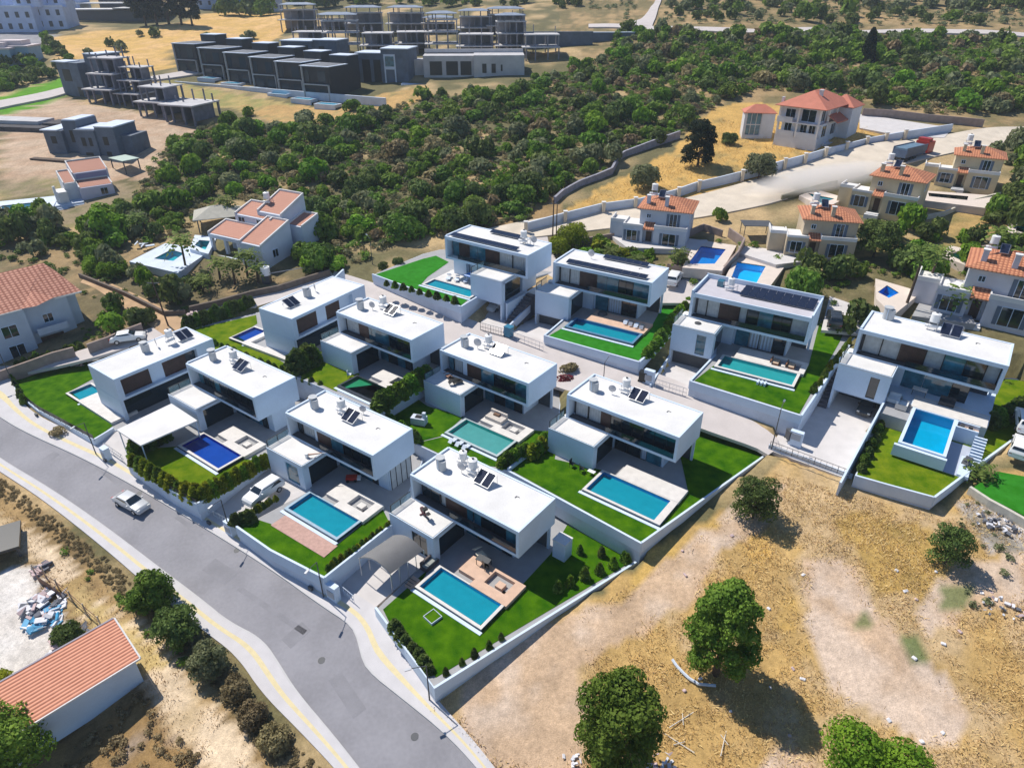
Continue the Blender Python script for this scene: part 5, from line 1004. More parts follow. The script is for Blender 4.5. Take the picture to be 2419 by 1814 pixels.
blocks('long_shed', (245,50), 6, 1.4, 'long dark shed with a shining white sheet roof at the top left', 'shed', [('wall', DKGREY, [(-16,18,0,7,-2,3.0)]), ('roof', ROOFW, [(-17,4,-1,8,3.0,3.3),(4.01,19,-1.2,8,3.3,3.6),(-12,6,8.1,15,4.5,4.8)])])
blocks('long_shed', (300,18), 4, 1.4, 'second white sheet roof behind the long dark shed', 'shed', [('wall', DKGREY, [(-9,9,0,7,-2,3.0)]), ('roof', ROOFW, [(-10,10,-1,8,3.0,3.3)])])
blocks('far_house', (545,12), 0, 1.4, 'blue house among trees at the very top', 'house', [('wall', mat('sky_blue', (.20,.42,.66), .8), [(-6,6,0,7,-2,5)]), ('roof', WALLW_SHADE, [(-6.3,6.3,-.3,7.3,5,5.2)]), ('window', DKGREY, [(-4,-2.6,-.05,.02,1.4,3.2),(1,2.4,-.05,.02,1.4,3.2)])])
blocks('boundary_kerb', (560,205), -26, 1.4, 'long white kerb wall below the plunge pools', 'wall', [('wall', WALLW_SHADE, [(-44,42,-2.6,-2.2,-1.2,.5)])])
# ------------------------------------------------------------------ foliage
rs = np.random.RandomState(11)
def cards(blobs, n, size, shell=.72, rs=rs, flat=0.):
    """n small leaf sprays on the shells of ellipsoid blobs -> verts (n*4,3)"""
    bl = np.array(blobs, float); ar = (bl[:, 3]*bl[:, 4]+bl[:, 4]*bl[:, 5]+bl[:, 3]*bl[:, 5]); k = rs.choice(len(bl), n, p=ar/ar.sum())
    d = rs.normal(size=(n, 3)); d /= np.linalg.norm(d, axis=1)[:, None]; d[:, 2] = np.where(d[:, 2] < -.35, -d[:, 2], d[:, 2])
    r = shell+(1.06-shell)*rs.rand(n)**.6; c = bl[k, :3]+d*bl[k, 3:6]*r[:, None]
    u = rs.normal(size=(n, 3)); u -= d*(u*d).sum(1)[:, None]*.6; u /= np.linalg.norm(u, axis=1)[:, None]
    v = np.cross(d+rs.normal(size=(n, 3))*.55, u); v /= np.linalg.norm(v, axis=1)[:, None]
    s = size*(.55+.9*rs.rand(n))[:, None]
    return np.stack([c-u*s*.6-v*s*.35, c+u*s*.5-v*s*.4, c+u*s*.65+v*s*.35, c-u*s*.45+v*s*.45], 1).reshape(-1, 3)
def card_mesh(name, V, m, extra=None):
    n = len(V)//4; me = bpy.data.meshes.new(name); vs = V; nf = n
    me.vertices.add(len(vs)); me.vertices.foreach_set('co', np.ascontiguousarray(vs, np.float32).ravel())
    me.loops.add(n*4); me.loops.foreach_set('vertex_index', np.arange(n*4, dtype=np.int32))
    me.polygons.add(n); me.polygons.foreach_set('loop_start', np.arange(n, dtype=np.int32)*4); me.polygons.foreach_set('loop_total', np.full(n, 4, np.int32))
    me.update(calc_edges=True); me.materials.append(m); return me
def bush_blobs(k, r=1., h=1.):
    out = []
    for i in range(k):
        a = rs.rand()*6.28; q = rs.rand()**.7*.55*r; s = (.38+.35*rs.rand())*r; out.append((q*math.cos(a), q*math.sin(a), h*(.35+.45*rs.rand()), s, s, s*(.75+.3*rs.rand())*h))
    out.append((0, 0, .5*h, .6*r, .6*r, .5*h)); return out
VAR = {}
for nm, m, cnt in (('dark', LF_DARK, 4), ('mid', LF_MID, 4), ('bright', LF_BRI, 2), ('olive', LF_OLI, 3), ('dry', LF_DRY, 2), ('yellow', LF_YEL, 1)):
    VAR[nm] = [card_mesh('bush', cards(bush_blobs(5), 520, .20), m) for _ in range(cnt)]
VAR['fine'] = [card_mesh('tree', cards(bush_blobs(8), 1500, .13), LF_MID) for _ in range(2)]
VAR['finedark'] = [card_mesh('tree', cards(bush_blobs(8), 1500, .13), LF_DARK) for _ in range(2)]
TAKEN = []
def free(x, y, r):
    for a, b, q in TAKEN:
        if (a-x)**2+(b-y)**2 < (q+r)**2: return False
    return True
for (px, py), r in {(1900,330): 13, (1780,330): 6, (1550,560): 6.5, (1930,590): 7, (2075,490): 8, (2280,430): 8, (2330,745): 8, (1675,605): 4.5, (1782,640): 5, (1940,465): 6, (2240,468): 6, (2110,695): 5, (2260,600): 3,
    (610,590): 8, (545,690): 4.5, (340,600): 3, (420,640): 3.5, (655,650): 3, (520,535): 6, (400,605): 7, (480,575): 4, (215,455): 9, (150,480): 8, (60,490): 9, (60,790): 7, (0,820): 8, (110,760): 7, (205,340): 14, (290,230): 12, (370,260): 9, (440,275): 9, (235,215): 8, (1645,380): 2}.items():
    p = G(px, py); TAKEN.append((p.x, p.y, r))
for k in VI:
    for x_ in (1, 5, 9, 13):
        for y_ in (-4, 0, 4): p = LW(k, x_, y_); TAKEN.append((p.x, p.y, 3.4))
def nearroad(px, py):
    for poly in ROADPX:
        if inpoly(np.array([px]), np.array([py]), poly)[0]: return True
    return False
ROADPX = [[(1130,545),(1420,490),(1700,440),(1900,375),(2060,330),(2340,290),(2500,280),(2500,330),(2300,368),(2000,440),(1850,485),(1640,530),(1290,620),(1450,660),(1830,690),(1830,780),(1290,680),(1180,600)],
 [(-60,850),(200,812),(440,738),(780,630),(800,680),(450,790),(0,905)], [(185,650),(450,765),(440,798),(385,778),(225,692),(185,672)], [(1385,55),(2500,68),(2500,98),(1385,74)], [(1470,70),(1530,-20),(1580,-20),(1560,70)],
 [(1180,560),(1250,530),(1330,520),(1300,600)], [(400,150),(1480,20),(1440,130),(1200,215),(860,240),(830,250),(380,210)], [(560,190),(830,225),(840,300),(540,240)], [(2030,260),(2300,290),(2300,330),(2030,320)]]
def scatter(poly, step, dens, sizes, kinds, zone_lab, big=None, avoid=True, gap=.0):
    out = []; xs_ = [p[0] for p in poly]; ys_ = [p[1] for p in poly]
    cor = [G(x, max(y, -40)) for x, y in poly]; x0, x1 = min(p.x for p in cor), max(p.x for p in cor); y0, y1 = min(p.y for p in cor), max(p.y for p in cor)
    ny_ = int((y1-y0)/step)+1; nx_ = int((x1-x0)/step)+1
    for j in range(ny_):
        for i in range(nx_):
            x = x0+(i+rs.rand())*step; y = y0+(j+rs.rand())*step
            dp = y*cp-(plane(x,y)-ZC)*sp; px = IW/2+F*x/dp; py = IH/2-F*(y*sp+(plane(x,y)-ZC)*cp)/dp
            if not (-60 < px < IW+60): continue
            if not inpoly(np.array([px]), np.array([py]), poly)[0]: continue
            g = mnoise.noise((x/13, y/13, 4.)) 
            if rs.rand() > dens*(1.2 if g > -.05-gap else .33): continue
            if avoid and nearroad(px, py): continue
            s = sizes[0]+(sizes[1]-sizes[0])*rs.rand()**1.6
            if not free(x, y, s*.7): continue
            kd = kinds[int(rs.rand()*len(kinds))]
            out.append((x, y, s, kd, zone_lab, px, py))
    return out
SC = []
MAIN = [(300,470),(400,340),(480,300),(560,285),(640,305),(720,300),(830,290),(1000,235),(1060,200),(1200,215),(1330,100),(1420,80),(1600,76),(1850,82),(2440,98),(2440,260),(2200,275),(1880,215),(1780,215),(1690,250),(1600,320),(1470,365),(1430,405),(1320,450),(1235,530),(1140,545),(1000,560),(850,620),(760,650),(690,610),(690,500),(560,470),(470,500),(440,560),(360,590),(250,560),(240,500)]
SC += scatter(MAIN, 3.4, .70, (1.2,3.4), ['dark','mid','mid','olive','bright','dark','olive','mid','mid','bright','dry'], 'slope')
SC += scatter([(1330,520),(1140,545),(1000,560),(1100,480),(1240,420)], 4.0, .35, (1.0,2.0), ['olive','dry','mid'], 'dryslope')
SC += scatter([(940,-30),(1380,-30),(1380,60),(1300,20),(940,15)], 7, .55, (2.,5.), ['dark','mid','dark'], 'ridge')
SC += scatter([(1570,-30),(2440,-30),(2440,62),(1580,55)], 6, .36, (1.6,4.6), ['dark','mid','olive','dark'], 'ridge')
SC += scatter([(-40,520),(120,505),(250,560),(300,590),(300,640),(470,665),(700,640),(780,620),(780,640),(640,690),(450,735),(300,690),(190,620),(-40,600)], 2.8, .93, (1.3,2.9), ['dark','mid','dark','bright','olive'], 'garden')
SC += scatter([(210,650),(290,700),(380,770),(330,790),(200,835),(150,830),(215,750)], 2.0, .92, (.9,2.2), ['dark','mid','bright','dark'], 'housegarden')
SC += scatter([(1850,660),(1990,590),(2060,545),(2150,530),(2210,545),(2440,470),(2440,540),(2330,560),(2290,590),(2200,640),(2150,660),(2060,650),(2060,700),(2120,750),(1990,790),(1910,745),(1840,700)], 2.6, .99, (1.6,3.4), ['dark','mid','dark','bright','dark'], 'right')
SC += scatter([(1310,600),(1330,570),(1450,578),(1490,600),(1600,612),(1700,640),(1690,655),(1480,645),(1400,635)], 1.9, .92, (.8,1.7), ['bright','mid','yellow','dark'], 'upper')
SC += scatter([(1640,500),(1700,480),(1820,495),(1800,520),(1700,530)], 2.6, .8, (.9,2.0), ['dark','bright','mid'], 'upper')
SC += scatter([(2150,560),(2440,560),(2440,640),(2300,640),(2180,690),(2080,660)], 3.2, .8, (1.2,2.4), ['dark','mid','bright'], 'right')
SC += scatter([(1640,590),(1880,640),(1900,700),(1840,690),(1640,660)], 2.6, .45, (.8,1.6), ['dark','mid','bright'], 'upper')
SC += scatter([(2350,330),(2440,320),(2440,480),(2380,470),(2340,440)], 3.5, .9, (1.6,3.2), ['dark','mid','olive'], 'edge')
SC += scatter([(2330,770),(2440,790),(2440,1000),(2390,1000),(2360,930)], 2.6, .9, (1.,2.2), ['dark','mid','dark'], 'edge2')
SC += scatter([(2290,1090),(2440,1020),(2440,1090),(2340,1170),(2290,1150)], 1.9, .7, (.5,1.2), ['dark','mid','bright'], 'edge2')
SC += scatter([(-40,160),(60,150),(165,172),(60,205),(-40,228)], 4.2, .9, (1.6,3.2), ['dark','bright','mid'], 'cornergarden')
SC += scatter([(90,80),(130,110),(170,150),(150,180),(100,150)], 4.5, .9, (1.8,3.2), ['bright','dark'], 'cornergarden')
SC += scatter([(160,95),(260,80),(420,90),(640,60),(640,95),(400,120),(300,160),(200,140)], 10, .35, (1.4,2.8), ['olive','dark'], 'field')
SC += scatter([(480,-30),(700,-30),(900,-30),(900,16),(700,20),(640,45),(500,30)], 8, .7, (3.,6.), ['dark','mid'], 'ridge')
SC += scatter([(540,255),(700,290),(640,300),(560,285),(470,280)], 6, .3, (1.2,2.4), ['olive','mid'], 'dryslope')
SC += scatter([(640,240),(760,262),(840,240),(840,275),(700,285)], 4, .7, (1.8,3.4), ['dark','bright'], 'dryslope')
LABS = {'slope': ('scrub bush', 'bushes of the wild slope'), 'dryslope': ('low bush on the dry patch', 'bushes on the dry patches'), 'ridge': ('tree on the far rise at the top', 'trees on the far rise'), 'garden': ('tree', 'trees of the old garden at the left'), 'housegarden': ('shrub in the garden of the large pale red roofed house', 'garden shrubs beside the left house'),
 'right': ('tree in the thick right grove', 'trees of the right grove'), 'upper': ('garden shrub beside the tiled villas', 'garden shrubs by the tiled villas'), 'edge': ('tree at the right edge beside the cream villa', 'trees at the right edge'), 'edge2': ('shrub at the right edge beside the villa with the raised pool', 'shrubs at the lower right edge'),
 'cornergarden': ('tree above the bright grass in the upper left corner', 'trees of the upper left corner'), 'field': ('small tree on the golden field', 'small trees of the golden field')}
CN = {'dark': 'dark green', 'mid': 'mid green', 'bright': 'bright green', 'olive': 'grey olive', 'dry': 'brownish', 'yellow': 'yellow green'}
def where(z, px, py):
    if z == 'slope':
        if px < 700: return 'behind the left tiled villas' if py > 380 else 'below the black cube houses'
        if px < 1150: return 'between the black houses and the topmost villa' if py < 420 else 'just above the topmost white villa'
        if px < 1600: return 'above the winding grey wall'
        return 'behind the large red-roofed villa' if py > 130 else 'beside the far road'
    if z == 'garden': return 'beside the dirt path at the left' if px < 300 else 'around the palm garden'
    return ''
SC.sort(key=lambda q: math.hypot(q[0], q[1]))
def mediana(q): return q[2]/math.hypot(q[0], q[1])
order = sorted(range(len(SC)), key=lambda i: -mediana(SC[i])); ind = set(order[:298])
far = {}
for i, (x, y, s, kd, zl, px, py) in enumerate(SC):
    z = H(x, y)
    if i in ind:
        me_ = VAR[kd][int(rs.rand()*len(VAR[kd]))]
        if s/math.hypot(x, y) > .022: me_ = VAR['finedark' if kd in ('dark','olive') else 'fine'][i % 2]
        nm = 'tree' if zl in ('garden','right','ridge','edge','cornergarden','field') else 'bush'
        o = bpy.data.objects.new(nm, me_); COL.objects.link(o); o.location = (x, y, z-.12*s)
        hz = s*(.85+.45*rs.rand())*(1.35 if nm == 'tree' else 1.)
        o.scale = (s, s*(.85+.3*rs.rand()), hz); o.rotation_euler = (0, 0, rs.rand()*6.28)
        wv = where(zl, px, py); tag(o, f"{CN[kd]} {'broad' if s > 2.3 else 'small'} {LABS[zl][0]} {wv}".strip(), nm, LABS[zl][1])
    else: far.setdefault(kd, []).append((x, y, z, s))
for kd, lst in far.items():
    base = [cards(bush_blobs(5), 190, .30) for _ in range(5)]; V = []
    for x, y, z, s in lst:
        b_ = base[int(rs.rand()*5)].copy(); a = rs.rand()*6.28; c_, s_ = math.cos(a), math.sin(a)
        b_ = np.stack([b_[:, 0]*c_-b_[:, 1]*s_, b_[:, 0]*s_+b_[:, 1]*c_, b_[:, 2]], 1)*np.array([s, s, s*(.85+.45*rs.rand())])+np.array([x, y, z-.12*s]); V.append(b_)
    o = bpy.data.objects.new('scrub', card_mesh('scrub', np.concatenate(V), {'dark': LF_DARK, 'mid': LF_MID, 'bright': LF_BRI, 'olive': LF_OLI, 'dry': LF_DRY, 'yellow': LF_YEL}[kd])); COL.objects.link(o); tag(o, f'{CN[kd]} scrub spread over the wild slope', 'scrub', kind='stuff')
# low undergrowth between the bushes
base = [cards(bush_blobs(5), 80, .26) for _ in range(6)]
def undergrowth(poly, step, dens, smin, smax, m, lab):
    V = []
    cor = [G(x, max(y, -40)) for x, y in poly]; x0, x1 = min(p.x for p in cor), max(p.x for p in cor); y0, y1 = min(p.y for p in cor), max(p.y for p in cor)
    n_ = int((x1-x0)*(y1-y0)/step**2); xx = x0+rs.rand(n_)*(x1-x0); yy = y0+rs.rand(n_)*(y1-y0)
    zz = ZC-44.5+.048*(np.clip(xx,-80,80)-6)+.135*(np.minimum(yy,110)-73)+.12*np.maximum(yy-110,0)
    dp = yy*cp-(zz-ZC)*sp; px = IW/2+F*xx/dp; py = IH/2-F*(yy*sp+(zz-ZC)*cp)/dp
    ok = inpoly(px, py, poly) & (px > -50) & (px < IW+50)
    for rp in ROADPX: ok &= ~inpoly(px, py, rp)
    for i in np.nonzero(ok)[0]:
        if rs.rand() > dens or not free(xx[i], yy[i], .2): continue
        s = smin+(smax-smin)*rs.rand(); a = rs.rand()*6.28; c_, s_ = math.cos(a), math.sin(a); b_ = base[int(rs.rand()*6)]
        V.append(np.stack([b_[:, 0]*c_-b_[:, 1]*s_, b_[:, 0]*s_+b_[:, 1]*c_, b_[:, 2]*.8], 1)*s+np.array([xx[i], yy[i], H(xx[i], yy[i])-.05]))
    if V: o = bpy.data.objects.new('undergrowth', card_mesh('undergrowth', np.concatenate(V), m)); COL.objects.link(o); tag(o, lab, 'undergrowth', kind='stuff')
undergrowth(MAIN, 2.0, .45, .5, 1.2, LF_DRY, 'brown low scrub between the bushes of the slope')
undergrowth(MAIN, 1.9, .6, .5, 1.3, LF_MID, 'green low scrub between the bushes of the slope')
undergrowth([(1280,560),(1450,570),(1700,560),(1900,610),(2200,640),(2419,640),(2419,900),(2300,880),(2000,800),(1650,690),(1400,640)], 1.6, .55, .4, .9, LF_MID, 'low garden plants around the tiled villas')
undergrowth([(0,540),(300,600),(470,665),(700,640),(640,700),(450,740),(300,690),(0,620)], 1.8, .6, .5, 1.1, LF_DARK, 'low plants under the trees of the left garden')
undergrowth(MAIN, 2.0, .6, .5, 1.3, LF_OLI, 'grey olive low scrub between the bushes of the slope')
undergrowth([(1380,-30),(2440,-30),(2440,70),(1400,60)], 3.2, .5, .6, 1.5, LF_OLI, 'olive low scrub along the far rise')
undergrowth([(220,640),(420,770),(330,800),(180,840),(140,820)], 1.2, .7, .3, .7, LF_MID, 'low green plants in the garden of the left house')
undergrowth([(-40,1110),(0,1130),(110,1210),(260,1330),(380,1420),(520,1560),(620,1680),(760,1814),(720,1860),(650,1814),(590,1740),(500,1620),(350,1460),(210,1340),(90,1240),(-40,1150)], .34, .9, .12, .34, LF_DRY, 'brown weeds on the verge between the street and the dirt track')
undergrowth([(150,1300),(300,1420),(420,1520),(500,1610),(440,1580),(330,1480),(200,1380)], 1.0, .6, .3, .7, LF_MID, 'green weeds on the verge between the street and the dirt track')
undergrowth([(130,1814),(260,1680),(340,1640),(430,1720),(540,1840),(130,1840)], .8, .7, .2, .6, LF_DRY, 'brown weeds in the rubble below the red-roofed house')
undergrowth([(2260,1120),(2330,1190),(2419,1300),(2419,1430),(2300,1440),(2210,1230)], 1.2, .35, .2, .6, LF_OLI, 'sparse olive weeds near the stone edging at the right')
# dry grass of the lot
def grass(poly, per_m2, h, m, lab, excl=()):
    cor = [G(x, y) for x, y in poly]; x0, x1 = min(p.x for p in cor), max(p.x for p in cor); y0, y1 = max(8, min(p.y for p in cor)), max(p.y for p in cor)
    n_ = int((x1-x0)*(y1-y0)*per_m2); xx = x0+rs.rand(n_)*(x1-x0); yy = y0+rs.rand(n_)*(y1-y0)
    zz = ZC-44.5+.048*(xx-6)+.135*(yy-73); dp = yy*cp-(zz-ZC)*sp; px = IW/2+F*xx/dp; py = IH/2-F*(yy*sp+(zz-ZC)*cp)/dp
    ok = inpoly(px, py, poly)
    for e in excl: ok &= ~inpoly(px+rs.normal(size=n_)*14, py+rs.normal(size=n_)*14, e)
    den = vnoise(xx, yy, 2.6, 2.)+.6*vnoise(xx, yy, .9, 8.); ok &= (den+rs.rand(n_)*.7 > .22)
    I = np.nonzero(ok)[0]; xx = xx[I]; yy = yy[I]; n_ = len(I); zz = np.array([H(a, b) for a, b in zip(xx, yy)])
    a = rs.rand(n_)*6.28; hh = h*(.3+.7*rs.rand(n_)); w_ = .012+.022*rs.rand(n_); lx = rs.normal(size=n_)*.7*hh; ly = rs.normal(size=n_)*.7*hh
    c_, s_ = np.cos(a), np.sin(a)
    V = np.stack([np.stack([xx-c_*w_, yy-s_*w_, zz-.03], 1), np.stack([xx+c_*w_, yy+s_*w_, zz-.03], 1), np.stack([xx+lx+c_*w_*.7, yy+ly+s_*w_*.7, zz+hh], 1), np.stack([xx+lx-c_*w_*.8, yy+ly-s_*w_*.8, zz+hh*.85], 1)], 1).reshape(-1, 3)
    o = bpy.data.objects.new('dry_grass', card_mesh('dry_grass', V, m)); COL.objects.link(o); tag(o, lab, 'grass', kind='stuff')
BARE = [[(1910,1310),(2010,1330),(2050,1400),(2130,1500),(2210,1580),(2290,1700),(2250,1760),(2100,1715),(1960,1640),(1900,1500)], [(1080,1560),(1300,1470),(1500,1400),(1560,1330),(1700,1230),(1780,1140),(1850,1150),(1830,1230),(1700,1310),(1650,1400),(1560,1470),(1380,1570),(1390,1700),(1370,1814),(1180,1814),(1090,1700)], [(2250,1330),(2419,1290),(2419,1420),(2290,1440),(2200,1500),(2160,1440)]]
LOTP = [(1010,1670),(1560,1340),(1835,1120),(2200,1215),(2330,1150),(2440,1240),(2440,1840),(1200,1840)]
HAYG = mat('hay_gold', (.52,.36,.14), .9, col2=(.86,.66,.32), scale=.45, detail=6)
HAYB = mat('hay_brown', (.34,.21,.09), .9, col2=(.66,.46,.24), scale=.6, detail=6)
grass(LOTP, 42, .30, HAYG, 'golden dry grass over the empty lot', BARE)
grass(LOTP, 24, .24, HAYB, 'brown dry grass over the empty lot', BARE)
grass([(1340,490),(1600,360),(1700,270),(2060,290),(2230,310),(2050,335),(1900,380),(1560,465)], 6, .6, HAYG, 'golden grass around the large red-roofed villa')
grass([(0,1190),(110,1270),(300,1440),(470,1610),(600,1760),(680,1840),(420,1840),(330,1660),(100,1400),(0,1290)], 25, .22, HAYB, 'dry grass along the dirt track')
# ------------------------------------------------------------------ single trees
def big_tree(name, p, r, h, nleaf, leafs, m, label, cat='tree', group=None, blobs=None, low=.32, size=.16):
    v = tag(empty(name, p), label, cat, group)
    bl = []
    for i in range(blobs or 16):
        a = i*2.4+rs.rand(); t = (i+.5)/(blobs or 16); zz = h*(low+(1-low)*t*.86); rr = r*math.sin(min(1., (.28+.72*(1-abs(t-.42)*1.15)))*1.5)*.62*(.75+.35*rs.rand()); s = r*((.34 if (blobs or 16) < 20 else .22)+.16*rs.rand())
        bl.append((rr*math.cos(a), rr*math.sin(a), zz, s, s, s*.82))
    bl.append((0, 0, h*.55, r*.48, r*.48, h*.28)); bl.append((0, 0, h*.86, r*.38, r*.38, h*.13))
    o = bpy.data.objects.new('crown', card_mesh('crown', cards(bl, nleaf, size, .55), m)); COL.objects.link(o); o.parent = v
    tb = MB(); tb.tube((0,0,-.3), (.1,.05,h*.35), .055*h*.55, .04*h*.5)
    for b in bl[:9]: tb.tube((.1,.05,h*.28), (b[0]*.85, b[1]*.85, b[2]), .02*h*.6, .03, n=6)
    tb.build('trunk', BARK, v); return v
def GH(px, py): p = G(px, py); p.z = H(p.x, p.y); return p
big_tree('tree', GH(1690,1590), 3.1, 10.6, 17000, None, LF_MID, 'tall dense green tree in the dry lot with a long dark shadow', size=.17, low=.13, blobs=38)
big_tree('tree', GH(1448,1810), 3.5, 10.0, 17000, None, LF_MID, 'broad green tree at the bottom centre of the dry lot', size=.17, low=.12, blobs=38)
big_tree('tree', GH(2052,1905), 4.0, 5.6, 15000, None, LF_BRI, 'bright green round tree cut off by the bottom edge at the right', size=.15, low=.3)
big_tree('tree', GH(1778,1222), 2.4, 4.6, 8000, None, LF_DARK, 'dark green round tree against the white wall of the wide lawn', low=.12, size=.13)
big_tree('tree', GH(2232,1330), 1.9, 4.2, 5000, None, LF_DARK, 'slender dark olive shrub standing alone in the brown grass of the lot', low=.1, size=.13)
big_tree('tree', GH(378,1432), 1.7, 4.4, 5000, None, LF_MID, 'bright green upright tree at the left pavement edge', low=.1, size=.16)
big_tree('tree', GH(425,1505), 2.1, 3.0, 6000, None, LF_DARK, 'dark green spreading tree just below the upright one by the pavement', low=.1, size=.16)
big_tree('tree', GH(340,1440), 1.3, 2.4, 3000, None, LF_MID, 'small green bush left of the upright tree by the pavement', low=.1, size=.15)
big_tree('tree', GH(498,1585), 1.7, 2.8, 5000, None, LF_OLI, 'grey green bush on the verge below the two dark trees', low=.08, size=.14)
for i, (x, y, r_, l_) in enumerate(((560,1640,1.3,'upper'),(600,1700,1.2,'middle'),(650,1760,1.3,'lower'))): big_tree('bush', GH(x,y), r_, 1.5, 2600, None, LF_DRY, f'brown dry bush beside the left pavement, the {l_} of three', 'bush', 'brown bushes by the left pavement', low=.05, size=.13)
big_tree('tree', GH(38,1830), 3.4, 6.0, 11000, None, LF_MID, 'bushy green tree covering the left end of the ribbed red roof', low=.2, size=.17)
big_tree('tree', GH(0,1640), 1.6, 2.4, 3000, None, LF_YEL, 'yellow green bush at the left edge above the red roof', low=.1, size=.14)
big_tree('bush', GH(165,1510), 1.4, 1.7, 3500, None, LF_DARK, 'dark ivy like bush behind the fence above the red roof', low=.05, size=.13)
big_tree('tree', GH(2062,608), 3.3, 6.0, 7000, None, LF_DARK, 'round dark pine beside the beige villa with the light blue pool', low=.2, size=.22)
big_tree('tree', GH(1350,580), 3.0, 3.2, 6000, None, LF_YEL, 'yellow green clipped tree behind the topmost villas', low=.1, size=.18)
big_tree('tree', GH(1320,600), 2.0, 2.6, 4000, None, LF_YEL, 'smaller yellow green shrub left of the clipped tree', low=.1, size=.18)
big_tree('tree', GH(1790,425), 3.4, 4.8, 5000, None, LF_OLI, 'grey green olive tree in front of the large red-roofed villa', low=.3, size=.25)
big_tree('tree', GH(1520,445), 3.3, 4.2, 5000, None, LF_OLI, 'greyish olive tree in the golden grass beside the winding wall', low=.2, size=.25)
big_tree('bush', GH(1722,340), 1.9, 2.2, 2500, None, LF_DARK, 'dark green bush left of the glazed pavilion', low=.1, size=.22)
for i, (x, y, r_) in enumerate(((180,620,2.4),(120,600,3.0),(240,600,2.6),(90,540,3.4),(300,530,3.0))): pass
big_tree('hedge', GH(235,640), 2.6, 2.4, 5000, None, LF_BRI, 'bright clipped green hedge by the dirt path at the left', 'hedge', low=.05, size=.18)
big_tree('hedge', GH(270,650), 2.6, 2.2, 5000, None, LF_BRI, 'bright clipped green hedge continuing right of the first one', 'hedge', low=.05, size=.18)
# cypress cones and conifers
def cone_mesh(n, size, m, h=1., r=.3, pw=.8):
    t = rs.rand(n)**1.15; a = rs.rand(n)*6.28; rr = r*(1-t)**pw*(.75+.35*rs.rand(n))+.02; c = np.stack([rr*np.cos(a), rr*np.sin(a), t*h], 1)
    u = rs.normal(size=(n, 3)); u /= np.linalg.norm(u, axis=1)[:, None]; v = rs.normal(size=(n, 3)); v -= u*(u*v).sum(1)[:, None]; v /= np.linalg.norm(v, axis=1)[:, None]; s = size*(.5+rs.rand(n))[:, None]
    return card_mesh('foliage', np.stack([c-u*s*.5-v*s*.4, c+u*s*.5-v*s*.4, c+u*s*.5+v*s*.4, c-u*s*.5+v*s*.4], 1).reshape(-1, 3), m)
def single(name, me_, loc, sc, lab, cat, group=None, rz=0):
    o = bpy.data.objects.new(name, me_); COL.objects.link(o); o.location = loc; o.scale = sc; o.rotation_euler = (0, 0, rz); return tag(o, lab, cat, group)
cyp = cone_mesh(5000, .07, LF_CYP, 1, .34, .55)
big_tree('conifer', GH(1648,392), 4.2, 9.5, 9000, None, LF_CYP, 'large dark broad conifer in the golden field above the dirt road', low=.08, blobs=26, size=.24)
for i, (x, y, s) in enumerate(((345,60,1.),(372,62,1.15),(400,60,1.2),(430,62,1.1),(455,64,.95),(322,40,.9))):
    big_tree('conifer', GH(x,y), 4.6*s, 17*s, 3200, None, LF_CYP, 'very tall dark conifer in the dense group at the top left, ' + ['second from left','third from left','tallest in the middle','third from right','rightmost','leftmost'][i], 'tree', 'dark conifers at the top left', low=.15, size=.6)
for i, (x, y) in enumerate(((2045,150),)):
    single('conifer', cyp, GH(x,y), (6,6,9), 'slim dark conifer rising from the scrub beyond the large red-roofed villa', 'tree', 'slim conifers in the scrub')
# clipped shrub rows
shr = [cone_mesh(420, .22, m_, 1, .42, .6) for m_ in (LF_MID, LF_DARK, LF_YEL, LF_BRI)]
def row(a, b, z, n, hs, kinds, lab, group, wd=1.):
    A, Bq = PZ(*a, z), PZ(*b, z)
    for i in range(n):
        p = A.lerp(Bq, (i+.5)/n)+Vector((rs.normal()*.07, rs.normal()*.07, 0)); h = hs*(.85+.3*rs.rand())
        pos = 'first' if i == 0 else ('last' if i == n-1 else f'number {i+1} of {n}')
        single('shrub', shr[kinds[i % len(kinds)]], p, (h*.75*wd, h*.75*wd, h), lab, 'shrub', group, rs.rand()*6)
row((45,887),(205,842), -47.55, 11, 2.3, [1,0], 'dark conical shrub along the rear edge of the left corner lawn', 'shrubs behind the left corner lawn')
row((28,895),(60,960), -47.55, 5, 1.2, [0,1], 'low shrub inside the curved fence of the corner lawn', 'low shrubs inside the curved fence')
row((438,778),(600,728), -44.15, 14, 2.0, [1,1,0], 'dark upright shrub in the row behind the upper left lawn', 'shrubs behind the upper left lawn', 1.15)
row((312,1080),(400,1035), -46.9, 5, 2.1, [0,1], 'tall green shrub in the clump beside the white carport', 'shrubs beside the white carport', 1.2)
row((312,1092),(465,1188), -46.9, 10, 1.5, [2,0,2], 'yellow green shrub along the road wall by the royal blue pool', 'shrubs along the road wall', 1.3)
row((475,1185),(636,1094), -46.9, 14, 1.6, [2,2,3], 'yellow green conical shrub on the wall above the car drive', 'shrubs above the drive', 1.2)
row((425,1160),(470,1175), -46.9, 4, 1.4, [2,2], 'yellow green shrub filling the corner of the royal blue pool lawn', 'shrubs in the lawn corner', 1.5)
row((772,1352),(924,1240), -47.3, 16, .8, [0,2], 'small clipped shrub on the wall beside the arched carport', 'small shrubs on the sloping wall', 1.2)
row((1255,1080),(1310,1030), -45.7, 6, 1.4, [2,3], 'yellow green shrub beside the turquoise pool dividing wall', 'shrubs beside the dividing wall', 1.5)
row((1175,1105),(1250,1065), -45.7, 5, 1.3, [3,0], 'green shrub in front of the turquoise pool garden wall', 'shrubs in front of the turquoise pool', 1.5)
row((895,968),(1012,893), -43.7, 9, 1.9, [0,3], 'green shrub in the hedge right of the dark green pool', 'shrubs right of the dark green pool', 1.7)
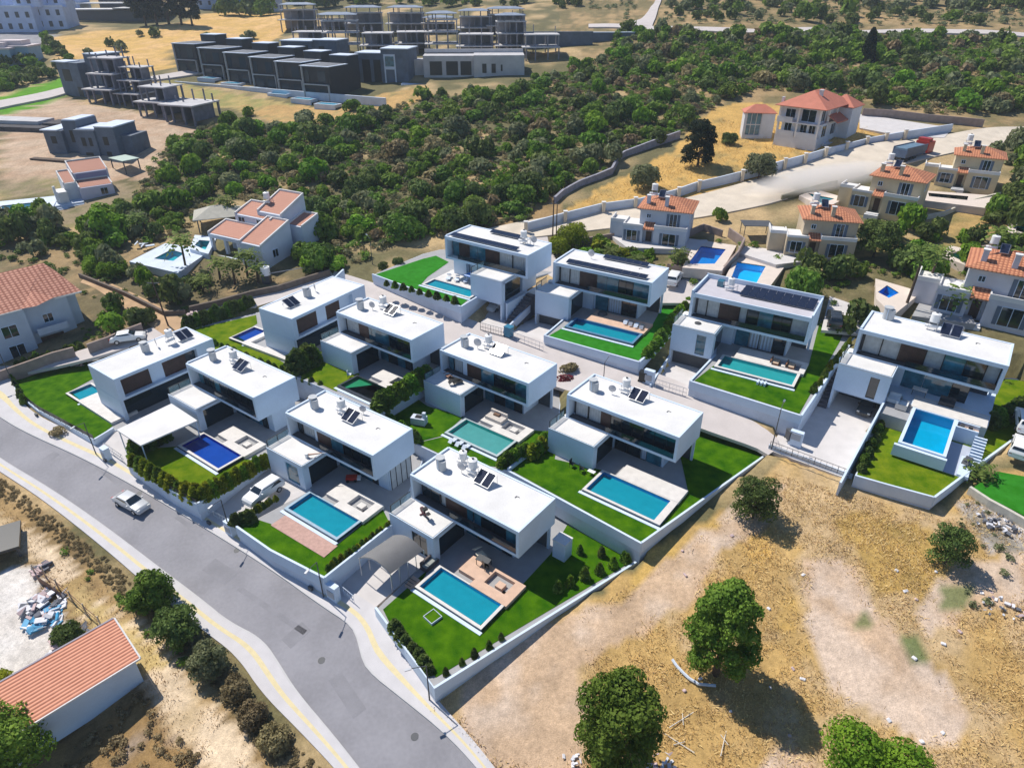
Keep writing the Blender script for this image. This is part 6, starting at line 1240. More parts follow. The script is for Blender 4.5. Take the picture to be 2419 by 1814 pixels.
row((890,975),(985,1045), -45.7, 9, 1.2, [0,3], 'low green shrub along the left edge of the turquoise pool lawn', 'low shrubs left of the turquoise pool lawn', 1.5)
row((700,880),(745,850), -43.7, 4, 2.6, [1,0], 'tall dark shrub beside the wing of the green pool villa', 'dark shrubs beside the wing', 1.5)
row((500,812),(765,918), -44.15, 16, .8, [0,0,1], 'low shrub in the strip behind the royal blue pool villa', 'low shrubs in the upper strip', 1.5)
row((1525,848),(1626,718), -42.0, 11, 1.4, [3,0], 'leafy green shrub at the right edge of the peach deck lawn', 'shrubs right of the peach deck lawn', 1.8)
row((1585,700),(1625,690), -42.0, 4, 1.5, [3,0], 'leafy green shrub at the rear corner of the peach deck lawn', 'shrubs behind the peach deck lawn', 1.8)
row((1915,935),(2010,805), -42.0, 8, 1.1, [0,2], 'thin green shrub along the wall of the teal pool lawn', 'shrubs beside the long white drive', 1.)
row((1340,1300),(1500,1325), -48.5, 3, 1.0, [0,1], 'small green shrub behind the nearest lawn', 'small shrubs behind the nearest lawn')
row((1300,1400),(1495,1322), -48.55, 6, 1.3, [0,3,0], 'loose green shrub along the long white wall of the nearest lawn', 'shrubs along the long white wall', 1.1)
row((1040,1600),(1200,1500), -48.55, 5, .8, [1,0], 'small dark shrub at the foot of the long white wall', 'small shrubs along the nearest wall', 1.)
row((925,1480),(1025,1590), -48.6, 7, .9, [1,1], 'brown green cushion shrub in the bed behind the corner fence', 'cushion shrubs in the corner bed', 1.8)
row((905,672),(1085,718), -40.2, 9, .9, [1,0], 'green plant in the bed above the topmost white wall', 'plants above the topmost white wall', 1.6)
row((2030,1120),(2080,1000), -44.1, 7, 1.0, [1,0], 'dark shrub beside the rail of the long white drive', 'dark shrubs beside the long drive', 1.6)
row((2330,1010),(2420,960), -44.1, 6, 1.8, [1,0], 'dark shrub right of the raised square pool', 'dark shrubs right of the raised pool', 1.6)
row((580,1225),(655,1180), -47.2, 8, .7, [1,2], 'low shrub in the bed beside the white parked car', 'low shrubs beside the white car', 1.3)
row((550,1235),(600,1225), -47.2, 3, 1.2, [1,1], 'dark bush at the gate end of the pink patio lawn', 'dark bushes by the pink patio lawn', 1.6)
single('bougainvillea', card_mesh('bush', cards(bush_blobs(5), 700, .16), LF_RED), GH(1336,888), (1.5,1.3,1.2), 'crimson flowering bush behind the centre villa by the lane', 'bush')
single('bush', VAR['dry'][0], GH(1345,878), (1.3,1.1,.9), 'reddish brown bush behind the crimson flowering bush', 'bush')
single('bush', VAR['dry'][1], GH(138,1028)+Vector((0,0,.1)), (1.0,.8,.7), 'dead brown bush lying on the pavement at the left', 'bush')
for i, (x, y) in enumerate(((730,650),(745,642),(940,630),(905,640))): single('bush', VAR['finedark'][i % 2], GH(x,y), (1.0,1.0,1.2), 'clipped round shrub beside the lane left of the topmost lawn, ' + ['first','second','fourth','third'][i], 'shrub', 'clipped round shrubs by the lane')
# palms
def palm(p, h, r, label, nf=22, group='palm trees'):
    v = tag(empty('palm_tree', p), label, 'palm tree', group); tb = MB(); q = None
    for i in range(7):
        z = h*i/6; pt = Vector((.25*math.sin(z*.25), .1*z/ max(h, 1), z-.2))
        if q is not None: tb.tube(q, pt, .22-.008*i, .20-.008*i, n=8, caps=False)
        q = pt
    tb.build('trunk', BARK, v); mb = MB()
    for k in range(nf):
        a = k*2.399; el = .95-1.35*(k/nf); L = r*(.85+.3*rs.rand()); pts = []
        for i in range(7):
            t = i/6; rad = L*t*math.cos(el*.8); zz = L*(t*math.sin(el)-.62*t*t); pts.append(Vector((q.x+rad*math.cos(a), q.y+rad*math.sin(a), q.z+zz)))
        side = Vector((-math.sin(a), math.cos(a), 0))
        for i in range(6):
            w0 = .34*math.sin(math.pi*min(1, .12+i/6))*r/2.2+.03; w1 = .34*math.sin(math.pi*min(1, .12+(i+1)/6))*r/2.2+.03
            for sg in (-1, 1):
                d0 = side*sg*w0-Vector((0,0,.35*w0)); d1 = side*sg*w1-Vector((0,0,.35*w1))
                mb.add([pts[i], pts[i]+d0, (pts[i]*.35+pts[i+1]*.65)+d1*.9, pts[i]*.35+pts[i+1]*.65], [(0,1,2,3)])
    mb.build('crown', LF_PALM, v); return v
for (x, y, h, r, l) in ((440,640,4.6,2.6,'palm with bright fronds beside the angular turquoise pool'),(520,660,2.6,2.2,'short palm below the stacked white villa, left of its neighbour'),(555,672,3.0,2.3,'palm in the middle of the stony palm garden'),(585,655,3.4,2.4,'palm close under the wall of the stacked white villa'),(535,520,3.2,2.6,'palm beside the grey pavilion roof'),(610,668,2.4,2.0,'low palm at the right of the stony garden'),(330,560,3.2,2.2,'palm among the dark trees left of the turquoise pool'),(480,690,2.0,1.9,'low palm at the lower edge of the stony garden'),
    (1440,618,1.6,1.9,'short palm in front of the blue shaded villa, left one'),(1500,635,1.6,1.8,'short palm in front of the blue shaded villa, middle one'),(1598,640,2.6,2.0,'dark palm right of the blue shaded villa'),(1895,700,3.0,2.3,'pair palm with pale fronds below the beige villa'),(1885,715,2.4,2.0,'lower palm leaning beside the pair palm'),(2135,735,7.2,2.4,'very tall palm with a bare leaning trunk beside the small blue pool'),(2185,690,5.2,2.4,'tall palm just right of the bare trunked palm'),(2250,745,3.0,2.4,'dark palm in front of the grey white villa'),(2340,610,3.6,2.4,'palm near the right edge behind the grey white villa'),(2400,640,2.6,2.2,'low palm at the far right edge'),(2310,1130,1.0,1.8,'low spreading palm below the right boundary wall')):
    palm(GH(x, y), h*1.25, r*1.3, l)
# ------------------------------------------------------------------ vehicles
TYRE = mat('tyre', (.02,.02,.02), .8); CARW = mat('car_white', (.80,.80,.80), .25, spec=.7); CARS = mat('car_silver', (.62,.63,.64), .25, metal=.2); CARD = mat('car_dark', (.03,.035,.04), .25, spec=.8); CGL = mat('car_glass', (.012,.02,.028), .05, spec=.9)
LAMP = mat('lamp_clear', (.75,.75,.72), .15); REDL = mat('lamp_red', (.4,.02,.02), .3)
def car(p, rz, m, label, cat='car', suv=False, s=1., group='cars'):
    """front towards local +x"""
    v = tag(empty('car', p, rz, s), label, cat, group)
    h = .18 if suv else 0
    prof = [(-2.15,.35),(-2.2,.75+h*.5),(-2.05,.95+h),(-1.75,1.02+h),(-1.15,1.42+h),(.25,1.45+h),(1.05,1.0+h),(1.95,.85+h*.7),(2.2,.62),(2.18,.32)]
    if suv: prof = [(-2.2,.4),(-2.25,.9),(-2.12,1.15),(-1.85,1.60),(.45,1.62),(1.15,1.15),(2.0,1.0),(2.22,.75),(2.2,.38)]
    ws = [.80 if z < 1.05+h else .66 for x, z in prof]; ws = [w if 0 < i < len(ws)-1 else .78 for i, w in enumerate(ws)]
    mb = MB(); n = len(prof); vs = [(x, -w, z) for (x, z), w in zip(prof, ws)]+[(x, w, z) for (x, z), w in zip(prof, ws)]
    belt = [(-2.2,.62),(2.2,.58)]
    fs = [(i, i+1, n+i+1, n+i) for i in range(n-1)]+[(n-1, 0, n, 2*n-1)]
    fs = [f[::-1] for f in fs]
    mb.add(vs, fs); mb.add([(x, -w, z) for (x, z), w in zip(prof, ws)], [tuple(range(n-1,-1,-1))]); mb.add([(x, w, z) for (x, z), w in zip(prof, ws)], [tuple(range(n))])
    body = mb.build('body', m, v); bm = bmesh.new(); bm.from_mesh(body.data); bmesh.ops.remove_doubles(bm, verts=bm.verts, dist=.001); bmesh.ops.recalc_face_normals(bm, faces=bm.faces); bmesh.ops.bevel(bm, geom=[e for e in bm.edges], offset=.07, segments=2, affect='EDGES', profile=.6); bm.to_mesh(body.data); bm.free(); body.data.polygons.foreach_set('use_smooth', [True]*len(body.data.polygons))
    def q(a, b, w0, w1, off, nm):
        (x0, z0), (x1, z1) = a, b; d = Vector((x1-x0, 0, z1-z0)).normalized(); nn = Vector((-d.z, 0, d.x))*off; mb = MB(); mb.add([Vector((x0,-w0,z0))+nn, Vector((x0,w0,z0))+nn, Vector((x1,w1,z1))+nn, Vector((x1,-w1,z1))+nn], [(3,2,1,0)]); return mb.build(nm, CGL, v)
    if suv: q((.52,1.55),(1.05,1.2), .58,.70,.035,'windscreen'); q((-2.06,1.25),(-1.9,1.52), .66,.58,.035,'rear_window')
    else: q((.32,1.40+h),(.98,1.06+h), .60,.70,.035,'windscreen'); q((-1.68,1.08+h),(-1.22,1.36+h), .68,.58,.035,'rear_window')
    zt, zb = (1.50,1.14) if suv else (1.34+h,1.05+h)
    for sg in (-1, 1):
        mb = MB(); xb = (-1.85,.95,.42,-1.6) if suv else (-1.5,.85,.25,-1.1)
        mb.add([(xb[0], sg*.785, zb), (xb[1], sg*.785, zb), (xb[2], sg*.70, zt), (xb[3], sg*.70, zt)], [(0,1,2,3) if sg < 0 else (3,2,1,0)]); mb.build('side_window', CGL, v)
        for x in (-1.35, 1.38):
            w_ = MB().tube((x, sg*.62, .33), (x, sg*.83, .33), .33, n=18).build('wheel', TYRE, v); MB().tube((x, sg*.80, .33), (x, sg*.845, .33), .19, n=12).build('rim', STEEL, w_)
        B('headlight', LAMP, v, (2.08,2.20,min(sg*.45,sg*.74),max(sg*.45,sg*.74),.62,.76)); B('tail_light', REDL, v, (-2.24,-2.12,min(sg*.5,sg*.76),max(sg*.5,sg*.76),.72,.88))
        B('mirror', m, v, (.72,.86,min(sg*.82,sg*.98),max(sg*.82,sg*.98),.98+h,1.1+h))
    B('bumper', m, v, (2.14,2.24,-.7,.7,.32,.52), (-2.26,-2.16,-.7,.7,.36,.56)); return v
def aim(a, b): d = b-a; return math.atan2(d.y, d.x)
c0, c1 = G(278,1178), G(350,1216); car((c0+c1)/2+Vector((0,0,.03)), aim(c0, c1), CARS, 'silver saloon car driving down the street', s=1.0)
c0, c1 = PZ(655,1150,-47.3), PZ(595,1195,-47.5); car((c0+c1)/2, aim(c0, c1), CARW, 'white car parked on the drive behind the yellow green hedge', suv=True, s=1.0)
car(G(1592,668,.05), R(65), CARW, 'white car parked behind the villa with the peach deck', suv=True, s=1.1)
car(G(1968,765,.05), R(70), CARD, 'dark car parked right of the teal pool villa', suv=True, s=1.1)
car(LW('10', 8.6, .2, -2.75), R(VI['10'][3]-90), CARW, 'white car nosing out of the garage under the topmost villa', s=.95)
car(LW('13', 3.0, -.8, -2.75), R(VI['13'][3]-90), CARD, 'dark car in the shade of the garage by the long white drive', s=1.)
car(G(305,806,.05), R(20), CARW, 'white car on the lane behind the left corner villa', s=1.05)
car(G(582,712,.05), R(30), CARS, 'silver car at the end of the lane beside the hedge', s=.9) if 0 else None
car(G(2412,1015,.5), R(60), CARW, 'white vehicle at the right edge above the boundary wall, upper one', suv=True, s=1.1)
car(G(2400,1075,.5), R(50), CARW, 'white vehicle at the right edge above the boundary wall, lower one', suv=True, s=1.0)
# tanker truck raising dust
t0, t1 = G(2125,385,.1), G(2225,348,.1); v = tag(empty('truck', t0, aim(t0, t1), 1.15), 'long dark blue truck with a red cab climbing the dirt road', 'truck')
tb = MB(); B('trailer', mat('truck_blue', (.07,.11,.19), .45, .15, 1.), v, (-1,5.8,-1.15,1.15,1.0,2.3), (-1,5.8,-1.3,-1.16,1.6,2.7), (-1,5.8,1.16,1.3,1.6,2.7)); B('load', mat('load_blue', (.12,.20,.28), .6, .2, 2.), v, (-.9,5.7,-1.14,1.14,2.301,2.55)); B('chassis', BLACK, v, (-1,8.4,-.5,.5,.7,.99))
cb_ = B('cab', RED, v, (6.3,8.4,-1.2,1.2,.8,2.9)); B('windscreen', CGL, cb_, (8.41,8.45,-1.0,1.0,1.8,2.7)); B('air_deflector', RED, cb_, (6.4,7.6,-1.0,1.0,2.901,3.4))
for x in (-.2,1.1,2.4,6.2,7.8):
    for sg in (-1, 1): MB().tube((x,sg*.85,.5),(x,sg*1.22,.5),.5,n=14).build('wheel', TYRE, v)
dv = bpy.data.materials.new('dust'); dv.use_nodes = True; n = dv.node_tree; n.nodes.clear(); o_ = n.nodes.new('ShaderNodeOutputMaterial'); pvn = n.nodes.new('ShaderNodeVolumePrincipled'); pvn.inputs['Color'].default_value = (.98,.95,.92,1)
tc = n.nodes.new('ShaderNodeTexCoord'); nz = n.nodes.new('ShaderNodeTexNoise'); nz.inputs['Scale'].default_value = .22; nz.inputs['Detail'].default_value = 3; geo = n.nodes.new('ShaderNodeNewGeometry'); n.links.new(tc.outputs['Object'], nz.inputs['Vector'])
gr = n.nodes.new('ShaderNodeTexGradient'); gr.gradient_type = 'SPHERICAL'; mp = n.nodes.new('ShaderNodeMapping'); n.links.new(tc.outputs['Object'], mp.inputs[0]); n.links.new(mp.outputs[0], gr.inputs[0]); mp.inputs['Scale'].default_value = (1/22., 1/5., 1/3.2)
mm = n.nodes.new('ShaderNodeMath'); mm.operation = 'MULTIPLY'; n.links.new(nz.outputs['Fac'], mm.inputs[0]); n.links.new(gr.outputs['Fac'], mm.inputs[1]); m3 = n.nodes.new('ShaderNodeMath'); m3.operation = 'MULTIPLY'; m3.inputs[1].default_value = 1.7; n.links.new(mm.outputs[0], m3.inputs[0]); n.links.new(m3.outputs[0], pvn.inputs['Density']); n.links.new(pvn.outputs[0], o_.inputs['Volume'])
e0, e1 = G(1780,480), G(2120,388); mb = MB(); mb.box(-22,22,-5,5,-.6,3.4); du = mb.build('dust_cloud', dv); du.location = (e0+e1)/2+Vector((0,0,.4)); du.rotation_euler = (0, 0, aim(e0, e1)); tag(du, 'pale dust cloud trailing behind the truck on the dirt road', 'dust', kind='stuff')
# ------------------------------------------------------------------ garden furniture and small things
def lounger(p, rz, m, label, s=1., group='sun loungers'):
    v = tag(empty('sun_lounger', p, rz, s), label, 'sun lounger', group); B('seat', m, v, (0,1.3,-.32,.32,.28,.34)); mb = MB(); mb.obox((-.28,0,.5), (.7,.64,.05), 0, 0, R(-38)); mb.build('backrest', m, v)
    for x in (.1,1.15):
        for y in (-.28,.24): B('leg', BLACK, v, (x,x+.04,y,y+.04,0,.28))
    return v
def chair(p, rz, m, label, s=1., group='garden chairs'):
    v = tag(empty('chair', p, rz, s), label, 'chair', group); B('seat', m, v, (-.25,.25,-.25,.25,.40,.45)); B('backrest', m, v, (-.25,-.20,-.25,.25,.451,.95))
    for x in (-.24,.2):
        for y in (-.24,.2): B('leg', BLACK, v, (x,x+.04,y,y+.04,0,.40))
    return v
def table(p, rz, m, label, s=1., sz=(1.4,.8), group='garden tables'):
    v = tag(empty('table', p, rz, s), label, 'table', group); B('tabletop', m, v, (-sz[0]/2,sz[0]/2,-sz[1]/2,sz[1]/2,.70,.75))
    for x in (-sz[0]/2+.05,sz[0]/2-.1):
        for y in (-sz[1]/2+.05,sz[1]/2-.1): B('leg', BLACK, v, (x,x+.05,y,y+.05,0,.70))
    return v
def Rz(k, d=0): return R(VI[k][3]+d)
lounger(LW('7', 8.7, .1, .44), Rz('7', -20), mat('cream_cushion', (.62,.60,.50), .8), 'cream lounger at the rear corner of the peach deck', 1.2)
table(LW('7', 9.9, -.6, .44), Rz('7', 10), DKGREY, 'dark folding table beside the cream lounger on the peach deck')
chair(LW('7', 10.4, -.9, .44), Rz('7', 60), BLACK, 'black folding chair next to the dark folding table')
dg = mat('dark_red_cover', (.10,.02,.03), .6, .3, 5.)
v = tag(empty('exercise_bike', LW('7', 3.2, -1.3, 3.18), Rz('7', -15)), 'dark maroon exercise bike on the low roof terrace of the nearest villa', 'exercise bike')
B('frame', dg, v, (-.7,.1,-.09,.09,.35,.5), (-.75,-.6,-.3,.3,0,.1)); MB().tube((-.55,-.1,.62),(-.55,.1,.62),.36,n=16).build('flywheel', dg, v); B('seat', BLACK, v, (.3,.7,-.18,.18,.82,.92)); B('console', BLACK, v, (-.3,.1,-.25,.25,.95,1.15)); MB().tube((.1,0,.4),(.5,0,.85),.05).tube((-.3,0,.4),(-.1,0,1.05),.04).tube((.5,0,.1),(-.6,0,.12),.05).build('post', BLACK, v)
sofa_m = mat('outdoor_sofa', (.12,.10,.10), .8, .2, 3.)
v = tag(empty('sofa', LW('7', 5.6, -3.6, 0.05), Rz('7', 90)), 'dark garden sofa beside the arched carport', 'sofa'); B('seat', sofa_m, v, (-.9,.9,-.4,.4,.0,.42)); B('backrest', sofa_m, v, (-.9,.9,.25,.42,.421,.85)); B('cushion', mat('grey_cushion', (.30,.32,.30), .8), v, (-.8,.8,-.35,.2,.421,.55))
v = tag(empty('deck_steps', LW('7', 6.0, -6.0), Rz('7')), 'three steps with dark rails left of the light blue pool', 'steps')
for i in range(3): B('step', PEACH, v, (-.5,.4,-.9+i*.4,-.5+i*.4,0,.14*(i+1)))
B('rail', BLACK, v, *[(-.5,.35,-.9+i*.35,-.86+i*.35,.5,.54) for i in range(3)])
v = tag(empty('planter', LW('7', 10.1, -8.0, .05), Rz('7', -8)), 'square green planter frame on the lawn before the light blue pool', 'planter'); B('frame', WALLW_SHADE, v, (-.6,.6,-.6,-.55,0,.25), (-.6,.6,.55,.6,0,.25), (-.6,-.55,-.55,.55,0,.25), (.55,.6,-.55,.55,0,.25)); B('plants', LAWN, v, (-.54,.54,-.54,.54,0,.2))
pk = mat('pale_cushion', (.55,.50,.46), .8, .1, 3.)
v = tag(empty('daybed', LW('8', 9.8, -1.2, .44), Rz('8')), 'pale wide daybed on the deck of the turquoise pool', 'daybed'); B('seat', pk, v, (-1.2,1.2,-.7,.7,0,.4)); B('backrest', pk, v, (-1.2,1.2,.45,.7,.401,.8)); B('cushion', mat('brown_cushion', (.16,.09,.06), .8), v, (-.5,.3,.0,.44,.401,.6))
for i, (x, y, a) in enumerate(((1.6,-.6,-20),(2.6,-.9,10),(3.4,-1.6,60))): lounger(LW('8', x, y, 3.2), Rz('8', a), (mat('brown_sling', (.25,.13,.09), .7), BLACK, BLACK)[i], 'lounger left on the low roof terrace of the centre villa, ' + ('brown one at the back','black one in the middle','black one near the edge')[i], .95, 'loungers on the centre roof terrace')
v = tag(empty('barbecue', LW('8', 2.6, -7.0, .1), Rz('8', 20)), 'white stone barbecue block by the hedge left of the turquoise pool lawn', 'barbecue'); B('base', WALLW_SHADE, v, (-.9,.9,-.5,.5,0,.9)); B('grill', BLACK, v, (-.4,.4,-.3,.3,.901,.98)); B('chimney', WALLW_SHADE, v, (.5,.88,-.2,.2,.901,1.6))
for i in range(3): lounger(LW('8', 8.4+i*1.0, -7.7, .1), Rz('8', 90), WALLW_SHADE, 'white lounger on the strip in front of the turquoise pool, ' + ('left','middle','right')[i] + ' one', .8, 'white loungers before the turquoise pool')
v = tag(empty('toy_car', LW('6', 8.6, .9, .1), Rz('6', 40)), 'red child ride-on car in the shade by the pink patio villa', 'toy'); B('body', RED, v, (-.6,.6,-.35,.35,.2,.55)); B('bonnet', LAMW, v, (.05,.9,-.3,.3,.2,.42) if 0 else (.61,1.0,-.3,.3,.2,.45))
for x in (-.4,.4):
    for sg in (-1,1): MB().tube((x,sg*.3,.18),(x,sg*.42,.18),.18,n=10).build('wheel', TYRE, v)
v = tag(empty('folded_parasol', LW('6', 4.9, -1.6, 3.2), Rz('6', 20)), 'folded peach parasol and frame on the low roof terrace of the pink patio villa', 'parasol'); MB().tube((0,0,.3),(1.6,.5,.5),.12,.05).build('canopy', mat('peach_cloth', (.62,.40,.30), .8), v); MB().tube((-.3,-.1,.28),(2.0,.6,.55),.03).tube((0,0,0),(0,0,.5),.2).build('pole', LAMW, v)
for i, (x, y) in enumerate(((3.5,-3.8),(4.8,-3.9))): chair(LW('9', x, y, .1), Rz('9', 40*i), BLACK, 'black garden chair against the shade-tinted wing wall by the wide lawn, ' + ('left','right')[i] + ' one')
table(LW('9', 5.9, -3.7, .1), Rz('9'), LAMW, 'white low table at the corner of the rectangular pool', .6)
chair(LW('5', 5.8, -3.8, .1), Rz('5', 40), WALLW_SHADE, 'white chair by the wing of the dark green pool villa')
v = tag(empty('parasol_base', LW('11', 7.3, .3, .46), Rz('11')), 'dark round cover on the peach deck of the upper villa', 'cover'); MB().tube((0,0,0),(0,0,.35),.75,.5,n=16).build('cover', DKGREY, v)
for i in range(4): lounger(LW('11', 11.0+i*.75, -.9-.1*i, .42), Rz('11', 100), (WALLW_SHADE if i % 2 == 0 else STEEL), 'pale lounger at the right end of the peach deck, ' + ('first','second','third','fourth')[i] + ' from the left', .85, 'loungers on the upper peach deck')
v = tag(empty('roof_light', LW('12', 1.6, -1.2, 3.16*1.11), Rz('12')), 'dark round roof light on the wing of the teal pool villa', 'roof light'); MB().tube((0,0,0),(0,0,.12),.42,n=16).build('dome', DKGREY, v)
for i, x in enumerate((10.9, 12.6)):
    v = tag(empty('sofa', LW('12', x, -.5, .1), Rz('12')), 'brown framed sofa sunk in the teal pool deck, ' + ('left','right')[i] + ' one', 'sofa', 'sunken sofas by the teal pool'); B('seat', mat('brown_seat', (.22,.10,.05), .8, .2, 3.), v, (-.45,.45,-.7,.7,0,.3)); B('backrest', MATS['brown_seat'], v, (-.6,-.451,-.7,.7,0,.7)); B('cushion', mat('tan_cushion', (.55,.40,.28), .8), v, (-.35,.4,-.6,.6,.301,.42))
bx_ = mat('blue_canopy', (.02,.17,.50), .5, .2, 2.)
v = tag(empty('gazebo', LW('10', 4.6, .5, .15), Rz('10')), 'bright blue canopy beside the topmost pool', 'canopy'); MB().hip(-1.0,1.0,-1.0,1.0,1.5,2.1,.2).build('canopy', bx_, v)
for x in (-.9,.85):
    for y in (-.9,.85): B('post', WALLW_SHADE, v, (x,x+.06,y,y+.06,0,1.5))
for i in range(3): lounger(LW('10', .6+i*1.3, -.2+.3*i, .3), Rz('10', -60), WALLW_SHADE, 'white lounger on the terrace of the topmost pool, ' + ('left','middle','right')[i] + ' one', 1., 'loungers by the topmost pool')
# things round the raised pool
ds = mat('dark_sofa', (.05,.05,.055), .8, .2, 3.)
v = tag(empty('sofa', LW('13', 9.9, .4, .16), Rz('13')), 'black sofa on the terrace behind the raised square pool', 'sofa'); B('seat', ds, v, (-.8,.8,-.4,.4,0,.45)); B('backrest', ds, v, (-.8,.8,.41,.5,0,.85))
table(LW('13', 7.2, .9, .16), Rz('13'), STONE, 'stone topped outdoor kitchen table at the left of the raised pool terrace', 1.1)
for i, (x, y) in enumerate(((5.3,-1.9),(6.3,-2.6))):
    v = tag(empty('armchair', LW('13', x, y, .05), Rz('13', 90*i)), 'grey white padded armchair left of the raised pool, ' + ('upper','lower')[i] + ' one', 'armchair', 'padded armchairs by the raised pool'); B('seat', LAMW, v, (-.6,.6,-.5,.5,0,.45)); B('backrest', LAMW, v, (-.6,.6,.501,.7,0,.85)); B('armrest', STEEL, v, (-.8,-.601,-.5,.7,0,.6), (.601,.8,-.5,.7,0,.6))
fp = mat('peach_stone', (.60,.44,.34), .8)
v = tag(empty('fire_pit_lounge', LW('13', 12.2, -2.6, 0), Rz('13')), 'sunken peach lounge with dark frames right of the raised pool', 'lounge'); B('surround', WHITE_SHADE, v, (-1.1,1.2,-.9,-.7,-2.3,.15), (-1.1,1.2,.38,.58,-2.3,.15), (-1.1,-.9,-.7,.38,-2.3,.15)); B('floor', fp, v, (-.9,1.2,-.7,.38,-.5,-.25)); B('seat', ds, v, (-.6,-.2,-.5,.2,-.249,.1), (.2,.6,-.2,.2,-.249,.1))
v = tag(empty('garden_stair', LW('13', 13.6, -3.4, -.3), Rz('13')), 'black and white garden stair descending right of the raised pool', 'stair')
for i in range(10): B('step', WHITE_SHADE, v, (-.55,.6,-i*.46-.26,-i*.46,-.30*i-.2 if i < 5 else -1.35,-.12*i))
B('stringer', BLACK, v, (-.56,.58,-4.7,.1,-1.9,-1.36))
v = tag(empty('lower_terrace', LW('13', 12.3, -6.5, -1.7), Rz('13')), 'blue shaded lower terrace with a white edge beside the raised pool', 'terrace'); B('floor', mat('shade_tinted_paving', (.42,.46,.55), .8), v, (-1.0,1.4,-3.6,3.0,-.1,.12)); B('white_strip', WHITE_SHADE, v, (.3,1.35,-3.55,.4,.121,.3))  # bluish floor colour has the terrace's shade put into it
lounger(LW('13', 13.0, -7.6, -1.4), Rz('13', 80), DKGREY, 'dark lounger on the white strip right of the raised pool')
# stair beside the garages
for k, x0, lab in (('13', -1.2, 'dark narrow stair between the teal pool lawn and the long white drive'), ('12', -1.6, 'dark narrow stair beside the gated drive'), ('10', 12.9, 'dark narrow stair right of the topmost villa')):
    s = VI[k][4]; v = tag(empty('outside_stair', LW(k, x0, -3.4, -2.6), Rz(k), s), lab, 'stair', 'outside stairs between the upper plots')
    for i in range(10): B('step', mat('dark_step', (.13,.12,.13), .8, .1, 2.), v, (-.6,.6,i*.55,i*.55+.549,-.6,.24*(i+1)))
# gates, gate pillars, bins, rails
def gate(a, b, za, zb, label, m=BLACK, h=1.2, nb=9):
    A, Bq = PZ(*a, za) if za else G(*a), PZ(*b, zb) if zb else G(*b); v = tag(empty('gate', A, aim(A, Bq)), label, 'gate', 'metal gates'); L = (Bq-A).xy.length; dz = (Bq.z-A.z)/L
    mb = MB()
    for z in (.1, h*.5, h): mb.tube((0,0,z),(L,0,z+dz*L),.03,n=5)
    mb.build('rail', m, v); mb = MB()
    for i in range(nb+1): x = L*i/nb; mb.tube((x,0,.0+dz*x),(x,0,h+dz*x),.035 if i % 4 == 0 else .015,n=5)
    mb.build('bars', m, v); return v
gate((1548,915),(1620,938), None, None, 'thin white sliding gate at the foot of the drive left of the teal pool', STEEL)
gate((1205,800),(1283,830), None, None, 'thin rail gate at the foot of the drive beside the peach deck garden', STEEL)
gate((1135,780),(1190,795), None, None, 'dark rail gate of the topmost villa yard', DKGREY)
gate((1818,1058),(2005,1128), -44.3, -44.6, 'low dark rail along the end of the long white drive', DKGREY, .9, 14)
gate((795,1392),(838,1428), None, None, 'white gate leaf standing open beside the arched carport entrance', WALLW_SHADE)
gate((252,1065),(295,1095), None, None, 'low metal gate before the white carport', STEEL)
gate((480,1210),(545,1248), None, None, 'grey sliding gate of the drive with the white car', STEEL)
def fence(n, idx, label, h=1.0, base=.35, m=BLACK):
    P = ppoly(n); v = tag(empty('fence', P[idx[0]]), label, 'fence', 'dark fences on the white walls'); o = v.location
    mb = MB()
    for a, b in zip(idx[:-1], idx[1:]):
        A = P[a]-o; Bq = P[b]-o; L = (Bq-A).length; k = max(2, int(L/1.2)); d = (Bq-A)/L; nn = Vector((-d.y, d.x, 0))*.02
        for z in (base, base+h): mb.add([A-nn+Vector((0,0,z-.03)), Bq-nn+Vector((0,0,z-.03)), Bq-nn+Vector((0,0,z+.03)), A-nn+Vector((0,0,z+.03))], [(0,1,2,3)])
        mb.add([A+Vector((0,0,base+.1)), Bq+Vector((0,0,base+.1)), Bq+Vector((0,0,base+h-.1)), A+Vector((0,0,base+h-.1))], [(0,1,2,3)]) if m == BLACK else None
        for i in range(k+1): q_ = A.lerp(Bq, i/k); mb.tube(q_+Vector((0,0,base-.1)), q_+Vector((0,0,base+h)), .03, n=4)
    mb.build('panel', m, v); return v
fence('1', [0,1,2,3], 'dark mesh fence on the curved wall of the left corner lawn', .8)
fence('2', [1,2], 'dark fence band on the road wall behind the yellow green hedge', .5, .45)
fence('9', [2,3], 'dark rail at the lane end of the wide lawn', .6, .35)
def pillar(p, rz, label, sz=(1.3,.6,1.9)):
    v = tag(empty('gate_pillar', p, rz), label, 'pillar', 'white gate pillars'); B('pillar', WHITE_SHADE, v, (-sz[0]/2,sz[0]/2,-sz[1]/2,sz[1]/2,-.4,sz[2])); B('meter_box', GREYW, v, (-sz[0]/2+.2,sz[0]/2-.2,-sz[1]/2-.06,-sz[1]/2-.001,.5,1.3)); return v
pillar(G(790,1415), R(-35), 'white gate pillar beside the arched carport entrance')
pillar(G(255,1085), R(-35), 'white gate pillar before the white carport', (1.0,.7,1.7))
pillar(G(548,1262), R(-35), 'white gate pillar at the drive with the white car', (1.2,.6,1.7))
pillar(G(1532,905), R(-35), 'pale gate pillar beside the gated drive left of the teal pool')
pillar(G(1878,1045), R(-35), 'white gate pillar at the top of the long white drive', (1.4,.6,1.5))
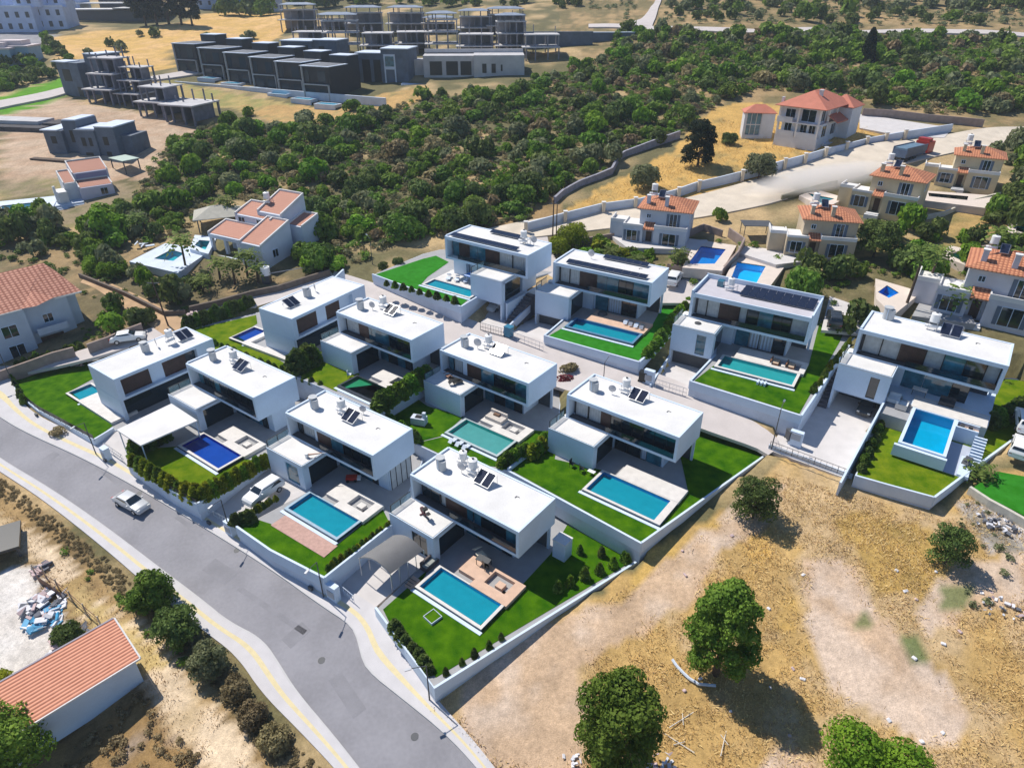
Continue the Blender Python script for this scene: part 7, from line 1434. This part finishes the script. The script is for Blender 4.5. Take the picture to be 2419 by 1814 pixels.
def bin_(p, m, label, s=1.): v = tag(empty('wheelie_bin', p, R(rnd.random()*90), s), label, 'bin', 'bins by the gates'); mb = MB(); mb.prism([(-.3,-.35),(.3,-.35),(.3,.35),(-.3,.35)], 1.0, .08); mb.build('body', m, v); B('lid', m, v, (-.33,.33,-.4,.38,1.001,1.07)); MB().tube((-.3,.34,.1),(.3,.34,.1),.1,n=8).build('wheel', TYRE, v); return v
bin_(G(1202,795), mat('bin_blue', (.02,.18,.30), .5), 'blue bin between the two upper garage yards', 1.5); bin_(G(1518,900), BLACK, 'black bin beside the pale gate pillar', 1.3); bin_(G(1864,1038), DKGREY, 'dark bin beside the white gate pillar of the long drive', 1.2)
# street lamps and poles
def lamp(p, h, rz, label, arm=1.2):
    v = tag(empty('street_lamp', p, rz), label, 'street lamp', 'street lamps'); MB().tube((0,0,-.2),(0,0,h),.07,.045,n=8).build('pole', DKGREY, v); MB().tube((0,0,h),(arm,0,h+.25),.035,n=6).build('arm', DKGREY, v); B('lamp_head', STEEL, v, (arm-.05,arm+.5,-.1,.1,h+.2,h+.28)); return v
lamp(G(765,1412), 4.6, R(-110), 'street lamp on the pavement beside the arched carport entrance')
lamp(G(1015,1655), 4.4, R(-160), 'street lamp at the corner wall of the nearest lawn')
lamp(G(545,1262), 4.6, R(-110), 'street lamp before the drive with the white car')
lamp(G(228,1075), 4.6, R(-110), 'street lamp before the white carport')
lamp(G(30,905), 4.6, R(-150), 'street lamp at the curved corner of the left lawn')
lamp(G(1822,1062), 5.4, R(60), 'thin street lamp where the lane meets the long white drive')
lamp(G(1425,905), 3.0, R(60), 'short lamp post beside the lane')
lamp(G(880,625), 4.5, R(120), 'pale lamp beside the lane left of the topmost villa')
for (x, y, h, lab) in ((398,770,7.5,'leaning brown utility pole at the end of the dirt path'), (1305,575,7.5,'dark double utility pole behind the topmost villas')):
    p = G(x, y); v = tag(empty('utility_pole', p), lab, 'utility pole'); MB().tube((0,0,-.3),(-.5 if x < 500 else 0,0,h),.13,.09,n=8).build('pole', mat('pole_brown', (.08,.05,.035), .9), v); B('crossarm', DKGREY, v, (-1.3 if x < 500 else -.8,.4 if x < 500 else .8,-.05,.05,h-.7,h-.55))
    if x > 500: MB().tube((.6,0,-.3),(.6,0,h*.9),.1,.08,n=8).build('pole', MATS['pole_brown'], v)
# pavement manholes / drain covers
for i, (x, y) in enumerate(((88,985),(250,1092),(495,1240),(735,1372),(1000,1560),(735,1395))):
    v = tag(empty('meter_cabinet', G(x, y, .17), R(-35)), 'small dark meter box on the pavement, ' + ['by the curved corner wall','before the white carport','before the hedge corner','before the pink patio wall','before the corner bed','by the carport lamp'][i], 'box', 'small boxes on the pavement'); B('box', DKGREY, v, (-.25,.25,-.12,.12,0,.35))
# left yard: fence, debris
v = tag(empty('wire_fence', G(85,1358)), 'rusty post and board fence along the dirt track above the red-roofed house', 'fence'); o = v.location; pts = [G(x, y)-o for x, y in ((85,1358),(120,1400),(155,1432),(172,1420),(205,1452),(240,1482))]
for p in (G(85,1358),G(108,1362),G(140,1392),G(172,1420),(G(205,1450)),G(240,1480)): MB().tube(p-o, p-o+Vector((0,0,1.4)), .07, n=6).build('post', mat('post_cream', (.50,.42,.33), .9), v)
mb = MB(); pr_ = None
for p in (G(85,1358),G(140,1392),G(172,1420),G(205,1450),G(240,1480)):
    if pr_ is not None: mb.tube(pr_-o+Vector((0,0,1.1)), p-o+Vector((0,0,1.1)), .03, n=5).tube(pr_-o+Vector((0,0,.5)), p-o+Vector((0,0,.5)), .02, n=5)
    pr_ = p
mb.build('rail', mat('rail_rust', (.16,.08,.06), .8), v)
mb = MB(); A, Bq = G(92,1375)-o, G(150,1415)-o; d = (Bq-A); mb.add([A, Bq, Bq+Vector((0,0,.9)), A+Vector((0,0,1.0))], [(0,1,2,3)]); mb.build('board', mat('board_brown', (.22,.12,.08), .9, .3, 2.), v)
PC = [mat('debris_white', (.70,.70,.74), .7, .1, 3.), mat('debris_blue', (.04,.28,.50), .6, .2, 2.), mat('debris_grey', (.12,.13,.16), .8, .2, 3.), mat('debris_pink', (.55,.42,.42), .8)]
def debris(c, rad, n, ks, label, hz=.9, szm=1.):
    v = MB()
    for m_ in PC: v.use(m_)
    for i in range(n):
        a = rs.rand()*6.28; q = rad*rs.rand()**.6; v.use(PC[ks[int(rs.rand()*len(ks))]]); v.obox((q*math.cos(a), q*math.sin(a), .1+hz*(1-q/rad)*rs.rand()), ((.3+.9*rs.rand())*szm,(.2+.5*rs.rand())*szm,.05+.14*rs.rand()), rs.rand()*6, rs.normal()*.35)
    o = v.build('debris_pile', None); o.location = c; return tag(o, label, 'debris', 'debris heaps')
debris(GH(105,1425), 1.9, 70, [0,0,2,3], 'heap of white and grey sheets in the pale yard')
debris(GH(108,1462), 1.6, 45, [1,1,0], 'heap of blue tarpaulin pieces below the white sheets')
debris(GH(165,1508), 1.6, 50, [0,2,2,3], 'heap of grey white scrap against the red-roofed house')
debris(GH(100,1345)+Vector((0,0,0)), .9, 14, [2,3], 'small heap of dark boards by the fence corner', .5)
debris(GH(1568,1810), 1.2, 22, [0,3,0], 'white and yellowish rubbish at the bottom centre of the lot', .3, .5)
debris(GH(1350,1800), .8, 10, [0], 'white scraps at the bottom of the lot left of the tree', .3, .4)
debris(GH(2350,1230), 2.0, 45, [2,0,2], 'grey stone rubble below the pale edging wall', .5, .5)
debris(GH(2380,1440), 2.4, 40, [0,3,2], 'scattered rubble near the right edge of the lot', .25, .4)
debris(GH(180,835), 1.4, 25, [0,0,3], 'white scrap pile against the brown wall by the lane', .9)
debris(GH(460,745), 1.2, 16, [0,3], 'white rubbish at the end of the dirt path', .7, .7)
wd = mat('bleached_wood', (.66,.62,.55), .8)
for (x, y, rz, l_) in ((1612,1700,28,'long bleached plank crossed by a short one in the lot'), (1602,1755,-40,'short bleached branch below the crossed planks'), (1712,1750,62,'bleached forked branch in the tree shadow edge')):
    v = tag(empty('plank', GH(x, y), R(rz)), l_, 'plank', 'bleached wood in the lot'); MB().tube((-1.3,0,.1),(1.3,.1,.12),.04,n=5).tube((-.2,-.35,.1),(.35,.4,.16),.035,n=5).build('wood', wd, v)
for i in range(26):
    px = 1560+rs.rand()*820; py = 1260+rs.rand()*520
    o = MB(); 
    for q in range(1): o.obox((0,0,.05), (.2+.3*rs.rand(),.18+.2*rs.rand(),.18), rs.rand()*6, .3)
    o = o.build('stone', PC[0] if i % 3 else PC[3]); bm = bmesh.new(); bm.from_mesh(o.data); bmesh.ops.bevel(bm, geom=bm.edges[:], offset=.05, segments=1, affect='EDGES'); bm.to_mesh(o.data); bm.free(); o.location = GH(px, py); tag(o, 'pale stone lying in the dry grass of the lot', 'stone', 'pale stones in the lot')
v = tag(empty('curved_kerb', GH(1590,1590)), 'white curved kerb at the foot of the tall tree in the lot', 'kerb'); o = v.location; mb = MB(); pr_ = None
for x, y in ((1588,1560),(1598,1575),(1612,1590),(1628,1605),(1650,1618),(1690,1622)):
    p = GH(x, y)-o+Vector((0,0,.2))
    if pr_ is not None: mb.tube(pr_, p, .13, n=6)
    pr_ = p
mb.build('kerb', WALLW_SHADE, v)
v = tag(empty('kennel', LW('7', 14.4, 4.6, 0), Rz('7')), 'blue white utility block under the rear corner of the nearest villa', 'utility block'); B('body', WHITE_SHADE, v, (-.1,1.3,0,1.3,0,2.2)); B('top', ROOFW, v, (-.15,1.35,-.05,1.35,2.201,2.3))
v = tag(empty('pergola', G(1782,560), R(-5)), 'dark flat pergola behind the dark blue pool', 'pergola'); B('roof', DKGREY, v, (-2.4,2.4,-1.6,1.6,2.3,2.4))
for x in (-2.2,2.1):
    for y in (-1.5,1.4): B('post', DKGREY, v, (x,x+.1,y,y+.1,-.6,2.3))
for i, (x, y) in enumerate(((345,590),(330,585))): lounger(G(x,y,.3), R(30), WALLW_SHADE, 'white lounger left of the angular turquoise pool, ' + ('right','left')[i] + ' one', 1.2)
v = tag(empty('round_tank', G(632,668,1.4), 0), 'white round water tank raised behind the blue-ended villa', 'tank'); MB().tube((0,0,0),(0,0,1.3),.75,n=18).build('tank', LAMW, v); MB().tube((0,0,1.3),(0,0,1.42),.3,n=12).build('lid', LAMW, v); B('stand', DKGREY, v, (-.6,.6,-.6,.6,-1.4,-.001)); MB().tube((.6,0,.2),(5.5,2.0,.4),.06,n=6).build('pipe', STEEL, v)

# patches and covers in the street, thin slabs 4 mm proud of the asphalt
for i, (x, y, w_, l_, rz) in enumerate(((520,1350,1.6,3.4,-32),(260,1120,1.0,5.2,-36),(700,1500,2.2,1.4,-40),(820,1640,1.2,4.2,-50),(120,1080,1.6,1.2,-30),(640,1440,.5,9.0,-33),(430,1230,.45,7.0,-35))):
    p = G(x, y); mb = MB(); a = R(rz); q = []
    for dx, dy in ((-l_/2,-w_/2),(l_/2,-w_/2),(l_/2,w_/2),(-l_/2,w_/2)): q.append((p.x+dx*math.cos(a)-dy*math.sin(a), p.y+dx*math.sin(a)+dy*math.cos(a)))
    mb.prism(q, [plane(*k)+.036 for k in q], [plane(*k)+.01 for k in q]); o = mb.build('road_patch', mat('asphalt_patch', (.252,.248,.27), .9, .12, .6)); o['kind'] = 'structure'
for i, (x, y) in enumerate(((560,1300),(330,1165),(760,1560),(980,1740))):
    p = G(x, y, .04); o = MB().tube((0,0,-.02),(0,0,.004),.32,n=20).build('manhole_cover', DKGREY); o.location = p; o.rotation_euler = (R(7.7), 0, 0); tag(o, 'round dark manhole cover in the street', 'manhole cover', 'manhole covers')
# ------------------------------------------------------------------ air between the lens and the far slope
hz = bpy.data.materials.new('haze'); hz.use_nodes = True; n = hz.node_tree; n.nodes.clear(); o_ = n.nodes.new('ShaderNodeOutputMaterial'); pvn = n.nodes.new('ShaderNodeVolumePrincipled')
pvn.inputs['Color'].default_value = (.72,.84,1,1); pvn.inputs['Density'].default_value = .00020; pvn.inputs['Anisotropy'].default_value = .2
n.links.new(pvn.outputs[0], o_.inputs['Volume'])
mb = MB(); mb.box(-720, 720, -80, 920, -40, 190); h = mb.build('haze', hz); h['kind'] = 'stuff'; h['label'] = 'thin bluish air over the whole hillside'; h['category'] = 'haze'
# ------------------------------------------------------------------ things that read alike: say which, counted from the left
def ordn(i): return {1:'1st',2:'2nd',3:'3rd'}.get(i, f'{i}th') if not (i % 10 in (1,2,3) and i > 20) else f"{i}{ {1:'st',2:'nd',3:'rd'}[i % 10] }"
same = {}
for o in list(COL.objects):
    if o.parent is None and o.get('label') and not o.get('kind'): same.setdefault(o['label'], []).append(o)
for lb, os_ in same.items():
    if len(os_) < 2: continue
    def sx(o):
        p = o.location; d = p.y*cp-(p.z-ZC)*sp; return p.x/d
    os_.sort(key=sx); n_ = len(os_)
    for i, o in enumerate(os_):
        o['label'] = lb+(', leftmost' if i == 0 else ', rightmost' if i == n_-1 else f', {ordn(i+1)} from left')
